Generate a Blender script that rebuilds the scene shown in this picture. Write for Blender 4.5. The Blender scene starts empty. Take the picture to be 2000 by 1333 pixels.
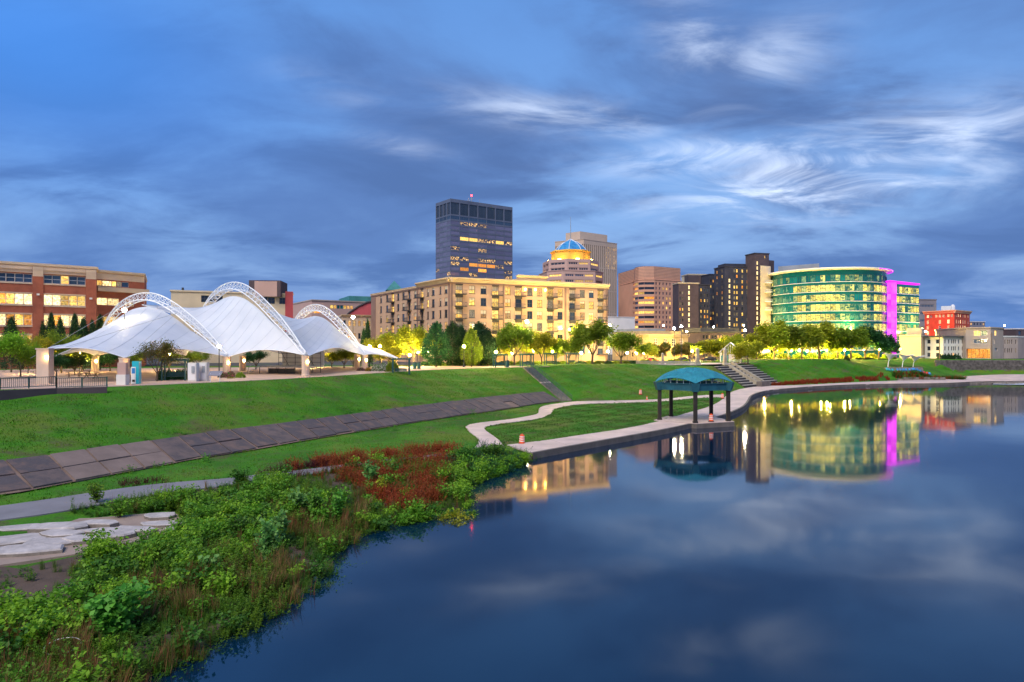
import bpy, math, random
import numpy as np
from mathutils import Vector, Matrix
from mathutils.bvhtree import BVHTree
from mathutils.geometry import delaunay_2d_cdt
R = math.radians
random.seed(7); rng = np.random.default_rng(7)
sc = bpy.context.scene
col = sc.collection
# ------------------------------------------------------------------ camera
F, CX, HZ, H = 2000 * 24 / 36, 1000.0, 680.0, 10.5     # pixels of the 2000 px wide photo; metres above the water
cam = bpy.data.cameras.new('camera'); cam.lens = 24; cam.sensor_width = 36
cam.shift_y = (HZ - 666.5) / 2000; cam.clip_end = 9000; cam.clip_start = 0.5
co = bpy.data.objects.new('camera', cam); co.location = (0, 0, H); co.rotation_euler = (R(90), 0, 0)
col.objects.link(co); sc.camera = co
# ------------------------------------------------------------------ world
SUN_EL, SUN_AZ = R(48), R(205)          # azimuth from +Y clockwise: behind the camera, a little left
w = bpy.data.worlds.new('World'); sc.world = w; w.use_nodes = True
nt = w.node_tree; N = nt.nodes; L = nt.links; N.clear()
def nd(t, **k):
    n = N.new(t)
    for a, b in k.items(): setattr(n, a, b)
    return n
def mth(op, a, b=None, c=None, clamp=False):
    n = nd('ShaderNodeMath', operation=op); n.use_clamp = clamp
    for i, x in enumerate((a, b, c)):
        if x is None: continue
        if isinstance(x, (int, float)): n.inputs[i].default_value = x
        else: L.new(x, n.inputs[i])
    return n.outputs[0]
def wmix(f, a, b):
    n = nd('ShaderNodeMix', data_type='RGBA')
    for i, x in ((0, f), (6, a), (7, b)):
        if isinstance(x, (int, float)): n.inputs[i].default_value = x
        elif isinstance(x, tuple): n.inputs[i].default_value = (*x, 1)
        else: L.new(x, n.inputs[i])
    return n.outputs[2]
sky = nd('ShaderNodeTexSky', sky_type='NISHITA', sun_disc=False)
sky.sun_elevation = SUN_EL; sky.sun_rotation = SUN_AZ; sky.air_density = 1.6; sky.dust_density = 1.2
tc = nd('ShaderNodeTexCoord'); sx = nd('ShaderNodeSeparateXYZ'); L.new(tc.outputs['Generated'], sx.inputs[0])
X, Y_, Z_ = sx.outputs
zc = mth('MAXIMUM', Z_, 0.0)
inv = mth('DIVIDE', 1.0, mth('ADD', zc, 0.16))
cb = nd('ShaderNodeCombineXYZ'); L.new(mth('MULTIPLY', X, inv), cb.inputs[0]); L.new(mth('MULTIPLY', Y_, inv), cb.inputs[1])
def wnoise(scale, det, rough, dist, sxyz=(1, 1, 1), rot=0, off=(0, 0, 0)):
    mp = nd('ShaderNodeMapping'); mp.inputs['Scale'].default_value = sxyz; mp.inputs['Rotation'].default_value = (0, 0, rot); mp.inputs['Location'].default_value = off
    L.new(cb.outputs[0], mp.inputs[0])
    n = nd('ShaderNodeTexNoise'); n.inputs['Scale'].default_value = scale; n.inputs['Detail'].default_value = det
    n.inputs['Roughness'].default_value = rough; n.inputs['Distortion'].default_value = dist
    L.new(mp.outputs[0], n.inputs[0]); return n.outputs['Fac']
def smooth(x, a, b):
    n = nd('ShaderNodeMapRange', interpolation_type='SMOOTHSTEP'); L.new(x, n.inputs[0])
    n.inputs[1].default_value = a; n.inputs[2].default_value = b; return n.outputs[0]
az = mth('ARCTAN2', X, Y_)
def blob(px, py, sa, sz, tilt=0.0):     # a soft patch of cloud round one direction of the sky
    dx, dz = px - CX, HZ - py; n = math.sqrt(dx * dx + F * F + dz * dz)
    a = mth('SUBTRACT', az, math.atan2(dx, F)); b = mth('SUBTRACT', Z_, dz / n)
    b = mth('SUBTRACT', b, mth('MULTIPLY', a, tilt))
    e = mth('ADD', mth('POWER', mth('DIVIDE', mth('ABSOLUTE', a), sa), 2.0), mth('POWER', mth('DIVIDE', mth('ABSOLUTE', b), sz), 2.0))
    return mth('EXPONENT', mth('MULTIPLY', e, -1.0))
big = wnoise(0.9, 7, .55, .4, (1, .8, 1), .4, (3.1, 1.7, 0))
mid = wnoise(1.5, 8, .58, .5, (.8, 1.15, 1), .5, (0.6, 4.2, 0))
fine = wnoise(2.8, 8, .60, .8, (.75, 1.25, 1), .75, (7.2, 2.2, 0))
nish = nd('ShaderNodeVectorMath', operation='SCALE'); L.new(sky.outputs[0], nish.inputs[0]); nish.inputs[3].default_value = 0.075
base = wmix(.55, nish.outputs[0], (.06, .24, .70))
c1 = smooth(mth('ADD', mth('MULTIPLY', big, .6), mth('MULTIPLY', mid, .4)), .36, .57)
skyc = wmix(mth('MULTIPLY', c1, .9), base, (.074, .142, .335))
dark = smooth(mid, .47, .66)
skyc = wmix(mth('MULTIPLY', dark, .65), skyc, (.058, .110, .26))
lowf = mth('EXPONENT', mth('MULTIPLY', zc, -11.0))
skyc = wmix(mth('MULTIPLY', lowf, .55), skyc, (.085, .215, .54))
skyc = wmix(mth('MULTIPLY', blob(20, 60, .28, .13), .55), skyc, (.045, .25, .78))
br = None
for a in ((1660, 325, .17, .040, .10), (1600, 372, .17, .028, .05), (1400, 300, .14, .020, .04), (1330, 325, .10, .018, -.05), (1850, 290, .14, .02, .30),
          (1060, 222, .12, .022, -.10), (1220, 250, .06, .016, -.1), (1360, 75, .06, .04, -.3), (1480, 130, .09, .04, .25), (780, 285, .07, .014, -.15), (700, 190, .10, .02, -.2)):
    k = blob(*a); k = mth('MULTIPLY', k, {1660: 1.35, 1600: 1.35, 1400: 1.1, 1330: .7, 1850: .7, 1060: .62, 1220: .5, 1360: .5, 1480: .5, 780: .28, 700: .15}[a[0]])
    br = k if br is None else mth('MAXIMUM', br, k)
wisp = mth('MULTIPLY', br, mth('ADD', .06, mth('MULTIPLY', smooth(fine, .38, .72), 1.15)), clamp=True)
skyc = wmix(mth('MULTIPLY', wisp, .95, clamp=True), skyc, (.56, .66, .86))
bg = nd('ShaderNodeBackground'); L.new(skyc, bg.inputs[0]); bg.inputs[1].default_value = .60
ow = nd('ShaderNodeOutputWorld'); L.new(bg.outputs[0], ow.inputs[0])
# ------------------------------------------------------------------ sun behind thin cloud
sd = bpy.data.lights.new('sun', 'SUN'); sd.energy = 1.5; sd.angle = R(35); sd.color = (1, .93, .84)
so = bpy.data.objects.new('sun', sd); col.objects.link(so); so.location = (0, 0, 60)
sv = Vector((math.sin(SUN_AZ) * math.cos(SUN_EL), math.cos(SUN_AZ) * math.cos(SUN_EL), math.sin(SUN_EL)))
so.rotation_euler = sv.to_track_quat('Z', 'Y').to_euler()
vs = sc.view_settings; vs.view_transform = 'Standard'; vs.look = 'None'; vs.exposure = 1.3; vs.gamma = 1.0; vs.use_curve_mapping = False
sc.render.engine = 'CYCLES'

# ------------------------------------------------------------------ helpers
def P(px, py, Y): return Vector(((px - CX) / F * Y, Y, H - (py - HZ) / F * Y))
def G(px, py, z): return P(px, py, (H - z) * F / (py - HZ))
def PZ(px, Y, z): return Vector(((px - CX) / F * Y, Y, z))
def V2(v): return Vector((v[0], v[1]))
ORG = {}
def tag(o, label, cat, group=None, kind=None):
    if label: o['label'] = label
    if cat: o['category'] = cat
    if group: o['group'] = group
    if kind: o['kind'] = kind
    return o
def empty(name, loc, label, cat, group=None, kind=None):
    o = bpy.data.objects.new(name, None); o.empty_display_size = .3; col.objects.link(o)
    o.location = loc; ORG[o.name] = Vector(loc); return tag(o, label, cat, group, kind)
def put(name, me, parent, loc=(0, 0, 0), rz=0.0, scale=None):
    o = bpy.data.objects.new(name, me); col.objects.link(o)
    if parent is not None: o.parent = parent; o.location = Vector(loc) - ORG.get(parent.name, Vector((0, 0, 0)))
    else: o.location = loc
    o.rotation_euler = (0, 0, rz)
    if scale: o.scale = scale
    return o
def copy_tree(o, parent=None):
    c = o.copy(); col.objects.link(c); c.parent = parent
    for ch in o.children: copy_tree(ch, c)
    return c
class MB:
    def __init__(s): s.v = []; s.f = []; s.m = []
    def add(s, vs, fs, mi=0):
        b = len(s.v); s.v += [tuple(x) for x in vs]; s.f += [tuple(i + b for i in f) for f in fs]; s.m += [mi] * len(fs); return s
    def quad(s, a, b, c, d, mi=0): return s.add((a, b, c, d), ((0, 1, 2, 3),), mi)
    def box(s, c, sz, rz=0.0, mi=0):
        cx, cy, cz = c; hx, hy, hz = sz[0] / 2, sz[1] / 2, sz[2] / 2; ca, sa = math.cos(rz), math.sin(rz); vs = []
        for z in (-hz, hz):
            for x, y in ((-hx, -hy), (hx, -hy), (hx, hy), (-hx, hy)): vs.append((cx + x * ca - y * sa, cy + x * sa + y * ca, cz + z))
        return s.add(vs, ((3, 2, 1, 0), (4, 5, 6, 7), (0, 1, 5, 4), (1, 2, 6, 5), (2, 3, 7, 6), (3, 0, 4, 7)), mi)
    def beam(s, a, b, w, h, mi=0):         # a box from point a to point b, w across, h high
        a, b = Vector(a), Vector(b); d = (b - a).normalized(); up = Vector((0, 0, 1))
        if abs(d.z) > .95: up = Vector((0, 1, 0))
        x = d.cross(up).normalized() * w / 2; y = x.cross(d).normalized() * h / 2
        vs = [p + q for p in (a, b) for q in (-x - y, x - y, x + y, -x + y)]
        return s.add(vs, ((3, 2, 1, 0), (4, 5, 6, 7), (0, 1, 5, 4), (1, 2, 6, 5), (2, 3, 7, 6), (3, 0, 4, 7)), mi)
    def tube(s, pts, rad, n=6, mi=0, cap=True):
        pts = [Vector(p) for p in pts]; k = len(pts)
        if isinstance(rad, (int, float)): rad = [rad] * k
        vs = []; ref = None
        for i, p in enumerate(pts):
            d = (pts[min(i + 1, k - 1)] - pts[max(i - 1, 0)]).normalized()
            if ref is None: ref = Vector((1, 0, 0)) if abs(d.x) < .8 else Vector((0, 1, 0))
            x = (ref - d * ref.dot(d)).normalized(); y = d.cross(x); ref = x
            for j in range(n):
                t = 2 * math.pi * j / n; vs.append(p + (x * math.cos(t) + y * math.sin(t)) * rad[i])
        fs = [(i * n + j, i * n + (j + 1) % n, (i + 1) * n + (j + 1) % n, (i + 1) * n + j) for i in range(k - 1) for j in range(n)]
        if cap: fs += [tuple(range(n - 1, -1, -1)), tuple(range((k - 1) * n, k * n))]
        return s.add(vs, fs, mi)
    def prism(s, poly, z0, z1, mi=0, top=None, sides=True):
        n = len(poly); tp = top or poly
        vs = [(p[0], p[1], z0) for p in poly] + [(p[0], p[1], z1) for p in tp]
        fs = [tuple(range(n - 1, -1, -1)), tuple(range(n, 2 * n))]
        if sides: fs += [(i, (i + 1) % n, n + (i + 1) % n, n + i) for i in range(n)]
        return s.add(vs, fs, mi)
    def lathe(s, prof, n=12, c=(0, 0, 0), mi=0, rot=0.0):
        vs = []; k = len(prof)
        for r, z in prof:
            for j in range(n):
                t = 2 * math.pi * j / n + rot; vs.append((c[0] + r * math.cos(t), c[1] + r * math.sin(t), c[2] + z))
        fs = [(i * n + j, i * n + (j + 1) % n, (i + 1) * n + (j + 1) % n, (i + 1) * n + j) for i in range(k - 1) for j in range(n)]
        fs += [tuple(range(n - 1, -1, -1)), tuple(range((k - 1) * n, k * n))]
        return s.add(vs, fs, mi)
    def strip(s, rows, mi=0, closed=False):    # rows of equally many points
        n = len(rows[0]); vs = [p for r in rows for p in r]; m = n if closed else n - 1
        fs = [(i * n + j, i * n + (j + 1) % n, (i + 1) * n + (j + 1) % n, (i + 1) * n + j) for i in range(len(rows) - 1) for j in range(m)]
        return s.add(vs, fs, mi)
    def mesh(s, name, mats, off=None, smooth=False):
        me = bpy.data.meshes.new(name)
        v = np.array(s.v, dtype=float)
        if off is not None: v = v - np.array(off)
        me.from_pydata(v.tolist(), [], s.f)
        for m in (mats if isinstance(mats, (list, tuple)) else [mats]): me.materials.append(m)
        me.polygons.foreach_set('material_index', s.m)
        if smooth: me.polygons.foreach_set('use_smooth', [True] * len(me.polygons))
        me.update(); return me
    def build(s, name, mats, parent=None, smooth=False, origin=None, label=None):
        if parent is not None:
            off = ORG[parent.name]; o = bpy.data.objects.new(name, s.mesh(name, mats, off, smooth)); col.objects.link(o); o.parent = parent
            ORG[o.name] = off
        else:
            if origin is None:
                v = np.array(s.v); origin = ((v[:, 0].min() + v[:, 0].max()) / 2, (v[:, 1].min() + v[:, 1].max()) / 2, v[:, 2].min())
            o = bpy.data.objects.new(name, s.mesh(name, mats, origin, smooth)); col.objects.link(o); o.location = origin; ORG[o.name] = Vector(origin)
        if label: o['label'] = label
        return o
def np_mesh(name, v, tris, mats, smooth=False, mi=None):
    me = bpy.data.meshes.new(name); nv, nt_ = len(v), len(tris)
    me.vertices.add(nv); me.vertices.foreach_set('co', np.ascontiguousarray(v, dtype=np.float32).ravel())
    me.loops.add(nt_ * 3); me.loops.foreach_set('vertex_index', np.ascontiguousarray(tris, dtype=np.int32).ravel())
    me.polygons.add(nt_); me.polygons.foreach_set('loop_start', np.arange(0, nt_ * 3, 3, dtype=np.int32))
    me.polygons.foreach_set('loop_total', np.full(nt_, 3, dtype=np.int32))
    for m in (mats if isinstance(mats, (list, tuple)) else [mats]): me.materials.append(m)
    if mi is not None: me.polygons.foreach_set('material_index', np.ascontiguousarray(mi, dtype=np.int32))
    if smooth: me.polygons.foreach_set('use_smooth', np.ones(nt_, dtype=bool))
    me.update(calc_edges=True); return me

# ------------------------------------------------------------------ materials
MT = {}
def newmat(name):
    m = bpy.data.materials.new(name); m.use_nodes = True; t = m.node_tree; b = t.nodes['Principled BSDF']; MT[name] = m; return m, t, b
def tnoise(t, scale, det=4, rough=.55, coord='Object', sxyz=None, w4=None):
    c = t.nodes.new('ShaderNodeTexCoord'); o = c.outputs['Object' if coord == 'World' else coord]
    if coord == 'World': o = t.nodes.new('ShaderNodeNewGeometry').outputs['Position']
    if sxyz:
        mp = t.nodes.new('ShaderNodeMapping'); mp.inputs['Scale'].default_value = sxyz; t.links.new(o, mp.inputs[0]); o = mp.outputs[0]
    n = t.nodes.new('ShaderNodeTexNoise'); n.inputs['Scale'].default_value = scale; n.inputs['Detail'].default_value = det; n.inputs['Roughness'].default_value = rough
    if w4 is not None: n.noise_dimensions = '4D'; t.links.new(w4, n.inputs['W'])
    t.links.new(o, n.inputs['Vector']); return n.outputs['Fac']
def tramp(t, fac, stops):
    r = t.nodes.new('ShaderNodeValToRGB'); t.links.new(fac, r.inputs[0]); e = r.color_ramp.elements
    while len(e) < len(stops): e.new(.5)
    for i, (p, c) in enumerate(stops): e[i].position = p; e[i].color = (*c, 1) if len(c) == 3 else c
    return r.outputs[0]
def tmath(t, op, a, b):
    n = t.nodes.new('ShaderNodeMath'); n.operation = op
    for i, x in enumerate((a, b)):
        if isinstance(x, (int, float)): n.inputs[i].default_value = x
        else: t.links.new(x, n.inputs[i])
    return n.outputs[0]
def tmix(t, f, a, b, mode='MIX'):
    n = t.nodes.new('ShaderNodeMix'); n.data_type = 'RGBA'; n.blend_type = mode
    for i, x in ((0, f), (6, a), (7, b)):
        if isinstance(x, (int, float)): n.inputs[i].default_value = x
        elif isinstance(x, tuple): n.inputs[i].default_value = (*x, 1)
        else: t.links.new(x, n.inputs[i])
    return n.outputs[2]
def mat(name, c, rough=.7, var=.25, scale=1.5, bump=0.0, bscale=20, metal=0.0, c2=None, spec=None, coord='Object', stain=0.0):
    m, t, b = newmat(name)
    d = c2 or tuple(x * (1 - var) for x in c); u = tuple(min(1, x * (1 + var * .6)) for x in c)
    f = tnoise(t, scale, 6, .6, coord)
    o = tramp(t, f, ((.3, d), (.55, c), (.75, u)))
    if stain:
        s = tnoise(t, scale * .4, 7, .7, coord, (1, 1, .25)); k = tramp(t, s, ((.42, (0, 0, 0)), (.62, (1, 1, 1))))
        o = tmix(t, tmath(t, 'MULTIPLY', k, stain), o, tuple(x * .45 for x in c))
    t.links.new(o, b.inputs['Base Color']); b.inputs['Roughness'].default_value = rough; b.inputs['Metallic'].default_value = metal
    if spec is not None: b.inputs['Specular IOR Level'].default_value = spec
    if bump:
        n = tnoise(t, bscale, 5, .6, coord); bn = t.nodes.new('ShaderNodeBump'); bn.inputs['Strength'].default_value = bump; bn.inputs['Distance'].default_value = .05
        t.links.new(n, bn.inputs['Height']); t.links.new(bn.outputs[0], b.inputs['Normal'])
    return m
def lit(name, c1, c2, strength, scale=1.2, base=(.02, .02, .02), thr=None, sxyz=(1, 1, 1), lo=.25):
    """a window with a lit room behind it: uneven, each pane its own brightness; thr leaves parts of it dark"""
    m, t, b = newmat(name); oi = t.nodes.new('ShaderNodeObjectInfo'); r = oi.outputs['Random']
    w4 = tmath(t, 'MULTIPLY', r, 40.0)
    f = tnoise(t, scale, 3, .6, 'Object', sxyz, w4); g = tnoise(t, scale * 2.7, 2, .6, 'Object', sxyz, w4)
    o = tramp(t, f, ((.35, c1), (.6, c2)))
    t.links.new(o, b.inputs['Emission Color'])
    k = tramp(t, g, ((.35, (lo,) * 3), (.65, (1, 1, 1))))
    if thr is not None: k = tmath(t, 'MULTIPLY', k, tramp(t, f, ((thr, (.0,) * 3), (thr + .06, (1,) * 3))))
    s = tmath(t, 'MULTIPLY', tmath(t, 'MULTIPLY', k, strength), tmath(t, 'ADD', .45, r))
    t.links.new(s, b.inputs['Emission Strength']); b.inputs['Base Color'].default_value = (*base, 1); b.inputs['Roughness'].default_value = .12
    m.cycles.emission_sampling = 'NONE'; return m
def glow(name, c, s, samp=True):
    m, t, b = newmat(name); b.inputs['Base Color'].default_value = (*c, 1); b.inputs['Emission Color'].default_value = (*c, 1); b.inputs['Emission Strength'].default_value = s
    if not samp: m.cycles.emission_sampling = 'NONE'
    return m
def leaf(name, c1, c2, c3=None, trans=.35, scale=.35, rough=.55):
    """foliage: every leaf its own tone, drifting slowly from plant to plant"""
    m, t, b = newmat(name); g = t.nodes.new('ShaderNodeNewGeometry')
    a = tramp(t, g.outputs['Random Per Island'], ((0, c1), (1, c2)))
    f = tnoise(t, scale, 3, .6, 'World'); k = tramp(t, f, ((.42, (0, 0, 0)), (.6, (1, 1, 1))))
    o = tmix(t, tmath(t, 'MULTIPLY', k, .75 if c3 else .0), a, c3 or c1)
    oi = t.nodes.new('ShaderNodeObjectInfo'); hs = t.nodes.new('ShaderNodeHueSaturation'); t.links.new(o, hs.inputs['Color'])
    t.links.new(tmath(t, 'ADD', .8, tmath(t, 'MULTIPLY', oi.outputs['Random'], .4)), hs.inputs['Value'])
    t.links.new(tmath(t, 'ADD', .485, tmath(t, 'MULTIPLY', oi.outputs['Random'], .03)), hs.inputs['Hue'])
    o = hs.outputs[0]
    t.links.new(o, b.inputs['Base Color']); b.inputs['Roughness'].default_value = rough; b.inputs['Specular IOR Level'].default_value = .25
    tr = t.nodes.new('ShaderNodeBsdfTranslucent'); t.links.new(o, tr.inputs[0]); mx = t.nodes.new('ShaderNodeMixShader'); mx.inputs[0].default_value = trans
    t.links.new(b.outputs[0], mx.inputs[1]); t.links.new(tr.outputs[0], mx.inputs[2]); t.links.new(mx.outputs[0], t.nodes['Material Output'].inputs[0]); return m
def glass(name, c, rough=.06, spec=.8, var=.3):
    m, t, b = newmat(name); oi = t.nodes.new('ShaderNodeObjectInfo')
    o = tramp(t, oi.outputs['Random'], ((0, tuple(x * (1 - var) for x in c)), (1, tuple(x * (1 + var) for x in c))))
    t.links.new(o, b.inputs['Base Color']); b.inputs['Roughness'].default_value = rough; b.inputs['Specular IOR Level'].default_value = spec
    n = tnoise(t, .6, 2, .5, 'World'); bn = t.nodes.new('ShaderNodeBump'); bn.inputs['Strength'].default_value = .03; t.links.new(n, bn.inputs['Height']); t.links.new(bn.outputs[0], b.inputs['Normal'])
    return m
# foliage greens
leaf('leaf_lime', (.26, .29, .012), (.44, .45, .03), (.33, .38, .02), .45)  # yellow raised so the leaf colour carries lamp glow on the tree crowns
leaf('leaf_mid', (.10, .18, .012), (.26, .33, .025), (.17, .28, .015), .45)  # also brightened to stand in for lamplight on the trees
leaf('leaf_dark', (.012, .06, .018), (.04, .13, .03), (.02, .09, .02), .25)
leaf('leaf_ever', (.008, .035, .012), (.025, .075, .02), None, .2)
leaf('leaf_bright', (.14, .28, .012), (.30, .46, .03), (.22, .38, .02), .45, .6)
leaf('leaf_autumn', (.10, .13, .02), (.26, .15, .03), (.10, .16, .02))
leaf('leaf_weed', (.07, .19, .012), (.20, .36, .025), (.10, .28, .015), .4, .5)
leaf('leaf_weed_deep', (.03, .11, .012), (.10, .22, .02), (.05, .17, .015), .35, .4)
leaf('leaf_broad', (.05, .22, .02), (.17, .42, .05), None, .4, .5)
leaf('leaf_pale', (.09, .26, .05), (.22, .40, .10), None, .4, .5)
leaf('leaf_red', (.19, .020, .012), (.38, .065, .02), (.24, .05, .015), .3, .4)
leaf('leaf_wine', (.06, .012, .018), (.15, .03, .03), None, .3, .4)
leaf('grass_long', (.05, .14, .012), (.14, .25, .025), (.11, .15, .03), .4, .3)
leaf('grass_seed', (.20, .09, .04), (.34, .19, .08), (.22, .06, .03), .4, .3)
leaf('grass_lawn', (.032, .18, .005), (.10, .33, .010), (.14, .20, .02), .3, .28)
leaf('grass_dark', (.018, .075, .008), (.06, .16, .015), (.10, .10, .03), .3, .35)
leaf('flower_pink', (.35, .05, .12), (.6, .16, .3), None, .3)
leaf('flower_white', (.55, .56, .5), (.8, .8, .75), None, .3)
leaf('flower_orange', (.5, .14, .02), (.7, .35, .04), None, .3)
mat('bark', (.11, .08, .055), .9, .4, 4, .6, 14)
mat('white_steel', (.78, .80, .84), .4, .06, 3)
mat('grey_metal', (.32, .34, .36), .45, .2, 3)
mat('dark_metal', (.03, .033, .036), .5, .3, 4)
mat('green_metal', (.015, .085, .085), .45, .25, 3)
mat('teal_metal', (.018, .11, .15), .5, .3, 1.2, stain=.5)
mat('brown_post', (.024, .017, .014), .75, .35, 2, .3, 18, stain=.4)
mat('concrete', (.42, .38, .33), .85, .2, .8, .25, 14, stain=.4)
mat('walk_concrete', (.62, .47, .42), .6, .22, .35, .2, 9, stain=.35, coord='World')
mat('kerb_concrete', (.17, .14, .12), .85, .35, .7, .4, 10, stain=.5, coord='World')
mat('asphalt_path', (.19, .18, .20), .85, .18, .4, .2, 30, coord='World')
mat('asphalt', (.06, .06, .065), .9, .25, .3, .2, 20, coord='World')
mat('paver', (.46, .31, .24), .8, .22, .5, .2, 12, coord='World')
mat('stone_pale', (.46, .41, .40), .85, .3, 1.6, .8, 7, stain=.35)
mat('stone_step', (.24, .20, .17), .9, .4, 1.2, .6, 9, stain=.5)
mat('stone_tan', (.40, .34, .25), .9, .35, 1.0, .6, 8, stain=.5)
mat('kerb_dark', (.045, .04, .04), .9, .35, .7, .4, 10)
mat('stone_wall', (.13, .11, .105), .9, .6, 1.2, .7, 6, coord='World')
mat('soil', (.085, .055, .04), .95, .4, .8, .7, 9, coord='World')
mat('sand', (.30, .22, .18), .9, .2, .6, .3, 12, coord='World')
mat('slab_dark', (.070, .056, .060), .85, .35, .9, .8, 6, c2=(.15, .095, .078), coord='World')
mat('slab_mid', (.12, .085, .078), .85, .35, .8, .8, 6, c2=(.06, .05, .055), coord='World')
mat('slab_brown', (.19, .135, .115), .85, .25, .6, .35, 8, coord='World')
mat('slab_joint', (.20, .13, .10), .9, .4, .6, .4, 9, coord='World')
mat('timber', (.20, .13, .08), .8, .35, 3, .3, 18)
mat('plastic_orange', (.85, .10, .02), .45, .1, 3)
mat('plastic_white', (.82, .80, .76), .5, .06, 3)
mat('plastic_black', (.02, .02, .022), .5, .2, 3)
mat('plastic_blue', (.03, .22, .55), .4, .2, 3)
mat('plastic_red', (.6, .04, .03), .4, .2, 3)
mat('plastic_aqua', (.02, .42, .50), .4, .1, 3)
mat('stucco_white', (.72, .68, .62), .85, .08, .6, stain=.12)
# ================================================================== TERRAIN
def line(pts): return [G(*p) for p in pts]
def resample(pts, n):
    p = np.array([tuple(q) for q in pts], dtype=float); s = np.r_[0, np.cumsum(np.linalg.norm(np.diff(p, axis=0), axis=1))]
    t = np.linspace(0, s[-1], n); return [Vector([np.interp(x, s, p[:, k]) for k in range(3)]) for x in t]
def length(pts): return sum((Vector(a) - Vector(b)).length for a, b in zip(pts, pts[1:]))
def dense(pts, step=1.6): return resample(pts, max(2, int(length(pts) / step) + 1))
def smoothpts(pts, n, it=2):
    q = [Vector(p) for p in pts]
    for _ in range(it):
        r = [q[0]]
        for a, b in zip(q, q[1:]): r += [a * .75 + b * .25, a * .25 + b * .75]
        q = r + [q[-1]]
    return resample(q, n)
bank = [Vector((-16, -30, 0)), Vector((-13.5, 0, 0)), Vector((-11.5, 14, 0))] + line([(150, 1420, 0), (272, 1333, 0), (375, 1275, 0), (470, 1225, 0), (558, 1170, 0), (652, 1125, 0), (645, 1070, 0), (725, 1030, 0), (840, 1000, 0), (925, 985, 0),
        (905, 950, 0), (950, 925, 0), (1020, 905, 0), (1052, 893, 0)])
k_out = line([(1040, 885, .6), (1058, 881.5, .6), (1146, 866, .6), (1289, 841, .6), (1351, 827.7, .6), (1402, 815, .6), (1429.6, 805, .6), (1455, 793.5, .6), (1463, 782, .6), (1466.6, 773, .6), (1484, 766, .6),
        (1511, 761, .6), (1560, 757.5, .6), (1580, 755.5, .6), (1670, 751, .6), (1760, 749.5, .6), (1850, 749, .6), (1910, 745, .6)]) + [Vector((165, 206, .6)), Vector((400, 214, .6))]
k_in = line([(990, 869, .6), (1042, 864, .6), (1141.6, 848.5, .6), (1223, 837.5, .6), (1289, 823, .6), (1340, 807, .6), (1385, 795.5, .6), (1410, 782, .6), (1424, 767, .6), (1447, 759.5, .6), (1480, 754.6, .6), (1511, 753.6, .6),
        (1560, 752.6, .6), (1580, 751.6, .6), (1679, 746.5, .6), (1760, 743.5, .6), (1850, 739, 1.0), (1886, 734.5, 1.4), (2000, 730, 1.8)]) + [Vector((400, 232, 1.8))]
k_out = smoothpts(k_out, 150); k_in = smoothpts(k_in, 150)
pj_l = smoothpts(line([(925, 878, .66), (936, 863, .7), (932.6, 854, .75), (915, 843, .8), (906, 832, .85), (926, 826.5, .9), (992, 820, .9), (1036, 812, .9), (1053.6, 808, .9), (1050, 799, .9), (1062, 792, .9), (1097.6, 787, .9), (1124, 783.6, .9),
        (1234, 782, .9), (1297, 780, .9), (1346, 774, .9), (1385, 771.5, .8), (1412, 771, .65)]), 70)
pj_r = smoothpts(line([(985, 872, .66), (972, 856, .7), (943.6, 838.6, .8), (948, 833, .85), (983, 826.5, .9), (1047, 820, .9), (1070, 812, .9), (1079, 806, .9), (1080, 800, .9), (1102, 793.5, .9), (1139, 789, .9), (1234, 786.5, .9), (1289, 784.7, .9), (1330, 780.5, .9),
        (1367, 777, .85), (1390, 776.5, .75), (1414, 776, .65)]), 70)
as_u = smoothpts([Vector((-60, 12, 1)), Vector((-42, 31, 1))] + line([(0, 989, 1), (120, 971, 1), (240, 953, 1), (330, 942.5, 1), (441, 935, 1), (510, 926, 1), (600, 917, 1), (660, 908, 1), (800, 893, .9), (880, 885, .8), (928, 876, .72)]), 50)
as_l = smoothpts([Vector((-57, 9, 1)), Vector((-40, 28, 1))] + line([(0, 1016, 1), (132, 998, 1), (250, 974, 1), (345, 960, 1), (450, 948, 1), (520, 937, 1), (610, 927, 1), (670, 917, 1), (810, 900, .9), (890, 892, .8), (945, 886, .7)]), 50)
ap_l = smoothpts([Vector((-62, 16, 1.3)), Vector((-43, 33, 1.3))] + line([(0, 968, 1.3), (168, 935, 1.3), (333, 905, 1.3), (375, 896, 1.3), (504, 876.5, 1.3), (600, 858.5, 1.3), (860, 816.6, 1.2), (983, 800, 1.15), (1045, 789, 1.1), (1095, 783.6, 1.05)]), 120, 1)
ap_u = smoothpts([Vector((-68, 20, 2.7)), Vector((-48, 38, 2.7))] + line([(0, 902, 2.7), (174, 876.5, 2.7), (333, 854, 2.7), (450, 837.5, 2.7), (600, 819.5, 2.7), (860, 787, 2.65), (948, 776, 2.6), (1062, 765, 2.5)]), 120, 1)
crest = [Vector((-220, -20, 6.5)), Vector((-150, 12, 6.5)), Vector((-90, 44, 6.5)), Vector((-60, 60, 6.5))] + line([(0, 762, 6.5), (210, 757, 6.5), (400, 749, 6.5), (600, 739, 6.5), (800, 725.5, 6.5), (900, 720.5, 6.5), (1021, 718, 6.5)]) + \
        [P(1040, 717, 143), P(1090, 714.5, 150), P(1140, 713, 157), P(1200, 711, 164), P(1250, 712, 168), P(1300, 714, 171), P(1360, 716, 175), P(1393, 716, 178)]
crest = smoothpts(crest, 120, 1)
ST0, SB0 = Vector((52.7, 178, 5.7)), Vector((58.4, 171, .62)); SE = Vector((.70, .714, 0)); SW = 21.0      # broad stone stair
LT0, LT1 = G(1021.7, 718.5, 6.5), G(1040, 717.6, 6.5); LB0, LB1 = G(1096.5, 782.5, .95), G(1117, 782.5, .95)   # narrow stair
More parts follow.
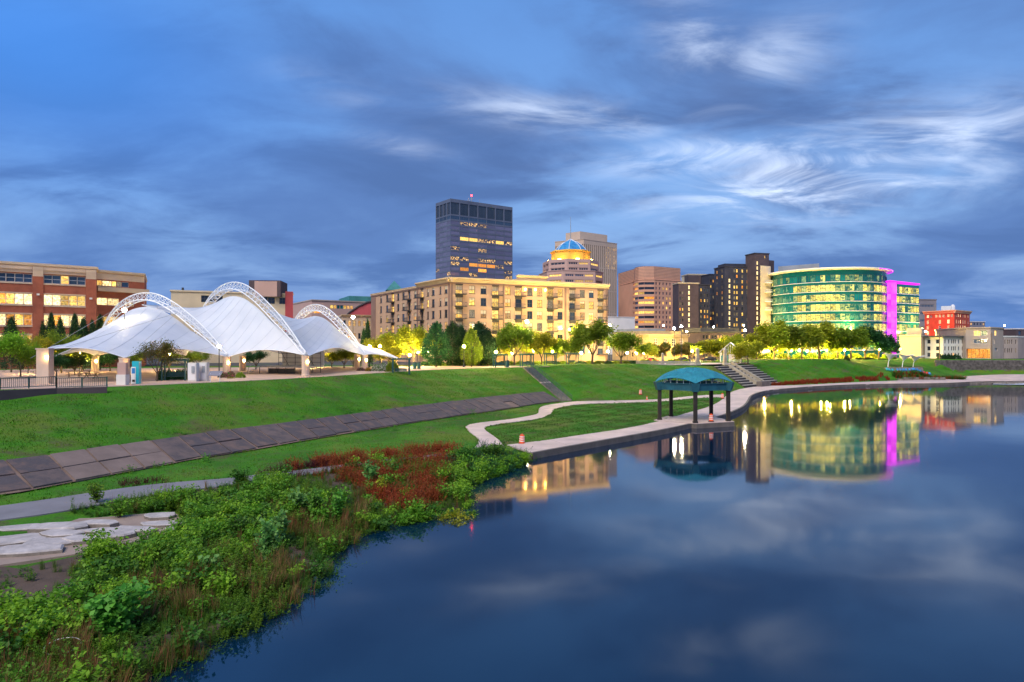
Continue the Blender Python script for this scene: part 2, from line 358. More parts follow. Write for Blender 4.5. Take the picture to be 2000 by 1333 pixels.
mound = [P(1470, 714, 198), P(1490, 705, 211), P(1530, 702.5, 214), P(1600, 701.5, 216), P(1640, 702, 217), P(1668, 707, 218), P(1695, 715, 218), P(1718, 722, 216)]
def kpx(p): return CX + p.x / p.y * F
def ksl(pts, a, b): return [p for p in pts if p.y > 0 and a <= kpx(p) <= b]
T = []
def tadd(pts, dz=0.0, step=1.6):
    for p in dense(pts, step): T.append((p.x, p.y, p.z + dz))
def offset(pts, d):       # to the right of the direction of travel
    out = []
    for i, p in enumerate(pts):
        t = (pts[min(i + 1, len(pts) - 1)] - pts[max(i - 1, 0)]); t.z = 0; t.normalize(); out.append(Vector((p.x + t.y * d, p.y - t.x * d, p.z)))
    return out
bank_s = smoothpts(bank, 140, 2)
for i, p in enumerate(bank_s): p.x += .5 * math.sin(i * 1.3) + .35 * math.sin(i * 2.9 + 1); p.y += .4 * math.sin(i * 1.9)
tadd(bank_s); tadd(offset(bank_s, 2.2), -.9); tadd(offset(bank_s, -1.5), .22)
tadd(offset(k_out, -.12), -.08); tadd(offset(k_out, .1), -2.2); tadd(offset(k_out, 4), -2.6, 6); tadd(k_in, -.08)
for a in (pj_l, pj_r, as_u, as_l): tadd(a, -.07)
tadd(ap_l, -.15); tadd(ap_u, -.12); tadd(offset(ap_u, -.35), .06); tadd(crest, 0)
tadd([ST0, ST0 + SE * SW], -.25); tadd([SB0, SB0 + SE * SW], -.2); tadd([LT0, LB0], -.2); tadd([LT1, LB1], -.2)
tadd(mound); tadd([P(1495, 703, 232), P(1640, 702, 236)]); tadd([Vector((p.x, p.y + 2.2, 1.0)) for p in ksl(k_in, 1545, 1745)])
for p in (P(1740, 727, 214), P(1790, 723, 216), P(1732, 718, 224), P(1785, 719, 226), P(1690, 702, 242), P(1760, 702, 246), P(1830, 701, 250), P(1800, 714, 233), P(1830, 719, 234), P(1722, 728, 205), P(1836, 702, 237)): T.append(tuple(p))
tadd([P(1862, 727, 234.6), P(2000, 727, 234.6), P(2400, 727, 234.6)], 0, 4); tadd([P(1850, 703.5, 235.8), P(2000, 703.5, 235.8), P(2400, 703.5, 235.8)], 0, 4)
for a in ((-60, 1018), (60, 1013), (180, 1010), (300, 1000), (345, 1002), (374, 1025), (330, 1044), (250, 1066), (150, 1086), (0, 1106), (-60, 1114), (60, 1050), (160, 1045), (250, 1030), (310, 1020), (0, 1070), (100, 1065)):
    q = G(*a, .55); T.append((q.x, q.y, .55))
for q in ((60, 20, -3), (200, 20, -3), (200, 150, -3), (20, 0, -3), (-6, -30, -3), (400, -30, -3), (400, 195, -3), (60, 120, -3), (120, 120, -3), (30, 60, -3), (100, 180, -3), (400, 234.6, 2.2), (400, 236, 6.3)): T.append(q)
for x in range(-1500, 1600, 250):
    for y in (300, 600, 1200, 3000): T.append((x, y, 6.42))
for x in range(-100, 140, 12): T.append((x, 236 if x > 70 else 175 if x < 20 else 200, 6.42))
for q in ((-70, 100, 6.5), (-100, 120, 6.5), (-30, 140, 6.5), (-140, 80, 6.5), (-400, -30, 6.5), (-1500, -30, 6.42), (-1500, 150, 6.42), (1500, 240, 6.42), (1500, 100, -3), (1500, -30, -3), (1500, 214, .6), (1500, 232, 1.8), (1500, 236, 6.3)): T.append(q)
def tin(pts):
    d = {}
    for x, y, z in pts: d[(round(x, 2), round(y, 2))] = z
    k = list(d); r = delaunay_2d_cdt([Vector(p) for p in k], [], [], 0, .001)
    vs = [(v.x, v.y, d[k[r[3][i][0]]] if r[3][i] else 0) for i, v in enumerate(r[0])]
    return vs, [tuple(f) for f in r[2]]
def inpoly(x, y, poly):
    c = False; j = len(poly) - 1
    for i in range(len(poly)):
        a, b = poly[i], poly[j]
        if (a[1] > y) != (b[1] > y) and x < (b[0] - a[0]) * (y - a[1]) / (b[1] - a[1]) + a[0]: c = not c
        j = i
    return c
keep = [[G(*a, .6) for a in ((-60, 1018), (300, 1000), (374, 1025), (250, 1066), (0, 1106), (-60, 1114))], k_in + k_out[::-1], pj_l + pj_r[::-1], as_u + as_l[::-1], ap_u + ap_l[::-1], [ST0 - SE, ST0 + SE * 22, SB0 + SE * 22, SB0 - SE], [LT0 + Vector((-1, 0, 0)), LT1 + Vector((1, 0, 0)), LB1 + Vector((1, 0, 0)), LB0 + Vector((-1, 0, 0))]]
vs0, fs0 = tin(T); bvh0 = BVHTree.FromPolygons(vs0, fs0)
def ray0(x, y, b=None):
    h = (b or bvh0).ray_cast(Vector((x, y, 100)), Vector((0, 0, -1))); return h[0].z if h[0] is not None else 6.42
T2 = list(T)
for i in range(5200):
    if i < 3400: x, y = random.uniform(-60, 60), random.uniform(10, 180)
    else: x, y = random.uniform(-15, 135), random.uniform(100, 240)
    if any(inpoly(x, y, k) for k in keep): continue
    z = ray0(x, y)
    if z < .1 or z > 6.45: continue
    n = .10 * (math.sin(x * .8 + y * .3) + math.sin(x * .35 - y * .9 + 2)) * .5 + random.uniform(-.05, .05)
    T2.append((x, y, z + n))
gv, gf = tin(T2); bvh = BVHTree.FromPolygons(gv, gf)
def gz(x, y): return ray0(x, y, bvh)
m, t, b = newmat('lawn')
f1 = tnoise(t, .09, 4, .6, 'World'); f2 = tnoise(t, .7, 5, .65, 'World'); f3 = tnoise(t, 9, 4, .7, 'World')
c = tramp(t, f1, ((.38, (.03, .13, .008)), (.5, (.06, .22, .010)), (.62, (.13, .20, .02))))
c = tmix(t, tmath(t, 'MULTIPLY', tramp(t, f2, ((.5, (0, 0, 0)), (.72, (1, 1, 1)))), .75), c, (.085, .095, .035))
c = tmix(t, tmath(t, 'MULTIPLY', tramp(t, f3, ((.4, (1, 1, 1)), (.6, (0, 0, 0)))), .45), c, (.018, .06, .008))
dirt = tramp(t, tnoise(t, .22, 6, .65, 'World'), ((.54, (0, 0, 0)), (.66, (1, 1, 1))))
c = tmix(t, tmath(t, 'MULTIPLY', dirt, .7), c, (.10, .07, .045))
t.links.new(c, b.inputs['Base Color']); b.inputs['Roughness'].default_value = .9; b.inputs['Specular IOR Level'].default_value = .15
bn = t.nodes.new('ShaderNodeBump'); bn.inputs['Strength'].default_value = .7; bn.inputs['Distance'].default_value = .12; t.links.new(f3, bn.inputs['Height']); t.links.new(bn.outputs[0], b.inputs['Normal'])
VEGP = [V2(G(a, b_, .5)) for a, b_ in ((-400, 1130), (0, 1110), (150, 1092), (330, 1048), (380, 1020), (360, 990), (345, 965), (450, 950), (520, 938), (610, 928), (670, 918), (810, 903), (900, 895), (950, 888), (1045, 886), (1040, 900), (950, 935), (960, 1000), (860, 1020), (700, 1080), (720, 1140), (560, 1250), (330, 1400), (-200, 1700))]
g = MB()
for f_ in gf: c_ = [sum(gv[i][k] for i in f_) / len(f_) for k in (0, 1)]; g.f.append(f_); g.m.append(1 if inpoly(c_[0], c_[1], VEGP) else 0)
g.v = list(gv); go = g.build('ground', [m, MT['soil']], origin=(0, 0, 0), smooth=True)
tag(go, 'grassy levee slope and ground running from the river edge into the city', 'ground', kind='structure')
# water
m, t, b = newmat('river_water'); b.inputs['Base Color'].default_value = (.0, .014, .04, 1); b.inputs['Roughness'].default_value = .05; b.inputs['IOR'].default_value = 1.52; b.inputs['Specular IOR Level'].default_value = .5
n1 = tnoise(t, .10, 2, .5, 'World', (1, 1, 1)); n2 = tnoise(t, .9, 3, .5, 'World', (1, .6, 1))
h = tmath(t, 'ADD', n1, tmath(t, 'MULTIPLY', n2, .06)); bn = t.nodes.new('ShaderNodeBump'); bn.inputs['Strength'].default_value = .025; bn.inputs['Distance'].default_value = .5; t.links.new(h, bn.inputs['Height']); t.links.new(bn.outputs[0], b.inputs['Normal'])
g = MB(); g.quad((-40, -30, 0), (1500, -30, 0), (1500, 215, 0), (-40, 215, 0)); tag(g.build('river', m, origin=(0, 0, 0)), 'calm dark blue river reflecting sky and city lights', 'river', kind='structure')

def slabs(a, b, n, mats, root, name, top=0.0, th=.14, gap=.02, jig=0.0, rnd=None):
    """paving slabs between two edge lines, each a piece of its own"""
    A, B = resample(a, n + 1) if len(a) != n + 1 else a, resample(b, n + 1) if len(b) != n + 1 else b
    for i in range(n):
        q = [A[i], A[i + 1], B[i + 1], B[i]]; c = sum(q, Vector()) / 4; dz = random.uniform(-jig, jig)
        q = [c + (p - c) * (1 - gap) for p in q]; mb = MB()
        lo = [p + Vector((0, 0, top + dz - th)) for p in q]; hi = [p + Vector((0, 0, top + dz)) for p in q]
        mb.add(lo + hi, ((0, 1, 2, 3), (7, 6, 5, 4), (4, 5, 1, 0), (5, 6, 2, 1), (6, 7, 3, 2), (7, 4, 0, 3)))
        mb.build(name, (rnd(i) if rnd else mats), root)
K = empty('walkway', k_in[20], 'pale pinkish concrete walkway curving along the water edge', 'path', kind='structure')
slabs(k_in[:116], k_out[:116], 60, MT['walk_concrete'], K, 'slab', 0, .14, .006, .004)
MB().strip([[p + Vector((0, 0, .0)) for p in k_in[115:]], [p + Vector((0, 0, -.02)) for p in k_out[115:]]]).build('far_walk', MT['walk_concrete'], K)
kw = MB(); o2 = offset(k_out, .06); i2 = offset(k_out, -.30)
kw.strip([[Vector((p.x, p.y, -1.5)) for p in o2], [Vector((p.x, p.y, .62)) for p in o2], [Vector((p.x, p.y, .62)) for p in i2]]); kw.build('kerb_wall', MT['kerb_concrete'], K)
PJ = empty('footpath', pj_l[5], 'narrow winding concrete footpath crossing the lower lawn to the narrow stairs', 'path', kind='structure')
slabs(pj_l, pj_r, 46, MT['walk_concrete'], PJ, 'slab', 0, .14, .006, .004)
AP = empty('asphalt_path', as_u[10], 'grey asphalt path at the foot of the concrete apron', 'path', kind='structure')
ap_mb = MB(); ap_mb.strip([[p + Vector((0, 0, -.1)) for p in as_l], as_l, as_u, [p + Vector((0, 0, -.1)) for p in as_u]]); ap_mb.build('path_surface', MT['asphalt_path'], AP)
# concrete apron of slabs
CA = empty('concrete_apron', ap_l[40], 'sloping apron of dark weathered concrete slabs between lawn and levee slope', 'embankment', kind='structure')
MB().strip([[p + Vector((0, 0, -.05)) for p in ap_l], [p + Vector((0, 0, -.05)) for p in ap_u]]).build('joint_bed', MT['slab_joint'], CA)
NA = 46
u_, l_ = resample(ap_u, NA + 1), resample(ap_l, NA + 1)
mids = [a * .47 + b * .53 for a, b in zip(u_, l_)]
DR = 40                                                # the slab left out for the drain
single = {i for i in range(NA) if i != DR and i not in (16, 17, 18) and random.random() < (.3 if i < 30 else .6)}
for row, (a, b_) in enumerate(((u_, mids), (mids, l_), (u_, l_))):
    for i in range(NA):
        if (i == DR and row == 1) or (i in single) != (row == 2): continue
        q = [a[i], a[i + 1], b_[i + 1], b_[i]]; c = sum(q, Vector()) / 4
        s = random.uniform(.90, .95) if i < 30 else .975
        q = [c + (p - c) * s + Vector((random.uniform(-.06, .06), random.uniform(-.06, .06), 0)) * (1 if i < 30 else .2) for p in q]
        lift = random.uniform(-.02, .05); mb = MB(); lo = [p + Vector((0, 0, -.2)) for p in q]; hi = [p + Vector((0, 0, .03 + lift + random.uniform(-.015, .015))) for p in q]
        mb.add(lo + hi, ((0, 1, 2, 3), (7, 6, 5, 4), (4, 5, 1, 0), (5, 6, 2, 1), (6, 7, 3, 2), (7, 4, 0, 3)))
        mb.build('slab', MT['slab_brown'] if i in (16, 17, 18) else MT['slab_mid'] if random.random() < .3 else MT['slab_dark'], CA)
q = [mids[DR], mids[DR + 1], l_[DR + 1], l_[DR]]
dr = MB(); inn = [Vector((p.x, p.y, .9)) for p in q]
for i in range(4): dr.quad(q[i], q[(i + 1) % 4], inn[(i + 1) % 4], inn[i])
dr.quad(*inn); dr.build('drain_opening', MT['plastic_black'], CA)
# plaza and streets
def sheet(name, poly, z, m, label, cat):
    mb = MB(); mb.add([(p[0], p[1], z) for p in poly] + [(p[0], p[1], z - .1) for p in poly], [tuple(range(len(poly)))] + [(i, i + len(poly), (i + 1) % len(poly) + len(poly), (i + 1) % len(poly)) for i in range(len(poly))])
    return tag(mb.build(name, m, origin=(poly[0][0], poly[0][1], z)), label, cat, kind='structure')
cr_in = [p for p in offset(crest, -.5) if p.x > -62 and p.x < 3.8]
sheet('plaza', [(p.x, p.y) for p in cr_in] + [(8, 146), (8, 152), (-10, 150), (-20, 150), (-40, 145), (-90, 128), (-100, 75)], 6.53, MT['paver'], 'pinkish brick paved plaza under the white tents', 'plaza')
sheet('crest_path', [(p.x, p.y) for p in offset(crest, -.6)[-40:-14]] + [(p.x, p.y) for p in offset(crest, -2.2)[-40:-14]][::-1], 6.56, MT['walk_concrete'], 'narrow concrete path along the grassy levee crest', 'path') if False else None
sheet('street', [(-160, 158), (-60, 153), (-16, 164), (30, 185), (48, 196), (60, 205), (72, 238), (130, 252), (400, 252), (1400, 300), (1400, 2500), (-1400, 2500), (-1400, 200)], 6.49, MT['asphalt'], 'dark asphalt streets between the city buildings', 'street')
bp = [P(1255, 712, 174), P(1300, 712.5, 175), P(1390, 714, 181), P(1460, 712, 196), P(1470, 705, 215), P(1350, 704, 205), P(1250, 705, 190)]
sheet('entry_plaza', [(p.x, p.y) for p in bp], 6.2, MT['walk_concrete'], 'pale paved landing at the head of the broad stone stairs', 'plaza')
# narrow stair up the levee
LS = empty('levee_stairs', LB0, 'long narrow dark stairs with handrails climbing the grass levee', 'stairs')
NS = 34
for i in range(NS):
    a0, a1 = (i) / NS, (i + 1) / NS
    l0, l1 = LB0.lerp(LT0, a0), LB0.lerp(LT0, a1 + .012); r0, r1 = LB1.lerp(LT1, a0), LB1.lerp(LT1, a1 + .012); z = LB0.z + (LT0.z - LB0.z) * a1 + (.03 if i == 17 else 0)
    mb = MB(); lo = [Vector((p.x, p.y, z - .45)) for p in (l0, r0, r1, l1)]; hi = [Vector((p.x, p.y, z)) for p in (l0, r0, r1, l1)]
    mb.add(lo + hi, ((3, 2, 1, 0), (4, 5, 6, 7), (0, 1, 5, 4), (1, 2, 6, 5), (2, 3, 7, 6), (3, 0, 4, 7))); mb.build('step', MT['walk_concrete'] if i == 17 else MT['stone_step'], LS)
for a, b_ in ((LB0, LT0), (LB1, LT1), ((LB0 + LB1) / 2, (LT0 + LT1) / 2)):
    mb = MB(); up = Vector((0, 0, .95)); mb.tube([a + up, b_ + up], .035, 5); mb.tube([a + up * .55, b_ + up * .55], .025, 5)
    for k in range(12): p = a.lerp(b_, k / 11); mb.tube([p, p + up], .03, 5)
    mb.build('handrail', MT['green_metal'], LS)
# broad stone stair
BS = empty('stone_stairs', SB0, 'broad dark stone terrace stairs split by two sloping tan side walls', 'stairs')
n = 9; SD = SB0 - ST0
for i in range(n):
    f0, f1 = i / n, (i + 1) / n; z = ST0.z + SD.z * f0
    for u0, u1 in ((0, 6.2), (7.1, 10.2), (11.1, SW)):
        q = [Vector((ST0.x + SD.x * f, ST0.y + SD.y * f, 0)) + SE * u for f, u in ((f0, u0), (f1 + .008, u0), (f1 + .008, u1), (f0, u1))]
        mb = MB(); mb.prism([(p.x, p.y) for p in q], z - 1.2, z - .12); mb.prism([(p.x, p.y) for p in q], z - .118, z, 1); mb.build('step', [MT['kerb_dark'], MT['concrete']], BS)
for u in (6.2, 10.2):
    mb = MB(); a = ST0 + SE * u - SD * .06; b_ = SB0 + SE * u + SD * .05
    for p, q in ((0, 1),):
        A = [Vector((a.x, a.y, ST0.z - 1)), Vector((b_.x, b_.y, SB0.z - 1)), Vector((b_.x, b_.y, SB0.z + .95)), Vector((a.x, a.y, ST0.z + 1.0))]; B = [v + SE * .9 for v in A]
        mb.add(A + B, ((0, 1, 2, 3), (7, 6, 5, 4), (0, 4, 5, 1), (1, 5, 6, 2), (2, 6, 7, 3), (3, 7, 4, 0)))
    mb.build('side_wall', MT['stone_tan'], BS)
    c = MB(); A = [A[3] - SE * .08, A[2] - SE * .08, A[2] + SE * .98, A[3] + SE * .98]; c.add([p + Vector((0, 0, z)) for z in (.0, .14) for p in A], ((0, 1, 2, 3), (7, 6, 5, 4), (4, 5, 1, 0), (5, 6, 2, 1), (6, 7, 3, 2), (7, 4, 0, 3))); c.build('wall_cap', MT['stone_tan'], BS)
p = SB0 + SE * 8.6 + SD * .10; mb = MB(); mb.box((p.x, p.y, 1.2), (5.2, 1.4, 1.4), math.atan2(SE.y, SE.x)); mb.build('end_plinth', MT['kerb_concrete'], BS)
# far stone retaining wall, stones in courses
SWL = empty('stone_retaining_wall', P(1862, 727, 234.6), 'long rough dark stone retaining wall on the far right bank', 'wall')
mb = MB(); mb.box((P(2130, 700, 235.4).x, 235.45, 4.2), (P(2400, 700, 235).x - P(1860, 700, 235).x, .5, 4.1)); mb.build('wall_core', MT['soil'], SWL)
st = MB(); x0, x1 = P(1825, 700, 235).x, P(2130, 700, 235).x; z = 1.9
while z < 6.15:
    hh = random.uniform(.32, .55); x = x0 + random.uniform(0, .5)
    while x < x1:
        ww = random.uniform(.5, 1.4); zl = gz(x, 234.4) - .3
        if z + hh > zl: st.box((x + ww / 2, 235.1 - random.uniform(0, .14), z + hh / 2), (ww - .06, .5, hh - .05), random.uniform(-.03, .03))
        x += ww
    z += hh
s = st.build('stone_course', MT['stone_wall'], SWL); s['kind'] = 'stuff'
mb = MB(); mb.box(((x0 + x1) / 2 + 8, 235.3, 6.25), (x1 - x0 - 14, .8, .16)); mb.build('coping', MT['concrete'], SWL)
# ================================================================== BUILDINGS
glass('glass_dark', (.02, .03, .045)); glass('glass_blue', (.03, .06, .11)); glass('glass_office', (.15, .14, .23), .08, .9, .25); glass('glass_teal', (.004, .135, .15), .1, .6)
lit('lit_yellow', (1, .46, .06), (1, .68, .17), .85); lit('lit_warm', (1, .40, .09), (1, .62, .24), .6); lit('lit_dim', (.55, .42, .25), (.9, .7, .42), .2)
lit('lit_orange', (1, .24, .02), (1, .45, .06), .85); lit('lit_white', (1, .62, .22), (1, .78, .38), 1.25)
lit('lit_band', (1, .36, .04), (1, .60, .16), .8, .9, (.05, .06, .11), .50)
lit('lit_office', (1, .68, .07), (1, .85, .16), .85, .35, (.02, .05, .05), None, (1, 1, 2.2), .12); lit('lit_office_dim', (.35, .42, .12), (.95, .8, .15), .55, .5, (.01, .09, .09), .44, (1, 1, 2))
lit('lit_office_faint', (.10, .25, .20), (.5, .6, .2), .3, .5, (.005, .10, .10), .46)
mat('blind', (.62, .52, .38), .8, .12, 6)
mat('frame_dark', (.05, .045, .045), .6, .2, 3); mat('frame_white', (.72, .70, .66), .6, .08, 3)
mat('brick_red', (.36, .10, .055), .85, .25, .8, .4, 24, stain=.15); mat('stone_cream', (.62, .46, .33), .8, .12, .4, stain=.12)
mat('stucco_tan', (.56, .35, .22), .85, .1, .25, stain=.14); mat('stucco_brown', (.26, .155, .115), .85, .15, .4)
mat('cornice_cream', (.66, .47, .27), .75, .1, .5); mat('roof_dark', (.08, .08, .085), .9, .3, .4); mat('roof_grey', (.3, .31, .33), .8, .2, .3)
mat('steel_tower', (.12, .14, .20), .5, .25, .1); mat('pink_stone', (.52, .33, .28), .8, .12, .1, stain=.1); mat('beige_stone', (.60, .44, .33), .8, .1, .08, stain=.12)
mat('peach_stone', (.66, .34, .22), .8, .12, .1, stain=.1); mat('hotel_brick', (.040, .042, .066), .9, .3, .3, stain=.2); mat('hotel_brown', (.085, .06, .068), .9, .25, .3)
mat('cream_render', (.64, .52, .36), .85, .1, .3, stain=.15); mat('yellow_stone', (.62, .43, .19), .85, .15, .5, stain=.2); mat('concrete_beige', (.46, .36, .30), .85, .15, .25, stain=.35)
mat('green_copper', (.04, .20, .20), .6, .25, .5); mat('blue_dome', (.05, .26, .52), .3, .3, .35, c2=(.02, .14, .40)); mat('gold_render', (.78, .48, .07), .7, .15, .2)
mat('theatre_red', (.42, .06, .07), .7, .15, .3); mat('grey_panel', (.20, .19, .23), .6, .15, .15); mat('white_panel', (.75, .72, .72), .7, .08, .3, stain=.1); mat('red_brick_floodlit', (.58, .09, .045), .85, .2, .4)  # red brick saturated further to carry the coloured light falling on it
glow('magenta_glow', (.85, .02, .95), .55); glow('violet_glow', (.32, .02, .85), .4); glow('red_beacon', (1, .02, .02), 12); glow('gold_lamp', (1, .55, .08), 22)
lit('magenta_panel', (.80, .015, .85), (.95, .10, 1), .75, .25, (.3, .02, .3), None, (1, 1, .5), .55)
WM = {}
def win_mesh(w, h, nx, nz, gl, fr, fw, sill=False):
    bl = random.choice((0, 0, .3, .5)) if (sill or h > 2.2) and nz == 2 else 0
    key = (round(w, 2), round(h, 2), nx, nz, gl, fr, fw, sill, bl)
    if key in WM: return WM[key]
    mb = MB(); x, z = w / 2, h
    mb.quad((-x, 0, 0), (x, 0, 0), (x, 0, z), (-x, 0, z), 0)
    def bar(x0, x1, z0, z1, o=.05): mb.box(((x0 + x1) / 2, -o / 2 + .01, (z0 + z1) / 2), (x1 - x0, o, z1 - z0), 0, 1)
    bar(-x, x, 0, fw); bar(-x, x, z - fw, z); bar(-x, -x + fw, fw, z - fw); bar(x - fw, x, fw, z - fw)
    for i in range(1, nx): c = -x + w * i / nx; bar(c - fw / 2, c + fw / 2, fw, z - fw, .045)
    for i in range(1, nz): c = h * i / nz; bar(-x + fw, x - fw, c - fw / 2, c + fw / 2, .04)
    if bl: mb.quad((-x + fw, -.008, z * (1 - bl)), (x - fw, -.008, z * (1 - bl)), (x - fw, -.008, z - fw), (-x + fw, -.008, z - fw), 2)
    if sill: mb.box((0, -.12, -.06), (w + .2, .3, .12), 0, 1)
    WM[key] = mb.mesh('window', [MT[gl], MT[fr], MT['blind']]); return WM[key]
class Face:
    def __init__(s, b, A, B, z0, z1, mi=0, seg=None):
        s.b = b; s.A, s.B = V2(A), V2(B); s.d = (s.B - s.A); s.L = s.d.length; s.d.normalize(); s.n = Vector((s.d.y, -s.d.x)); s.z0, s.z1, s.mi = z0, z1, mi; s.op = []; s.rz = math.atan2(s.d.y, s.d.x)
    def u(s, px):
        k = (px - CX) / F; return (k * s.A.y - s.A.x) / (s.d.x - k * s.d.y)
    def z(s, px, py): Y = s.A.y + s.d.y * s.u(px); return H - (py - HZ) / F * Y
    def pt(s, u, z, off=0.0): p = s.A + s.d * u + s.n * off; return Vector((p.x, p.y, z))
    def window(s, u0, u1, z0, z1, gl, nx=1, nz=1, fr='frame_dark', inset=.18, fw=.07, name='window', sill=False, cut=True):
        if cut: s.op.append((u0, u1, z0, z1, inset + .02))
        return put(name, win_mesh(u1 - u0, z1 - z0, nx, nz, gl, fr, fw, sill), s.b.root, s.pt((u0 + u1) / 2, z0, -inset), s.rz)
    def trim(s, u0, u1, z0, z1, out, m, name, back=.02):
        mb = MB(); c = s.pt((u0 + u1) / 2, (z0 + z1) / 2, (out - back) / 2); mb.box(c, (u1 - u0, out + back, z1 - z0), s.rz); return mb.build(name, MT[m], s.b.root)
    def wall(s, mb):
        us = sorted({0.0, s.L} | {round(x, 3) for o in s.op for x in o[:2]}); zs = sorted({s.z0, s.z1} | {round(x, 3) for o in s.op for x in o[2:4]})
        us = [x for x in us if -1e-6 <= x <= s.L + 1e-6]; zs = [x for x in zs if s.z0 - 1e-6 <= x <= s.z1 + 1e-6]
        hole = np.zeros((len(us), len(zs)), bool); ua, za = np.array(us), np.array(zs)
        for o in s.op:
            i0, i1 = np.searchsorted(ua, [o[0] - .002, o[1] - .002]); j0, j1 = np.searchsorted(za, [o[2] - .002, o[3] - .002]); hole[i0:i1, j0:j1] = True
            d = o[4]; a, b, c, e = s.pt(o[0], o[2]), s.pt(o[1], o[2]), s.pt(o[1], o[3]), s.pt(o[0], o[3]); k = Vector((-s.n.x * d, -s.n.y * d, 0))
            for p, q in ((a, b), (b, c), (c, e), (e, a)): mb.quad(p, q, q + k, p + k, s.mi)
        for i in range(len(us) - 1):
            j = 0
            while j < len(zs) - 1:
                if hole[i, j]: j += 1; continue
                k = j
                while k < len(zs) - 1 and not hole[i, k]: k += 1
                mb.quad(s.pt(us[i], zs[j]), s.pt(us[i + 1], zs[j]), s.pt(us[i + 1], zs[k]), s.pt(us[i], zs[k]), s.mi); j = k
class Bldg:
    def __init__(s, name, poly, z0, z1, label, cat='building', group=None):
        c = sum((V2(p) for p in poly), Vector((0, 0))) / len(poly); s.root = empty(name, (c.x, c.y, z0), label, cat, group); s.poly = [V2(p) for p in poly]; s.z0, s.z1 = z0, z1
        s.f = [Face(s, p, poly[(i + 1) % len(poly)], z0, z1) for i, p in enumerate(s.poly)]
    def done(s, walls, roof='roof_dark', parapet=.4, cap=None):
        mb = MB()
        for f in s.f: f.wall(mb)
        mb.build('wall', [MT[m] for m in (walls if isinstance(walls, list) else [walls])], s.root)
        r = MB(); r.add([(p.x, p.y, s.z1 - parapet) for p in s.poly], [tuple(range(len(s.poly)))]); r.build('roof', MT[roof], s.root)
        if cap:
            m = MB(); c = sum(s.poly, Vector((0, 0))) / len(s.poly); n = len(s.poly)
            o = [p + (p - c).normalized() * .35 for p in s.poly]; i_ = [p + (c - p).normalized() * .5 for p in s.poly]
            rows = [[Vector((p.x, p.y, z)) for p in q] for q, z in ((s.poly, s.z1 - .5), (o, s.z1 - .3), (o, s.z1 + .12), (i_, s.z1 + .12), (i_, s.z1 - .45))]
            m.strip(rows, 0, True); m.build('parapet_cap', MT[cap], s.root)
        return s
def quadp(pL, YL, pC, YC, pR, YR, depth=None):
    """footprint from a left end, a near corner and a right end given as pixel column and distance"""
    a, c, b = [V2(PZ(p, y, 0)) for p, y in ((pL, YL), (pC, YC), (pR, YR))]; return [a, c, b, a + b - c]
def boxp(pL, YL, pR, YR, depth):
    a, b = V2(PZ(pL, YL, 0)), V2(PZ(pR, YR, 0)); d = (b - a).normalized(); n = Vector((-d.y, d.x)) * depth; return [a, b, b + n, a + n]
def zat(py, Y): return H - (py - HZ) / F * Y
def pick(ws): return random.choices([a for a, _ in ws], [b for _, b in ws])[0]
GZ = 6.4
# ---------------- apartment block
Lp, Cp, Rp = (-44.8, 217), (-15.5, 172), (26.8, 191)
B = Bldg('apartment_block', [Lp, Cp, Rp, (19.4, 207.4), (-8.8, 194.7), (-29.7, 226.8)], GZ, 27.6, 'five storey tan stucco apartment block with dark balconies and lit cornice')
fl, ff = B.f[0], B.f[1]
rows = [25.4 - 3.08 * i for i in range(6)]
APW = (('lit_yellow', 3), ('glass_dark', 3), ('glass_blue', 2), ('lit_dim', 2), ('lit_warm', 2))
def balcony(f, u, z, w, gl):
    f.window(u - w * .42, u + w * .42, z - 1.2, z + 1.05, gl, 3, 2, 'frame_dark', .35, .07, 'balcony_door')
    f.trim(u - w * .46, u + w * .46, z + 1.06, z + 1.75, .05, 'frame_dark', 'spandrel')
    s = MB(); c = f.pt(u + .25, z - 1.32, .65); s.box(c, (w * 1.1 + .5, 1.3, .16), f.rz); o = s.build('balcony', MT['frame_dark'], B.root)
    r = MB(); a, b_ = u + .25 - w * .55 - .2, u + .25 + w * .55 + .2
    for zz in (z - .28, z - 1.15): r.beam(f.pt(a, zz, 1.25), f.pt(b_, zz, 1.25), .06, .06); r.beam(f.pt(a, zz, .0), f.pt(a, zz, 1.25), .06, .06); r.beam(f.pt(b_, zz, .0), f.pt(b_, zz, 1.25), .06, .06)
    k = 0
    while k <= 18: r.beam(f.pt(a + (b_ - a) * k / 18, z - 1.15, 1.25), f.pt(a + (b_ - a) * k / 18, z - .28, 1.25), .03, .03); k += 1
    r.build('railing', MT['frame_dark'], o)
for r_, z in enumerate(rows):
    for px in (922, 944.4, 992, 1035, 1054, 1094, 1137.5, 1155):
        u = ff.u(px); ff.window(u - .78, u + .78, z - 1.0, z + 1.0, pick(APW), 2, 2, sill=True)
    for px in (897, 968, 1012.7, 1075, 1118, 1173): balcony(ff, ff.u(px), z, 2.2, pick((('lit_yellow', 5), ('glass_blue', 3), ('lit_dim', 2))))
    for px, ww in ((744, .75), (756, .8), (777.6, .75), (787.7, .8), (810.8, .8), (835.7, .5), (846, .78), (860, .5), (871, .78)):
        u = fl.u(px); fl.window(u - ww, u + ww, z - 1.0, z + 1.0, pick((('lit_yellow', 2), ('glass_dark', 5), ('glass_blue', 2), ('lit_warm', 1))), 1 if ww < .6 else 2, 2, sill=True)
    for px in (767, 799, 824): balcony(fl, fl.u(px), z, 2.0, pick((('lit_yellow', 4), ('glass_blue', 3), ('glass_dark', 2))))
B.done('stucco_tan', cap=None)
for px0, px1 in ((880.5, 884), (982, 985), (1102.5, 1106), (1183, 1186.5)): ff.trim(ff.u(px0), ff.u(px1), GZ, 27.2, .12, 'stucco_brown', 'pilaster')
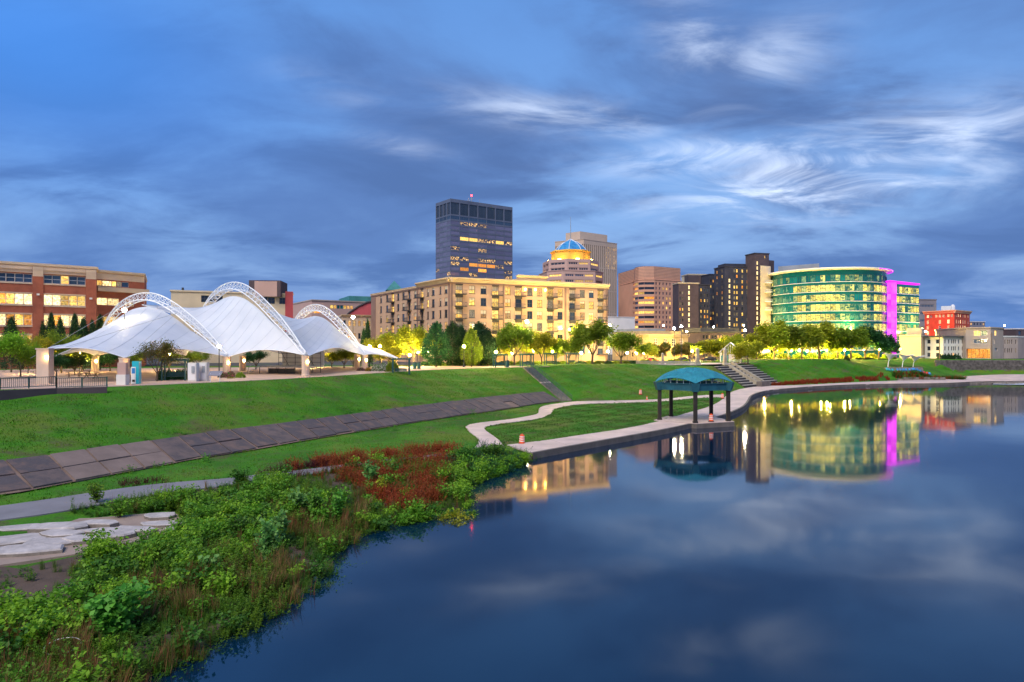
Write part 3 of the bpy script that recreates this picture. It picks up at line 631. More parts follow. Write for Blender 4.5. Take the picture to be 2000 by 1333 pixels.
for px0, px1 in ((725.5, 734), (814.5, 817), (876, 879.5)): fl.trim(fl.u(px0), fl.u(px1), GZ, 27.2, .12, 'stucco_brown', 'pilaster')
ff.trim(-.1, ff.L + .1, 26.75, 27.05, .25, 'stucco_brown', 'string_course'); fl.trim(0, fl.L + .1, 26.75, 27.05, .25, 'stucco_brown', 'string_course')
def corn(f, u0, u1, z0, hgt, out):
    mb = MB(); prof = [(.0, z0), (.25, z0 + .05), (out * .6, z0 + hgt * .5), (out, z0 + hgt * .75), (out, z0 + hgt), (-.6, z0 + hgt)]
    rows_ = [[f.pt(u, z, o) for o, z in prof] for u in (u0, u1)]; mb.strip(rows_); n = len(prof); mb.add(rows_[0], [tuple(range(n))]); mb.add(rows_[1], [tuple(range(n))[::-1]]); mb.build('cornice', MT['cornice_cream'], f.b.root)
corn(ff, -.9, ff.L + .3, 27.1, 1.2, .95); corn(fl, fl.u(816), fl.L + .9, 27.1, 1.2, .95); corn(fl, 0, fl.u(816) - .05, 27.1, .5, .3)
u0, u1 = ff.u(1009), ff.u(1068); ff.trim(u0 + .3, u1 - .3, 28.3, 28.8, .4, 'cornice_cream', 'gable_band', 3); corn(ff, u0, u1, 28.8, .9, .8)
for px in (1025, 1044.5, 1064):        # facade up-lighters under the raised cornice
    mb = MB(); p = ff.pt(ff.u(px), 26.0, .35); mb.lathe([(.05, -.35), (.22, -.25), (.22, .2), (.1, .3)], 8, p); mb.build('wall_lamp', MT['gold_lamp'], B.root)
# ---------------- dark glass office tower
TA, TC, TB = P(851, 397, 538), P(879.8, 388, 520), P(1001, 405, 553)
B = Bldg('office_tower', [V2(TA), V2(TC), V2(TB), V2(TA) + V2(TB) - V2(TC)], GZ, 124.4, 'tall dark steel and glass office tower with louvred top band', 'tower')
for f, nb in ((B.f[0], 4), (B.f[1], 7)):
    bw = f.L / nb
    for k in range(nb):
        f.window(k * bw + .5, (k + 1) * bw - .5, 112.6, 121.8, 'glass_dark', 6, 1, 'steel_tower', .5, .12, 'louvre_panel')
        for r_ in range(19):
            z1_ = 111.6 - r_ * 3.9; gl = 'glass_office'
            if f is B.f[1] and r_ == 4 and k > 0: gl = 'lit_yellow' if k in (1, 2, 5) else 'lit_band'
            elif f is B.f[1] and r_ >= 8: gl = pick((('lit_band', 4), ('glass_office', 5), ('lit_orange', 14 if r_ in (9, 10) and 1 <= k <= 4 else 1), ('lit_warm', 1)))  # cluster of glowing orange panes stands in for a warm reflection in the glass
            elif r_ == 0: gl = 'glass_blue'
            elif f is B.f[1] and r_ == 5 and k == 0: gl = 'glass_office'
            else: gl = pick((('glass_office', 15), ('lit_band', 1.3)))
            f.window(k * bw + .3, (k + 1) * bw - .3, z1_ - 2.7, z1_, gl, 5, 1, 'steel_tower', .12, .1, 'window')
B.done('steel_tower', parapet=1.0)
for px, hh, rad in ((915, 6, .25), (921, 7.5, .25), (918, 4, .2), (909, 4, .2), (936, 5, .15)):
    mb = MB(); p = PZ(px, 545, 124.2); mb.tube([p, p + Vector((0, 0, hh))], rad, 5)
    if px < 930: mb.beam(p + Vector((-1.5, 0, hh * .7)), p + Vector((1.5, 0, hh * .7)), .3, .3)
    mb.build('antenna', MT['grey_metal'], B.root)
mb = MB(); p = PZ(921, 545, 132.2); mb.lathe([(.1, -.5), (.6, -.2), (.6, .3), (.1, .6)], 8, p); mb.build('beacon', MT['red_beacon'], B.root)
# ---------------- domed stepped tower
def octo(c, w, ch):
    h_ = w / 2; k = h_ - ch; return [Vector((c[0] + x, c[1] + y)) for x, y in ((-k, -h_), (k, -h_), (h_, -k), (h_, k), (k, h_), (-k, h_), (-h_, k), (-h_, -k))]
def rotp(poly, c, a): return [Vector((c[0] + (p.x - c[0]) * math.cos(a) - (p.y - c[1]) * math.sin(a), c[1] + (p.x - c[0]) * math.sin(a) + (p.y - c[1]) * math.cos(a))) for p in poly]
DY = 470; dc = V2(PZ(1114.5, DY + 20, 0))
B = Bldg('domed_tower', rotp(octo(dc, 41, 9), dc, R(12)), GZ, zat(522, 450), 'pink stone stepped tower with blue dome on floodlit golden drum', 'tower')
def ribbon(f, z, hgt, gaps=1, ws=None, cell=1.5, cut=True):
    n = max(1, int((f.L - 2.0) / (cell * 4.6))); w_ = (f.L - 2.0) / n
    for k in range(n): f.window(1 + k * w_ + .4, 1 + (k + 1) * w_ - .4, z, z + hgt, pick(ws), 4, 1, 'pink_stone', .3, .35, 'window', cut=cut)
WS = (('glass_dark', 6), ('glass_blue', 3), ('lit_yellow', 3), ('lit_warm', 1))
for f in [B.f[i] for i in (6, 7, 0, 1, 2)]:
    for r_ in range(6): ribbon(f, B.z1 - 4.3 - 3.9 * r_, 1.9, ws=WS)
B.done('pink_stone', 'roof_grey', cap='pink_stone')
def tier(poly, z0, z1, m, rows_=(), ws=WS, name='upper_tier'):
    fake = Bldg.__new__(Bldg); fake.root = B.root; fake.poly = poly; mb = MB()
    for i, p in enumerate(poly):
        f = Face(fake, p, poly[(i + 1) % len(poly)], z0, z1)
        if f.n.y < .35:
            for zz in rows_: ribbon(f, zz, 1.9, ws=ws)
        f.wall(mb)
    mb.add([(p.x, p.y, z1 - .02) for p in poly], [tuple(range(len(poly)))]); return mb.build(name, MT[m], B.root)
z_a, z_b, z_c, z_d = B.z1, zat(500, 455), zat(481, 460), zat(461, 470)
tier(rotp(octo(dc, 37, 10), dc, R(12)), z_a - .5, z_b, 'pink_stone', (z_a + .4, z_a + 4.2))
tier(rotp(octo(dc, 26, 8), dc, R(12)), z_b - .3, z_c, 'gold_render', (), name='drum')
pl = MB(); q = rotp(octo(dc, 27.6, 8.4), dc, R(12)); pl.prism([(p.x, p.y) for p in q], z_c - .6, z_c + .3); pl.build('drum_cornice', MT['gold_render'], B.root)
dm = MB(); q = rotp(octo(dc, 21.5, 6.3), dc, R(12)); rr = [[Vector((dc.x + (p.x - dc.x) * s, dc.y + (p.y - dc.y) * s, z_c + .3 + (z_d - z_c) * h_)) for p in q] for s, h_ in ((1, 0), (.86, .30), (.66, .56), (.42, .78), (.2, .92), (.02, 1.05))]; dm.strip(rr, 0, True); dm.build('dome', MT['blue_dome'], B.root)
dr = MB()
for i in range(8):
    dr.tube([r_[i] + Vector((0, 0, .12)) for r_ in rr], .22, 4)
dr.build('dome_rib', MT['white_steel'], B.root)
mb = MB(); mb.tube([(dc.x, dc.y, z_d), (dc.x, dc.y, zat(424, 490))], [.35, .1], 6); mb.build('spire', MT['grey_metal'], B.root)
for i in (6, 7, 0, 1):                                   # flood lamps on the ledge under the drum
    a, b_ = rotp(octo(dc, 33, 9.6), dc, R(12))[i], rotp(octo(dc, 33, 9.6), dc, R(12))[(i + 1) % 8]; p = (a + b_) / 2
    mb = MB(); mb.box((p.x, p.y, z_b + .5), (2.2, .8, .8), math.atan2((b_ - a).y, (b_ - a).x)); mb.build('flood_lamp', MT['gold_lamp'], B.root)
# ---------------- beige tower with vertical strips
B = Bldg('striped_tower', quadp(1084, 590, 1140, 575, 1205, 600), GZ, zat(468, 577), 'beige concrete tower with narrow vertical dark window strips', 'tower')
for f in (B.f[0], B.f[1]):
    n = 17 if f is B.f[1] else 14
    for k in range(n):
        u = f.L * (k + .5) / n
        for j in range(4): zt = B.z1 - 4 - j * 19.5; f.window(u - .42, u + .42, zt - 18.8, zt, 'glass_dark' if not (j == 0 and k > 10 and f is B.f[1]) else 'lit_band', 1, 6, 'frame_dark', .4, .06, 'window_strip')
B.done('beige_stone', 'roof_grey', cap='beige_stone')
c = (V2(PZ(1146, 605, 0))); mb = MB(); a, b_, d_, e_ = quadp(1105, 600, 1133, 590, 1186, 610); mb.prism([a, b_, d_, e_], B.z1 - 1, zat(453, 592)); mb.build('penthouse', MT['beige_stone'], B.root)
# ---------------- peach rounded building
PY = 470
pc = [V2(PZ(p, y, 0)) for p, y in ((1237, 484), (1239, 476), (1246, 470), (1258, 467), (1278, 467), (1333, 480))]; bk = [pc[-1] + Vector((-20, 35)), pc[0] + Vector((-6, 30))]
B = Bldg('peach_office_building', pc + bk, GZ, zat(546, 467), 'peach stone office building with rounded banded corner and ribbed roof screen')
for i in range(6):
    f = B.f[i]
    for r_ in range(11):
        z = B.z1 - 3.6 - r_ * 3.3
        if i < 5 and i != 4: f.window(.05, f.L - .05, z, z + 1.7, pick((('glass_dark', 3), ('lit_orange', 1), ('lit_yellow', 1.5))), 3, 1, 'frame_dark', .5, .06)
        elif i == 4:
            for k in range(8): u = f.L * (k + .55) / 8.2; f.window(u - .7, u + .7, z - .1, z + 1.8, pick((('glass_dark', 5), ('glass_blue', 3), ('lit_yellow', 2))), 2, 1, 'peach_stone', .3, .08)
B.done('peach_stone', 'roof_grey', cap='peach_stone')
mb = MB(); zt = zat(526, 480); q = [p + (sum(pc, Vector((0, 0))) / 6 - p) * .06 for p in pc] + bk; k = 0; z = B.z1
while z < zt - .5: mb.prism([(p.x, p.y) for p in q], z, z + .75); q2 = [p * 1.0 for p in q]; mb.prism([(p.x * .9995, p.y) for p in q2], z + .75, z + 1.0, 1, None); z += 1.0
mb.build('roof_screen', [MT['peach_stone'], MT['stucco_brown']], B.root)
# ---------------- dark brick hotel blocks
def gridwin(f, n, z0, z1, dz, w_, h_, ws, px=None, nx=1, fr='frame_dark', inset=.2, nz=2):
    us = [f.u(p) for p in px] if px else [f.L * (k + .5) / n for k in range(n)]; z = z1
    while z > z0:
        for u in us:
            if .2 + w_ / 2 < u < f.L - .2 - w_ / 2: f.window(u - w_ / 2, u + w_ / 2, z - h_, z, pick(ws), nx, nz, fr, inset, .07)
        z -= dz
HW = (('glass_blue', 5), ('glass_dark', 2), ('lit_yellow', 5), ('lit_orange', 2), ('lit_dim', 3)); HL = (('lit_white', 1),)
hg = 'dark brick hotel wings'
B = Bldg('brick_hotel_wing', boxp(1325.5, 344, 1364.5, 345.5, 8), GZ, zat(553, 345), 'brown brick hotel wing with cream top band and one lit window column', group=hg)
f = B.f[0]; gridwin(f, 0, 8, B.z1 - 4.4, 2.75, .75, 1.4, HW, [1328.5, 1333.5]); gridwin(f, 0, 8, B.z1 - 1.3, 2.75, .95, 1.9, HL, [1346]); B.done('hotel_brown', cap='cream_render'); f.trim(0, f.L, B.z1 - 3.6, B.z1 - .6, .06, 'cream_render', 'top_band') if False else None
B = Bldg('hotel_annex', boxp(1345, 384, 1388, 386, 10), GZ, zat(536, 385), 'hotel rear block with cream parapet wall behind the brown wing', group=hg)
gridwin(B.f[0], 0, 20, B.z1 - 3, 3, 1.0, 2.2, (('lit_warm', 1),), [1374, 1379]); B.done('cream_render', cap='cream_render')
mb = MB(); q = boxp(1345, 377, 1369, 378, 6); mb.prism(q, GZ, zat(539, 380)); mb.build('plant_room', MT['hotel_brown'], B.root)
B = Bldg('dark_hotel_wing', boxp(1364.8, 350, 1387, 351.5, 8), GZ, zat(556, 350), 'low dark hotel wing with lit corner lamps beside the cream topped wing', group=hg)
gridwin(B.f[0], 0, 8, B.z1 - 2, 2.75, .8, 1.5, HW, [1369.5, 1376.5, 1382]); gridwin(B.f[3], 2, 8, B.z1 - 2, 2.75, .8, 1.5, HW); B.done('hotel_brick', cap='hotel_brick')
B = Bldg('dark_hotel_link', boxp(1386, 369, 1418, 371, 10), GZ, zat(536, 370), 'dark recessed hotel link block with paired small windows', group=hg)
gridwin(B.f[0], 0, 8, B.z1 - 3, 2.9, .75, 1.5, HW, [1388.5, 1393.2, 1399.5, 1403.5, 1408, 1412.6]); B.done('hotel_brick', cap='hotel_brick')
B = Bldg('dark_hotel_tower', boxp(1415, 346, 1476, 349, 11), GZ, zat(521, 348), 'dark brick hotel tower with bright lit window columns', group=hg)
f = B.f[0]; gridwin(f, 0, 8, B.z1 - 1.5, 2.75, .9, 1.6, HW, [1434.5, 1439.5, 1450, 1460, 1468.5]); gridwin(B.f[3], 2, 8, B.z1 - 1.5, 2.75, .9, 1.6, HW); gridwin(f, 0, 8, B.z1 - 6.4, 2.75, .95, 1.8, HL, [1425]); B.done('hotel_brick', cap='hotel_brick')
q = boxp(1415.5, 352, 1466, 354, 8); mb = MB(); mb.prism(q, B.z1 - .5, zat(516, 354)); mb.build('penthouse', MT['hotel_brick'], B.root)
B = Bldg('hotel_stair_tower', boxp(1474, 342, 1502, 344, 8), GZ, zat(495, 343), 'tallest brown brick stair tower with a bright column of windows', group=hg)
f = B.f[0]; gridwin(f, 0, 8, zat(511, 343), 2.52, .95, 1.75, HL, [1479.3]); gridwin(f, 0, zat(505, 343), zat(499.5, 343), 9, .5, 1.3, HW, [1494, 1497]); B.done('hotel_brown', cap='hotel_brick')
q = boxp(1501, 348, 1512, 350, 12); mb = MB(); mb.prism(q, GZ, zat(509, 349)); mb.build('lower_block', MT['hotel_brown'], B.root)
# ---------------- curved glass office building
ARC = []
a0, a1, am = P(1505, 0, 306), P(1723, 0, 300), P(1615, 0, 281)
def arc3(a, m, b, n):
    ax, ay, bx, by, cx_, cy_ = a.x, a.y, m.x, m.y, b.x, b.y; d = 2 * (ax * (by - cy_) + bx * (cy_ - ay) + cx_ * (ay - by))
    ux = ((ax * ax + ay * ay) * (by - cy_) + (bx * bx + by * by) * (cy_ - ay) + (cx_ * cx_ + cy_ * cy_) * (ay - by)) / d; uy = ((ax * ax + ay * ay) * (cx_ - bx) + (bx * bx + by * by) * (ax - cx_) + (cx_ * cx_ + cy_ * cy_) * (bx - ax)) / d
    r_ = math.hypot(ax - ux, ay - uy); t0, t1 = math.atan2(ay - uy, ax - ux), math.atan2(cy_ - uy, cx_ - ux)
    if t1 < t0: t1 += 2 * math.pi
    return [Vector((ux + r_ * math.cos(t0 + (t1 - t0) * i / n), uy + r_ * math.sin(t0 + (t1 - t0) * i / n))) for i in range(n + 1)], (ux, uy, r_)
NB = 40
ARC, (ux, uy, ur) = arc3(a0, am, a1, NB)
ztop = zat(528, 282)
B = Bldg('curved_glass_building', ARC + [V2(P(1723, 0, 345)), V2(P(1505, 0, 345))], GZ, ztop, 'curved teal glass office building with glowing magenta corner fin')
bright = [max(.0, .25 + .75 * math.sin(i * .55 + 1.2) * math.sin(i * .21)) for i in range(NB)]
for i, v in ((13, 1), (14, 1), (15, 1), (16, 1), (17, 1), (27, 1), (28, 1), (29, 1), (30, 1), (31, 1), (32, .9), (33, .8), (10, .8), (9, .6), (21, .5), (24, .8), (25, .6), (35, .7), (36, .7)): bright[i] = v
FH = 4.0; zr = zat(549.5, 290)
for i in range(NB):
    f = B.f[i]
    for r_ in range(8):
        z0_ = zr - FH * r_ - 1.2 + .1
        br = bright[i] * random.uniform(.7, 1.2)
        if r_ == 0: gl = pick((('glass_teal', 6), ('lit_office_faint', 3), ('lit_office_dim', 2)))
        else: gl = 'lit_office' if br > .68 else 'lit_office_dim' if br > .4 else 'lit_office_faint' if random.random() < .7 else 'glass_teal'
        f.window(.03, f.L - .03, z0_, z0_ + 2.75, gl, 2, 1, 'frame_dark', .1, .05, 'glass_panel')
B.done('glass_teal', 'roof_grey', .8)
rim = MB()
def ring(r_, z): return [Vector((ux + (p.x - ux) * r_ / ur, uy + (p.y - uy) * r_ / ur, z)) for p in ARC]
rim.strip([ring(ur - 2, ztop + .2), ring(ur + .1, ztop - .1), ring(ur + 2.4, ztop + .25), ring(ur + 2.4, ztop + .75), ring(ur - 6, ztop + 1.6)]); rim.build('roof_eave', MT['white_panel'], B.root)
for r_ in range(8):                                      # thin shelves at every floor line
    s = MB(); z = zr - FH * r_ - 1.35; s.strip([ring(ur, z), ring(ur + .35, z), ring(ur + .35, z + .16), ring(ur, z + .16)]); s.build('sun_shelf', MT['white_steel'], B.root)
mb = MB(); mb.prism([V2(P(1520, 0, 330)), V2(P(1600, 0, 318)), V2(P(1600, 0, 340)), V2(P(1520, 0, 345))], ztop - 1, zat(517, 322)); mb.build('roof_plant', MT['roof_grey'], B.root)
q = [V2(P(1485, 0, 300)), V2(P(1505.2, 0, 303)), V2(P(1505.2, 0, 340)), V2(P(1490, 0, 340))]; mb = MB(); mb.prism(q, GZ, zat(519.5, 301)); mb.build('stair_wing', MT['cream_render'], B.root)
for py in (553, 571, 589.5, 606):
    z = zat(py, 301); mb = MB(); p = P(1499.5, py, 301.3); mb.box((p.x, p.y - .6, z), (2.9, 1.8, .2)); mb.beam((p.x - 1.4, p.y - 1.4, z + 1), (p.x + 1.4, p.y - 1.4, z + 1), .08, .08)
    for k in range(7): mb.beam((p.x - 1.4 + k * .46, p.y - 1.4, z), (p.x - 1.4 + k * .46, p.y - 1.4, z + 1), .05, .05)
    mb.build('wing_balcony', MT['white_steel'], B.root)
# magenta fin, its coloured light put in as emission; violet slot and right wing
fy = 288
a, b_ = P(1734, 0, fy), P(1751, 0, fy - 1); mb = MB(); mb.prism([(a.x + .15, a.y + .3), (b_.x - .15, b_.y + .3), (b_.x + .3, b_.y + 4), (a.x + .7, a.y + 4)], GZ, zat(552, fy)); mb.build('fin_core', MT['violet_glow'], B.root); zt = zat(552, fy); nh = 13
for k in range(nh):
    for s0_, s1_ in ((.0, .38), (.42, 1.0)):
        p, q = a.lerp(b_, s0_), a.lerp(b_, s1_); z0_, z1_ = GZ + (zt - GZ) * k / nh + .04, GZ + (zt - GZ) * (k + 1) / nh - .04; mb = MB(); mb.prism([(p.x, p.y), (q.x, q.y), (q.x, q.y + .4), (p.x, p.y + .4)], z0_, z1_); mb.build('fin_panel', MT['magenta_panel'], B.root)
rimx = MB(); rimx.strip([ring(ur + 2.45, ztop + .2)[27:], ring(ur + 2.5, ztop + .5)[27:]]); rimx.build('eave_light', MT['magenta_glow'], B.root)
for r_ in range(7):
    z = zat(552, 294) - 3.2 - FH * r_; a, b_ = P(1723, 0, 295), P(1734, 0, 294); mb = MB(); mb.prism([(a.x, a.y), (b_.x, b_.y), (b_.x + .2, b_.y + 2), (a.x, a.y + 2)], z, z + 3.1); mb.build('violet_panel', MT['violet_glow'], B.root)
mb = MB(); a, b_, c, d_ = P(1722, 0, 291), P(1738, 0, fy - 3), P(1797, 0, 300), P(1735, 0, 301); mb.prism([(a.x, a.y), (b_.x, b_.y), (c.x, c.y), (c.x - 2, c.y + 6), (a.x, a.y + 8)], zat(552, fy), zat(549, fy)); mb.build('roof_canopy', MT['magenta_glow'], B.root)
W0, W1 = P(1751.2, 0, 289.5), P(1795, 0, 298)
fk = Bldg.__new__(Bldg); fk.root = B.root; f = Face(fk, V2(W0), V2(W1), GZ, zat(556, 292)); mb = MB()
for r_ in range(7):
    z = zat(561, 292) - 3.0 - FH * r_ + .3
    for k in range(8): u = f.L * k / 8; f.window(u + .03, u + f.L / 8 - .03, z, z + 2.7, pick((('lit_office', 6 if r_ == 2 else 2), ('lit_office_dim', 3), ('lit_office_faint', 1))), 2, 1, 'frame_dark', .1, .05, 'glass_panel')
    f.trim(0, f.L, z - .45, z - .2, .3, 'white_steel', 'sun_shelf')
f.wall(mb); f2 = Face(fk, V2(W1), V2(W1) + Vector((-4, 25)), GZ, zat(556, 292)); f2.wall(mb); mb.build('wing_wall', MT['glass_teal'], B.root)
# ---------------- right of the glass building
B = Bldg('grey_office_slab', boxp(1794, 427, 1829, 429, 30), GZ, zat(585, 428), 'dull grey purple office slab behind the red brick building')
for r_ in range(6): B.f[0].window(1.2, B.f[0].L - 1.8, B.z1 - 5 - 4.6 * r_, B.z1 - 3.2 - 4.6 * r_, 'glass_blue', 9, 1, 'grey_panel', .2, .3)
B.done('grey_panel', cap='grey_panel')
B = Bldg('red_brick_hotel', quadp(1806, 338, 1864, 324, 1894, 336), GZ, zat(611, 326), 'bright red floodlit brick building with pale cornice')
for f, cols in ((B.f[0], (1812, 1818.5, 1828.5, 1835.5, 1842.5, 1852, 1859)), (B.f[1], (1868, 1872, 1876, 1881, 1885, 1891))):
    for r_, (za, hh) in enumerate(((617, 1.4), (628.5, 1.9), (639.5, 1.9), (650, 1.9), (661, 1.9))):
        for j, px in enumerate(cols):
            if r_ > 0 and f is B.f[0] and j in (1, 2, 4, 6): continue
            u = f.u(px); z = zat(za, 328); f.window(u - .6, u + .6, z - hh / 2, z + hh / 2, pick((('lit_warm', 5), ('lit_white', 2), ('glass_dark', 2))), 2, 2, 'frame_white', .2, .1)
B.done('red_brick_floodlit', 'roof_grey')
for f in B.f[:2]: corn(f, -.6, f.L + .6, B.z1 - .3, 1.5, .9)
q = boxp(1838, 345, 1858, 342, 8); mb = MB(); mb.prism(q, B.z1 - 1, zat(598, 343)); mb.build('lift_house', MT['white_panel'], B.root); p = P(1861, 0, 342); mb = MB(); mb.lathe([(1.0, 0), (1.0, 4.6), (.7, 5.4), (.2, 5.7)], 10, (p.x, p.y, B.z1 - .8)); mb.build('roof_tank', MT['white_panel'], B.root)
rl = bpy.data.lights.new('red_flood', 'AREA'); rl.energy = 5200; rl.color = (1, .10, .04); rl.size = 10; rl.shape = 'DISK'; lo = bpy.data.objects.new('flood_light', rl); col.objects.link(lo); lo.parent = B.root; p = P(1822, 0, 312); lo.location = Vector((p.x, p.y, 9)) - ORG[B.root.name]; lo.rotation_euler = (R(115), 0, R(-10))
B = Bldg('cream_box_building', [V2(P(1757, 0, 268)), V2(P(1799, 0, 259)), V2(P(1813, 0, 270)), V2(P(1775, 0, 282))], GZ, zat(655, 262), 'blank cream rendered box building beside the magenta fin')
q = [V2(P(1771, 0, 272)), V2(P(1799, 0, 267)), V2(P(1801, 0, 276)), V2(P(1775, 0, 280))]; mb = MB(); mb.prism(q, B.z1 - .5, zat(641, 268)); mb.build('upper_box', MT['cream_render'], B.root); B.done('cream_render', cap='cream_render')
B = Bldg('white_two_storey_house', [V2(P(1806, 0, 262)), V2(P(1842, 0, 254)), V2(P(1887, 0, 259)), V2(P(1887, 0, 272)), V2(P(1810, 0, 274))], GZ, zat(657, 258), 'white two storey building with regular dark windows and dark eave')
for f, cols, ww in ((B.f[0], (1814, 1831), .75), (B.f[1], (1846, 1853, 1859, 1862.5, 1866, 1872.5, 1880), .36)):
    for py in (667.5, 681, 693.5):
        for px in cols: u = f.u(px); f.window(u - ww, u + ww, zat(py, 257) - .75, zat(py, 257) + .75, pick((('glass_dark', 5), ('glass_blue', 3), ('lit_orange', .6))), 1, 1, 'frame_dark', .2, .06)
    f.trim(-.2, f.L + .2, B.z1 - .45, B.z1 + .1, .7, 'roof_dark', 'eave')
B.done('stucco_white', 'roof_dark')
B = Bldg('concrete_office_block', [V2(P(1886, 0, 256)), V2(P(1935, 0, 250)), V2(P(1959.5, 0, 258)), V2(P(1959.5, 0, 280)), V2(P(1826, 0, 292)), V2(P(1830, 0, 277))], GZ, zat(640, 253), 'weathered beige concrete office block with glowing ground floor arcade')
f, f2 = B.f[0], B.f[1]
for px, py, ww, hh, gl in ((1908.5, 651, 1.15, .95, 'lit_yellow'), (1921, 651, 1.1, .95, 'lit_office_dim'), (1908.5, 667, 1.15, .75, 'glass_blue'), (1921, 667, 1.1, .75, 'glass_blue')): u = f.u(px); f.window(u - ww, u + ww, zat(py, 252) - hh, zat(py, 252) + hh, gl, 2, 1, 'frame_white', .25, .07)
f.window(f.u(1887), f.u(1934), GZ + .3, zat(681.5, 252), 'lit_orange', 6, 1, 'frame_dark', 1.6, .08, 'arcade')
for px, py, ww, hh, gl in ((1944.5, 651, 1.2, .95, 'lit_yellow'), (1942, 667, .6, .9, 'lit_dim'), (1946, 683, 1.3, .55, 'glass_blue')): u = f2.u(px); f2.window(u - ww, u + ww, zat(py, 254) - hh, zat(py, 254) + hh, gl, 2, 1, 'frame_white', .25, .07)
B.done('concrete_beige', cap='concrete_beige')
B = Bldg('pale_warehouse', [V2(P(1960, 0, 259)), V2(P(1988, 0, 262)), V2(P(2010, 0, 275)), V2(P(1975, 0, 285))], GZ, zat(657, 260), 'pale low warehouse with narrow windows at the street end')
for px in (1963, 1968, 1971.5, 1976, 1984):
    for py in (668, 685): u = B.f[0].u(px); B.f[0].window(u - .3, u + .3, zat(py, 260) - .8, zat(py, 260) + .8, pick((('glass_dark', 3), ('lit_dim', 2))), 1, 2, 'frame_dark', .2, .05)
B.done('concrete_beige', cap='stucco_white')
for args in (('navy_roofed_office', 1894, 1924, 520, 628, 'grey_panel', 'small blue grey office with ribbed wall beyond the red brick building'), ('brick_store', 1984, 2060, 300, 642, 'hotel_brown', 'brown brick store at the far end of the street'), ('low_white_depot', 1188, 1240, 420, 619, 'white_panel', 'low blank white depot beside the peach building')):
    B = Bldg(args[0], boxp(args[1], args[3], args[2], args[3] + 6, 20), GZ, zat(args[4], args[3]), args[6]); gridwin(B.f[0], 5 if args[0] != 'low_white_depot' else 0, GZ + 3, B.z1 - 1.2, 4.2, 1.6, 1.6, (('glass_blue', 3), ('glass_dark', 2), ('lit_warm', .5))); B.done(args[5], cap='white_panel')
B = Bldg('low_dark_pavilion', boxp(1366, 255, 1445, 262, 16), GZ, zat(648, 258), 'long low dark roofed building in front of the hotel'); gridwin(B.f[0], 14, GZ + 2, B.z1 - 1.4, 3.4, 1.0, 1.3, (('lit_warm', 2), ('glass_dark', 4))); B.done('hotel_brown', cap='roof_dark')
q = boxp(1368, 258, 1443, 264, 10); mb = MB(); mb.prism(q, B.z1 - .2, zat(641, 262)); mb.build('roof_plant', MT['roof_dark'], B.root)
# ---------------- yellow lit civic building
B = Bldg('stone_civic_building', quadp(1196, 232, 1268, 214, 1344, 220), GZ, zat(655, 216), 'low yellow lit stone civic building with tall framed windows')
for f, cols in ((B.f[1], (1281, 1300, 1316, 1331)), (B.f[0], (1205, 1220, 1235, 1252))):
    for px in cols: u = f.u(px); f.window(u - .75, u + .75, zat(677, 218), zat(662, 218), pick((('lit_warm', 2), ('glass_dark', 1))), 2, 3, 'frame_white', .3, .12, sill=True); f.window(u - .55, u + .55, zat(697, 218), zat(689, 218), pick((('lit_warm', 1), ('glass_dark', 1))), 1, 2, 'frame_dark', .3, .08)
B.done('yellow_stone', 'roof_grey')
for f in B.f[:2]: corn(f, -.3, f.L + .3, B.z1 - .5, .8, .6)
mb = MB(); q = quadp(1196, 238, 1262, 224, 1330, 228); mb.prism(q, B.z1 - .3, zat(647, 226)); mb.build('attic_storey', MT['yellow_stone'], B.root)
mb = MB(); q = quadp(1205, 240, 1262, 228, 1300, 232); mb.prism(q, B.z1, zat(642, 228)); mb.build('attic_roof', MT['roof_grey'], B.root)
# ---------------- left: brick office building
S0, S1, S2 = P(-230, 0, 120), P(0, 0, 129), P(188, 0, 138.5)
zb = zat(511.5, 129)
B = Bldg('brick_office_building', [V2(P(-150, 0, 122)), V2(S2), V2(S2) + Vector((-8, 14)), V2(P(-150, 0, 138))], GZ, zb, 'red brick office building with cream top and long lit window bands')
f = B.f[0]
piers = [(-150, -60), (-45, 62.5), (84, 167), (187, 190)]
for (p0, p1) in ((-42, 63), (85.5, 167)):
    u0_, u1_ = f.u(p0), f.u(p1); n = 6 if p0 < 0 else 5; wq = (u1_ - u0_) / n
    for r_, (ya, yb) in enumerate(((537, 553.5), (575.5, 596), (615, 636.5), (655, 672))):
        za, zc_ = zat(ya, 133), zat(yb, 133)
        for k in range(n):
            gl = ('glass_blue' if not (p0 > 0 and k == 2) else 'lit_yellow') if r_ == 0 else pick((('lit_white', 5), ('lit_yellow', 3), ('lit_orange', 1)))
            f.window(u0_ + k * wq, u0_ + (k + 1) * wq, zc_, za, gl, 1, 2, 'frame_white', .25, .07)
        f.trim(u0_ - .1, u1_ + .1, zc_ - .3, zc_ - .02, .12, 'stone_cream', 'sill_band')
        if r_ > 0: f.trim(u0_ - .05, u1_ + .05, za + .02, za + .25, .06, 'stone_cream', 'lintel')
B.done('brick_red', cap='stone_cream')
uA, uB_ = f.u(63.5), f.u(84.5); zp = zat(541, 133)
f.trim(0, uA - .05, zat(536, 133) + .05, zb - .55, .05, 'stone_cream', 'stone_band'); f.trim(f.u(85), f.u(167), zat(536, 133) + .05, zb - .55, .05, 'stone_cream', 'stone_band')
for p0, p1 in ((63.5, 84.5), (167.5, 188)): f.trim(f.u(p0), f.u(p1), zp, zb - .55, .28, 'stone_cream', 'pier_top'); f.trim(f.u(p0), f.u(p1), GZ, zp, .24, 'brick_red', 'pier')
for dz in (1.2, 1.8): f.trim(0, f.L, zb - dz, zb - dz + .12, .32, 'stone_cream', 'string_course')
for px, py in ((74, 577), (177, 581)): mb = MB(); p = f.pt(f.u(px), zat(py, 134), .42); mb.box(p, (.45, .4, .35), f.rz); mb.build('wall_lamp', MT['frame_white'], B.root)
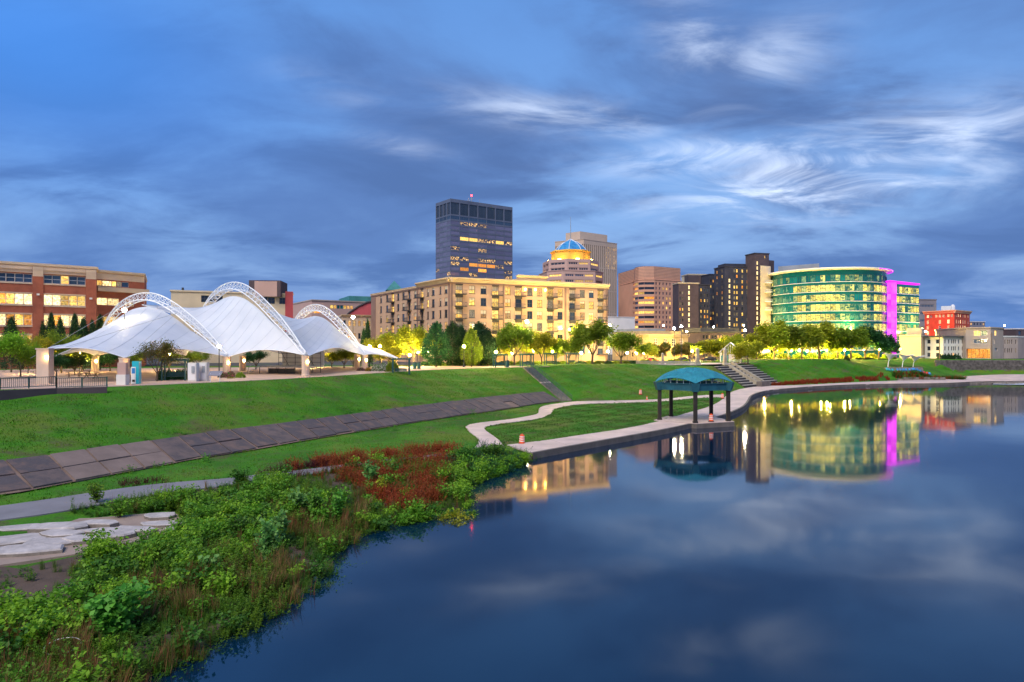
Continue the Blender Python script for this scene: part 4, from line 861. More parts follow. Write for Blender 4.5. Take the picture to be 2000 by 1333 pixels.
# stepped right end
E0, E1 = V2(P(188.5, 0, 142)), V2(P(282, 0, 150))
B2 = Bldg('brick_office_wing', [E0, E1, E1 + Vector((-7, 14)), E0 + Vector((-7, 14))], GZ, zat(529, 143), 'lower set back end wing of the red brick office building')
f = B2.f[0]
for k, (p0, p1, gl) in enumerate(((188.5, 200, 'lit_yellow'), (200, 219, 'lit_white'), (219, 228, 'lit_yellow'), (228, 238, 'lit_dim'), (238, 252, 'glass_blue'))): f.window(max(.02, f.u(p0)), f.u(p1), zat(561, 146), zat(551, 146), gl, 1, 1, 'frame_white', .25, .06)
for k, (p0, p1, gl) in enumerate(((189, 210, 'lit_white'), (210, 233, 'lit_white'), (245, 262, 'lit_warm'))): f.window(max(.02, f.u(p0)), f.u(p1), zat(598, 146), zat(584, 146), gl, 2, 1, 'frame_white', .25, .06); f.window(max(.02, f.u(p0)), f.u(p1), zat(636, 146), zat(620, 146), 'lit_yellow', 2, 1, 'frame_white', .25, .06)
B2.done('brick_red', cap='stone_cream')
f.trim(0, f.L, zat(549, 146), B2.z1 - .55, .05, 'stone_cream', 'stone_band'); f.trim(-.1, f.L + .6, zat(572, 146), zat(563, 146), .9, 'stone_cream', 'ledge')
# ---------------- tan warehouse behind the tents
B = Bldg('tan_warehouse', boxp(334, 178, 572, 190, 30), GZ, zat(571, 184), 'old tan warehouse with boarded windows behind the white tents')
f = B.f[0]
for px in (400, 412, 428, 516, 530, 552): f.window(f.u(px) - .9, f.u(px) + .9, zat(592, 184), zat(579, 184), 'glass_dark', 2, 2, 'frame_dark', .3, .1)
B.done('cream_render', cap='cream_render')
f.trim(f.u(557), f.L + .02, GZ, B.z1 + .6, .3, 'theatre_red', 'red_end_wall')
q = boxp(486, 186, 548, 187, 9); mb = MB(); mb.prism(q, B.z1 - 1, zat(549, 188)); mb.build('water_tank_house', MT['hotel_brown'], B.root); q = boxp(497, 185.8, 541, 186.8, 9); mb = MB(); mb.prism(q, B.z1 - 1, zat(551, 188)); mb.build('stained_parapet', MT['pink_stone'], B.root)
mb = MB(); p = P(357, 571, 182); mb.tube([p, p + Vector((0, 0, 1.2))], .3, 8); mb.build('vent_pipe', MT['frame_dark'], B.root)
# ---------------- theatre with red curved roof
B = Bldg('theatre_building', boxp(609, 262, 735, 276, 40), GZ, zat(588, 268), 'theatre with glazed top floor and sweeping dark red curved roof')
f = B.f[0]
for k in range(7): u0_ = f.u(645 + k * 6.5); f.window(u0_, u0_ + 1.15, zat(603, 266), zat(596, 266), pick((('lit_yellow', 2), ('lit_warm', 1), ('glass_teal', 1))), 1, 1, 'frame_dark', .2, .06)
for k in range(3): u0_ = f.u(607 + 6 + k * 6); f.window(u0_, u0_ + 1.1, zat(613, 266), zat(607, 266), 'lit_orange', 1, 1, 'frame_dark', .2, .06)
B.done('pink_stone', 'roof_grey', cap='concrete_beige')
mb = MB(); pr = [(p, zat(y, 258)) for p, y in ((668, 628), (682, 612), (700, 600), (716, 592), (735, 588))]
a = [PZ(p, 258, z) for p, z in pr]; b_ = [PZ(p, 259, z - 3) + Vector((0, 0, 0)) for p, z in pr]; lo_ = [PZ(p, 258, GZ) for p, z in pr]; bk_ = [x + Vector((0, 14, 0)) for x in a]
mb.strip([lo_, a, bk_]); mb.build('curved_wall', MT['theatre_red'], B.root)
mb = MB(); mb.strip([[x + Vector((0, -.5, 0)) for x in a], [x + Vector((0, -.5, .5)) for x in a], [x + Vector((0, 14, .5)) for x in a]]); mb.build('curved_roof', MT['roof_dark'], B.root)
q = boxp(682, 272, 727, 276, 20); mb = MB(); mb.prism(q, B.z1 - .5, zat(579, 274)); mb.build('fly_tower', MT['green_copper'], B.root)
B = Bldg('porticoed_hall', boxp(668, 215, 726, 219, 6), GZ, zat(617, 216), 'pale classical hall front beside the apartment block'); gridwin(B.f[0], 6, GZ + 2, B.z1 - 1.5, 4, .8, 1.8, (('lit_warm', 3), ('glass_dark', 1)), None, 1); B.done('stone_cream', cap='stone_cream')
for f in B.f[:1]: corn(f, -.3, f.L + .3, B.z1 - .4, .7, .6)
# ---------------- green pyramid roof turret
B = Bldg('green_turret', boxp(757, 330, 786, 332, 7.5), GZ, zat(566, 330), 'small tower with green copper pyramid roof behind the apartments', 'tower'); gridwin(B.f[0], 5, B.z1 - 4, B.z1 - 1, 3, .5, 1.2, (('glass_dark', 1),)); B.done('green_copper')
c = sum(B.poly, Vector((0, 0))) / 4; mb = MB(); mb.add([(p.x + (p.x - c.x) * .12, p.y + (p.y - c.y) * .12, B.z1 - .1) for p in B.poly] + [(c.x, c.y, zat(548, 333))], ((0, 1, 4), (1, 2, 4), (2, 3, 4), (3, 0, 4), (3, 2, 1, 0))); mb.build('pyramid_roof', MT['green_copper'], B.root)
# ================================================================== TENTS
m, t, b = newmat('tent_fabric'); f_ = tnoise(t, .35, 4, .5, 'World'); o_ = tramp(t, f_, ((.3, (.56, .61, .70)), (.7, (.66, .70, .78)))); t.links.new(o_, b.inputs['Base Color']); b.inputs['Roughness'].default_value = .6
tr = t.nodes.new('ShaderNodeBsdfTranslucent'); tr.inputs[0].default_value = (.70, .68, .62, 1); mx = t.nodes.new('ShaderNodeMixShader'); mx.inputs[0].default_value = .18
t.links.new(b.outputs[0], mx.inputs[1]); t.links.new(tr.outputs[0], mx.inputs[2]); t.links.new(mx.outputs[0], t.nodes['Material Output'].inputs[0])
mat('seam_grey', (.42, .46, .54), .6, .1, 2)
mat('pillar_render', (.60, .46, .36), .85, .12, .8, stain=.2)
glow('lamp_globe', (1, .72, .26), 1200); glow('lamp_globe_far', (1, .68, .16), 1800); glow('lamp_tall', (1, .85, .55), 500); glow('flood_white', (1, .78, .40), 130); glow('sconce', (1, .60, .18), 60)
ARS = [0, .03, .12, .24, .36, .48, .58, .68, .78, .88, .96, 1]; ARH = [0, .10, .32, .57, .79, .95, 1, .975, .87, .66, .34, 0]
def archpt(A, B_, apex, s, drop=0.0):
    hh = apex - (A.z + B_.z) / 2; k = sum(np.interp(min(1, max(0, s + o)), ARS, ARH) for o in (-.03, 0, .03)) / 3; q = A.lerp(B_, s); return Vector((q.x, q.y, q.z + hh * float(k) - drop))
def truss(A, B_, apex, wdt=1.25, n=26):
    A, B_ = Vector(A), Vector(B_); mb = MB(); d = (B_ - A); d.z = 0; d.normalize(); side = Vector((-d.y, d.x, 0)); ch = [[], [], []]
    for i in range(n + 1):
        s = i / n; c = archpt(A, B_, apex, s); wv = wdt * (.35 + .65 * min(1, 5 * s, 5 * (1 - s)))
        tg = (archpt(A, B_, apex, min(1, s + .03)) - archpt(A, B_, apex, max(0, s - .03))).normalized()
        nrm = side.cross(tg).normalized(); nrm = nrm if nrm.z > 0 else -nrm
        ch[0].append(c + side * wv * .5 - nrm * wv * .4); ch[1].append(c - side * wv * .5 - nrm * wv * .4); ch[2].append(c + nrm * wv * .5)
    for c in ch: mb.tube(c, .085, 5)
    for i in range(n):
        for a, b_ in ((0, 1), (1, 2), (2, 0)):
            mb.tube([ch[a][i], ch[b_][i + 1]], .035, 4, 0, False); mb.tube([ch[a][i], ch[b_][i]], .035, 4, 0, False)
    return mb
def membrane(anchors, ks, feet, apex, drop, per=16, rise=1.0, bow=.10, rows=20, pw=1.75):
    """fabric stretched from the edge cables up to a ridge slung under the arch"""
    loop = []; kk = []; n = len(anchors); c = sum((Vector(a) for a in anchors), Vector()) / n
    for i in range(n):
        a, b_ = Vector(anchors[i]), Vector(anchors[(i + 1) % n]); L_ = (b_ - a).length; k0, k1 = ks[i], ks[(i + 1) % n]
        for k in range(per):
            s = k / per; p = a.lerp(b_, s); q = 4 * s * (1 - s); inw = (c - p); inw.z = 0; p = p + inw.normalized() * bow * L_ * q; p.z += (min(rise, L_ * .07) if max(a.z, b_.z) < 11 else -.3) * q; loop.append(p); kk.append(k0 + (k1 - k0) * s)
    rws = []
    for r_ in range(rows + 1):
        s = r_ / rows; row = []
        for p, k in zip(loop, kk):
            t_ = archpt(feet[0], feet[1], apex, k, drop * min(1, k * 4)); h_ = p.lerp(t_, s); h_.z = p.z + (t_.z - p.z) * (s ** pw); row.append(h_)
        rws.append(row)
    mb = MB(); mb.strip(rws, 0, True); sm_ = MB()
    for j in range(0, len(loop), 4): sm_.tube([r_[j] + Vector((0, 0, .015)) for r_ in rws[:-1]], .018, 4, 0, False)
    return mb, loop, sm_
A_f, A_b = P(443, 697, 100), PZ(186, 112, 9.2); B_f, B_b = P(597, 695, 96), PZ(372, 118, 9.2); C_f, C_b = P(712, 694, 121), PZ(556, 136, 9.2)
P0, PK, T0_ = P(88, 683, 76), P(243, 699, 78), PZ(100, 100, 9.0)
def pillar(root, p, r_=.62, sq=False):
    mb = MB()
    if sq: mb.box((p.x, p.y, (6.5 + p.z) / 2), (r_ * 2, r_ * 1.3, p.z - 6.5)); mb.box((p.x, p.y, p.z + .06), (r_ * 2.2, r_ * 1.5, .16))
    else: mb.lathe([(r_ * 1.08, 0), (r_ * 1.08, .25), (r_, .3), (r_, p.z - 6.7), (r_ * 1.1, p.z - 6.65), (r_ * 1.1, p.z - 6.5)], 14, (p.x, p.y, 6.5))
    o = mb.build('pillar', MT['pillar_render'], root); s = MB(); s.lathe([(.05, -.15), (.13, -.1), (.13, .12), (.05, .2)], 8, (p.x + r_ * .75, p.y - r_ * .75, p.z - .9)); s.build('wall_lamp', MT['sconce'], o)
zA_, zB_ = zat(577, 105), zat(556, 107)
def AR(k, dr): return archpt(A_f, A_b, zA_, k, dr)
def BR_(k, dr): return archpt(B_f, B_b, zB_, k, dr) + Vector((.3, .3, 0))
def tent(label, anchors, ks, feet, apex, pills, rise, n, pw, cables=(), drop=1.6):
    root = empty('tensile_tent', (feet[0].x, feet[0].y, 6.5), label, 'tent', 'white tensile tents on the plaza')
    mb, loop, seams = membrane(anchors, ks, feet, apex, drop, rise=rise, pw=pw); o = mb.build('membrane', MT['tent_fabric'], root, True); seams.build('seam', MT['seam_grey'], o)
    e = MB(); e.tube(loop + loop[:1], .05, 4, 0, False); e.build('edge_cable', MT['white_steel'], root)
    truss(*feet, apex, n=n).build('truss_arch', MT['white_steel'], root)
    c = MB(); 
    for a, b_ in cables: c.tube([a, b_], .025, 4)
    for q in (.2, .3, .4, .5, .6): c.tube([archpt(*feet, apex, q, drop), archpt(*feet, apex, q, .5)], .03, 4)
    c.build('stay_cable', MT['grey_metal'], root)
    for p, sq in pills: pillar(root, p, .68 if sq else .55, sq)
    return root
p1a, p1b = P(243, 594, 93), P(312, 600, 97)
tent('white peaked tent with its corner on a broad square pillar by the railing', [P0, PK, A_f, A_b + Vector((12, 6, 0)), A_b, T0_], (.80, .34, 0, .40, .78, .82), (A_f + Vector((0, 0, -.1)), A_b), zat(577, 105), ((P0, True), (A_f, False), (A_b, False), (PK, False)), 1.1, 30, 1.35, ((p1a, P(60, 700, 84)), (P(345, 612, 101), P(250, 695, 79)), (P(345, 612, 101), P(110, 684, 77))))
p2a, p2b = P(432, 574, 107), P(490, 580, 104)
tent('tallest white peaked tent standing over the scaffold stage', [A_f + Vector((.3, 0, 0)), B_f, PZ(640, 116, 9.6), B_b + Vector((14, 8, 0)), AR(.62, 1.2), AR(.36, .9), AR(.16, .6)], (.30, .0, .25, .55, .80, .72, .5), (B_f + Vector((0, 0, -.1)), B_b), zat(556, 107), ((B_f, False), (PZ(474, 118, 9.2), False)), 1.3, 34, 1.3)
p3a, p3b = P(590, 613, 120), P(622, 613, 118)
TL = P(785, 703, 118)
tent('smallest white tent with a long pointed tail beside the lamp post', [B_f + Vector((.4, .3, 0)), C_f, TL, PZ(735, 135, 9.6), C_b + Vector((10, 4, 0)), C_b, BR_(.34, 1.2), BR_(.14, .7)], (.35, .0, .06, .25, .58, .78, .78, .55), (C_f + Vector((0, 0, -.1)), C_b), zat(599, 127), ((C_f, False), (PZ(698, 126, 9.3), False)), 1.2, 28, 1.3)
def flood(name, p, label, z0=6.5, rad=.22, mt='flood_white'):
    r_ = empty(name, (p.x, p.y, z0), label, 'lamp'); mb = MB(); mb.tube([(p.x, p.y, z0), (p.x, p.y, p.z - rad)], [.09, .06], 6); mb.build('pole', MT['dark_metal'], r_)
    g = MB(); g.lathe([(.05, -rad), (rad * .8, -rad * .6), (rad, 0), (rad * .8, rad * .6), (.05, rad)], 8, p); g.build('lamp_head', MT[mt], r_)
flood('flood_lamp', P(243, 606, 99), 'bright flood lamp rising beside the left tent arch', rad=.3); flood('flood_lamp', P(689.5, 620, 150), 'bright flood lamp in front of the theatre red roof', rad=.36)
# stage and scaffold under the middle tent
SG = empty('concert_stage', PZ(548, 110, 6.5), 'low scaffold concert stage with white backdrop under the tallest tent', 'stage')
s0, s1 = PZ(507, 106, 7.7), PZ(592, 104, 7.7); d_ = (s1 - s0).normalized(); nn = Vector((-d_.y, d_.x, 0))
mb = MB(); mb.prism([V2(s0), V2(s1), V2(s1 + nn * 6), V2(s0 + nn * 6)], 7.45, 7.7); mb.build('deck', MT['grey_metal'], SG)
bq0, bq1 = s0 + nn * 6 + Vector((0, 0, 0)), s1 + nn * 6; mb = MB(); mb.add([bq0, bq1, bq1 + Vector((0, 0, 3.2)), bq0 + Vector((0, 0, 3.2)), bq0 + nn * .1, bq1 + nn * .1, bq1 + nn * .1 + Vector((0, 0, 3.2)), bq0 + nn * .1 + Vector((0, 0, 3.2))], ((0, 1, 2, 3), (7, 6, 5, 4), (3, 2, 6, 7), (0, 3, 7, 4), (1, 5, 6, 2))); mb.build('backdrop', MT['stucco_white'], SG)
L_ = (s1 - s0).length
for k in range(6):
    p = s0 + d_ * L_ * k / 5; mb = MB(); mb.tube([(p.x, p.y, 6.5), (p.x, p.y, 7.5)], .05, 5); mb.build('leg', MT['dark_metal'], SG); p = p + nn * 5; mb = MB(); mb.tube([(p.x, p.y, 6.5), (p.x, p.y, 10.3)], .04, 5); mb.build('scaffold_pole', MT['dark_metal'], SG)
for z in (8.2, 8.9, 9.6, 10.2): mb = MB(); a = s0 + nn * 5; b_ = s1 + nn * 5; mb.tube([(a.x, a.y, z), (b_.x, b_.y, z)], .035, 5); mb.build('scaffold_rail', MT['dark_metal'], SG)
for k in (0, 3): mb = MB(); a = s0 + nn * 5 + d_ * L_ * (k / 5 + .03); b_ = a + d_ * 1.6; mb.tube([(a.x, a.y, 10.2), (b_.x, b_.y, 7.7)], .04, 5); mb.build('brace', MT['dark_metal'], SG)
for k in (1, 2, 3): p = s0 + d_ * L_ * (k / 5 + .09) + Vector((0, 0, 0)); mb = MB(); mb.box((p.x, p.y + .6, 6.95), (1.3, .4, .8)); mb.build('speaker', MT['plastic_black'], SG)
mb = MB(); a = s0 - d_ * 1.8
for k in range(6): mb.box((a.x + d_.x * k * .3, a.y + d_.y * k * .3, 6.6 + k * .2), (.3, 1.0, .06))
mb.tube([(a.x, a.y - .5, 7.4), (s0.x, s0.y - .5, 8.6)], .04, 5, 0); mb.tube([(a.x, a.y - .5, 6.5), (a.x, a.y - .5, 7.4)], .04, 5, 0); mb.build('stage_steps', MT['grey_metal'], SG)
# ================================================================== PAVILION
PCN = Vector((24.95, 94.2, .6)); PR = 4.75
PV = empty('water_pavilion', PCN, 'open five post pavilion with faceted blue dome canopy at the water edge', 'pavilion')
ang = [R(-101 + 72 * k) for k in range(5)]; pts = [PCN + Vector((PR * math.cos(a), PR * math.sin(a), 0)) for a in ang]
for p, a in zip(pts, ang):
    mb = MB(); mb.box((p.x, p.y, 2.5), (.46, .46, 4.6), 0); mb.box((p.x, p.y, .75), (.58, .58, .3), 0); mb.build('post', MT['brown_post'], PV)
    mb = MB(); q = [(p.x + s * x * math.cos(a) - y * math.sin(a), p.y + s * x * math.sin(a) + y * math.cos(a)) for s, x, y in ((1, .42, -.42), (1, .42, .42), (1, -.42, .42), (1, -.42, -.42))]; q2 = [(p.x + (x - p.x) * 1.35 + math.cos(a) * .15, p.y + (y - p.y) * 1.35 + math.sin(a) * .15) for x, y in q]; mb.prism(q, 4.75, 5.85, 0, q2); mb.build('bracket', MT['teal_metal'], PV)
for i in range(5):
    a, b_ = pts[i], pts[(i + 1) % 5]; mb = MB(); mb.beam((a.x, a.y, 5.3), (b_.x, b_.y, 5.3), .34, .78); mb.beam((a.x, a.y, 5.74), (b_.x, b_.y, 5.74), .6, .08); mb.beam((a.x, a.y, 4.88), (b_.x, b_.y, 4.88), .6, .08); mb.build('ring_beam', MT['teal_metal'], PV)
DRD, ZA = PR * 1.13, 7.68
def dz(r_): return ZA - 1.86 * (r_ / DRD) ** 2
dm = MB(); rows_ = 7; segs = 40
def rad(th): k = (th - ang[0]) % R(72) - R(36); return DRD * math.cos(R(36)) / math.cos(k)
rws = []
for i in range(rows_):
    s = (i + .0) / (rows_ - 1); row = []
    for j in range(segs):
        th = ang[0] + 2 * math.pi * (j + .5 * (i % 2)) / segs; r_ = max(.02, s) * rad(th) if i == rows_ - 1 else max(.02, s) * (rad(th) * s + DRD * .9 * (1 - s)); z = dz(r_) + (.10 * (1 if (j // 2 + i) % 2 else -1) if 0 < i < rows_ - 1 else 0); row.append((PCN.x + r_ * math.cos(th), PCN.y + r_ * math.sin(th), z))
    rws.append(row)
for i in range(rows_ - 1):
    for j in range(segs):
        j2 = (j + 1) % segs; a, b_, c, d = rws[i][j], rws[i][j2], rws[i + 1][j2], rws[i + 1][j]
        if i % 2: dm.add([a, b_, c, d], ((0, 1, 2), (0, 2, 3)))
        else: dm.add([a, b_, c, d], ((0, 1, 3), (1, 2, 3)))
mat('canopy_blue', (.03, .23, .29), .4, .3, .9, stain=.3)
o = dm.build('canopy', MT['canopy_blue'], PV); sm = o.modifiers.new('thickness', 'SOLIDIFY'); sm.thickness = .06
for i in range(5):
    a, b_ = pts[i], pts[(i + 1) % 5]
    for s in (.15, .32, .5, .68, .85):
        p = a.lerp(b_, s); r_ = math.hypot(p.x - PCN.x, p.y - PCN.y); mb = MB(); mb.tube([(p.x, p.y, 5.75), (p.x, p.y, dz(r_) - .02)], .04, 5); mb.build('strut', MT['white_steel'], PV)
mb = MB(); q = [pts[4] + Vector((-.9, -.5, 0)), pts[0] + Vector((0, -.7, 0)), pts[1] + Vector((.7, -.4, 0)), pts[2] + Vector((.6, .4, 0)), pts[3] + Vector((-.5, .4, 0))]; mb.prism([(p.x, p.y) for p in q], -1.2, .60); mb.prism([(p.x, p.y) for p in q], .602, .65, 1); mb.build('base_slab', [MT['kerb_concrete'], MT['walk_concrete']], PV)
# ================================================================== TRAFFIC DRUMS AND CONES
def drum():
    r_ = empty('traffic_drum', (0, 0, 0), '', 'traffic drum', 'orange traffic drums along the paths')
    mb = MB(); prof = [(.30, .06), (.30, .26), (.285, .27), (.285, .48), (.27, .49), (.27, .70), (.25, .71), (.25, .92), (.20, .98), (.08, 1.0)]; mb.lathe(prof, 16); mb.build('barrel', MT['plastic_orange'], r_)
    for z0, z1, ra in ((.30, .40, .292), (.52, .62, .278), (.74, .84, .260)): s = MB(); s.lathe([(ra, z0), (ra, z1)], 16); s.build('reflective_band', MT['plastic_white'], r_)
    s = MB(); s.lathe([(.40, 0), (.40, .06), (.30, .10)], 16); s.build('base', MT['plastic_black'], r_); s = MB(); s.tube([(-.09, 0, .98), (-.07, 0, 1.08), (.07, 0, 1.08), (.09, 0, .98)], .025, 5); s.build('handle', MT['plastic_orange'], r_); return r_
def cone():
    r_ = empty('traffic_cone', (0, 0, 0), '', 'traffic cone', 'small orange traffic cones on the levee toe'); s = MB(); s.lathe([(.17, .03), (.03, .70)], 12); s.build('cone_body', MT['plastic_orange'], r_); s = MB(); s.box((0, 0, .02), (.42, .42, .04)); s.build('base', MT['plastic_black'], r_); s = MB(); s.lathe([(.118, .30), (.083, .44)], 12); s.build('reflective_band', MT['plastic_white'], r_); return r_
def spawn(proto, used, loc, label=None, rz=0.0, sc_=None, tilt=None):
    o = proto if not used else copy_tree(proto); o.location = loc
    o.rotation_euler = (tilt or 0, 0, rz); used.append(1)
    if label: o['label'] = label
    if sc_: o.scale = (sc_,) * 3 if isinstance(sc_, (int, float)) else sc_
    return o
D, du = drum(), []
for px, py, z, lab, ti in ((1019, 866, .62, 'leaning orange drum on grass by the footpath junction', .06), (1389, 824, .66, 'orange traffic drum standing between the pavilion posts', 0), (1411, 779, .64, 'orange traffic drum on walkway bend behind the pavilion', 0), (1251, 776, 0, 'orange traffic drum on the grass at the levee foot beside a small cone', 0)):
    p = G(px, py, z if z else 1.1)
    if not z: p.z = gz(p.x, p.y)
    elif px == 1019: p.z = gz(p.x, p.y)
    spawn(D, du, p, lab, random.random(), None, ti)
Cn, cu = cone(), []
for px, py in ((1263.5, 770.5), (1288, 768.5)): p = G(px, py, 1.4); p = G(px, py, gz(p.x, p.y)); p.z = gz(p.x, p.y); spawn(Cn, cu, p, 'small orange cone on grass near the levee foot drum', sc_=1.15)
# ================================================================== RAILING, KIOSK, STREET FURNITURE
RL = empty('plaza_railing', P(0, 762, 68), 'teal metal railing above a low brick wall at the plaza corner', 'railing')
pa, pb, pc_ = PZ(-60, 60.4, 6.5), PZ(110, 65.8, 6.5), PZ(209, 68, 6.5)
for a, b_, zz in ((pa, pb, 6.75), (pb, pc_, 6.6)):
    n = max(2, int((b_ - a).length / 1.9))
    for z in (.12, .98): mb = MB(); mb.beam((a.x, a.y, zz + z), (b_.x, b_.y, zz + z), .06, .06); mb.build('rail', MT['green_metal'], RL)
    for k in range(n + 1): p = a.lerp(b_, k / n); mb = MB(); mb.box((p.x, p.y, zz + .5), (.08, .08, 1.1)); mb.build('post', MT['green_metal'], RL)
    me = None; m_ = int((b_ - a).length / .16)
    bal = MB(); bal.box((0, 0, .55), (.025, .025, .86)); me = bal.mesh('baluster', MT['green_metal'])
    for k in range(m_): p = a.lerp(b_, (k + .5) / m_); put('baluster', me, RL, (p.x, p.y, zz))
mb = MB(); 
for a, b_ in ((pa, pb), (pb, pc_)): mb.beam((a.x, a.y, 6.1), (b_.x, b_.y, 6.1), .4, 1.05)
mb.build('brick_wall', MT['brick_red'] if False else MT['hotel_brown'], RL)
# kiosk
p = G(265, 750, 6.53); K_ = empty('ticket_kiosk', p, 'slim aqua and white information kiosk with screen', 'kiosk')
mb = MB(); mb.box((p.x + .12, p.y, p.z + 1.25), (.75, .55, 2.5)); mb.build('body', MT['plastic_aqua'], K_); mb = MB(); mb.box((p.x - .08, p.y - .30, p.z + .95), (.5, .06, 1.85)); mb.build('front_panel', MT['plastic_white'], K_); mb = MB(); mb.box((p.x - .06, p.y - .34, p.z + 1.45), (.34, .03, .6)); mb.build('screen', MT['plastic_blue'], K_)
mb = MB(); mb.box((p.x - .05, p.y - .34, p.z + .35), (.3, .03, .25)); mb.build('slot', MT['plastic_black'], K_)
p = G(240, 752, 6.53); K_ = empty('poster_pillar', p, 'short beige pillar with a poster panel beside the aqua kiosk', 'pillar'); mb = MB(); mb.box((p.x, p.y, p.z + .55), (1.0, .8, 1.1)); mb.build('plinth', MT['stucco_white'], K_); mb = MB(); mb.box((p.x, p.y, p.z + 1.75), (.9, .5, 1.3)); mb.build('panel', MT['pink_stone'], K_)
for k, (pp, lab) in enumerate((((378, 745), 'white metal utility cabinet beside the swing pergola'), ((398, 744), 'white utility cabinet with grey meter box'))):
    p = G(pp[0], pp[1], 6.53); K_ = empty('utility_cabinet', p, lab, 'cabinet', 'white utility cabinets'); mb = MB(); mb.box((p.x, p.y, p.z + 1.1), (1.0, .8, 2.2)); mb.build('case', MT['stucco_white'], K_); mb = MB(); mb.box((p.x - .02, p.y - .42, p.z + 1.1), (.8, .04, 1.9)); mb.build('door', MT['white_panel'], K_); mb = MB(); mb.box((p.x + .15, p.y - .48, p.z + 1.4), (.3, .12, .8)); mb.build('meter_box', MT['grey_metal'], K_)
p = G(420, 747, 6.5); K_ = empty('information_panel', p, 'tilted dark information panel on two white legs at the lawn edge', 'sign')
for s in (-.55, .55): mb = MB(); mb.tube([(p.x + s, p.y, p.z - .2), (p.x + s, p.y, p.z + 1.0)], .04, 6); mb.build('leg', MT['white_steel'], K_)
mb = MB(); mb.add([Vector((p.x + x, p.y + y, p.z + z + q)) for q in (0, .06) for x, y, z in ((-.75, -.2, .75), (.75, -.2, .75), (.75, .35, 1.25), (-.75, .35, 1.25))], ((3, 2, 1, 0), (4, 5, 6, 7), (0, 1, 5, 4), (1, 2, 6, 5), (2, 3, 7, 6), (3, 0, 4, 7))); mb.build('panel', MT['grey_panel'], K_)
def pergola():
    r_ = empty('swing_pergola', (0, 0, 0), '', 'pergola', 'green swing pergolas along the levee crest')
    for x in (-1.35, 1.35):
        for y in (0, .9): mb = MB(); mb.box((x, y, 1.25), (.16, .16, 2.5)); mb.build('post', MT['green_metal'], r_)
    for y in (0, .9): mb = MB(); mb.box((0, y, 2.52), (3.1, .10, .2)); mb.build('beam', MT['green_metal'], r_)
    for k in range(7): mb = MB(); mb.box((-1.35 + k * .45, .45, 2.68), (.08, 1.5, .12)); mb.build('rafter', MT['green_metal'], r_)
    mb = MB()
    for k in range(4): mb.box((0, .25 + k * .11, .5), (2.0, .09, .04))
    s = mb.build('swing_seat', MT['green_metal'], r_); mb = MB()
    for k in range(4): mb.box((0, .70 + k * .03, .62 + k * .11), (2.0, .03, .09))
    mb.build('seat_back', MT['green_metal'], s)
    for x in (-.95, .95): mb = MB(); mb.tube([(x, .45, .5), (x, .45, 2.45)], .02, 4); mb.build('chain', MT['dark_metal'], r_)
    return r_
PG, pu = pergola(), []
for px, py, lab, rz in ((339, 744, 'green swing pergola next to the white utility cabinets', .1), (784, 727.5, 'green swing pergola behind a round clipped bush', .3), (979, 718, 'green swing pergola beside the head of the narrow stairs', .5), (1031, 716.5, 'green swing pergola at the top of the narrow stairs', .5), (1077, 714, 'green swing pergola on the crest under the vase shaped trees', .5), (1120, 712, 'green swing pergola on the crest under the vase shaped trees', .5)):
    p = G(px, py, 6.53) if py > 713 else PZ(px, 160, 6.6); spawn(PG, pu, (p.x, p.y, gz(p.x, p.y) + .02), lab, rz)
def bin_():
    r_ = empty('litter_bin', (0, 0, 0), '', 'bin', 'litter bins'); mb = MB(); mb.lathe([(.30, 0), (.34, .9), (.36, .92), (.36, 1.0)], 14); mb.build('body', MT['green_metal'], r_); mb = MB(); mb.lathe([(.37, 1.0), (.36, 1.1), (.2, 1.22), (.12, 1.22)], 14); mb.build('lid', MT['dark_metal'], r_); return r_
BN, bu = bin_(), []
for px, py, lab in ((810, 721, 'dark litter bin on the brick path beside a second bin'), (818, 721, 'green litter bin on the brick path beside a second bin'), (991, 717, 'dark litter bin next to a swing pergola near the narrow stairs')): p = G(px, py, 6.53); spawn(BN, bu, p, lab, sc_=1.15)
# picnic tables under the tents
def table():
    r_ = empty('picnic_table', (0, 0, 0), '', 'table', 'picnic tables under the left tent'); mb = MB(); mb.box((0, 0, .75), (1.8, .75, .06)); mb.build('top', MT['timber'], r_)
    for y in (-.6, .6): mb = MB(); mb.box((0, y, .45), (1.8, .28, .05)); mb.build('bench', MT['timber'], r_)
    for x in (-.6, .6): mb = MB(); mb.beam((x, -.6, .02), (x, .25, .75), .06, .1); mb.beam((x, .6, .02), (x, -.25, .75), .06, .1); mb.build('leg', MT['timber'], r_)
    return r_
TB_, tu = table(), []
for px, Y in ((145, 92), (165, 96), (178, 88)): p = PZ(px, Y, 6.53); spawn(TB_, tu, p, 'wooden picnic table under the left tent', random.random() * .6)
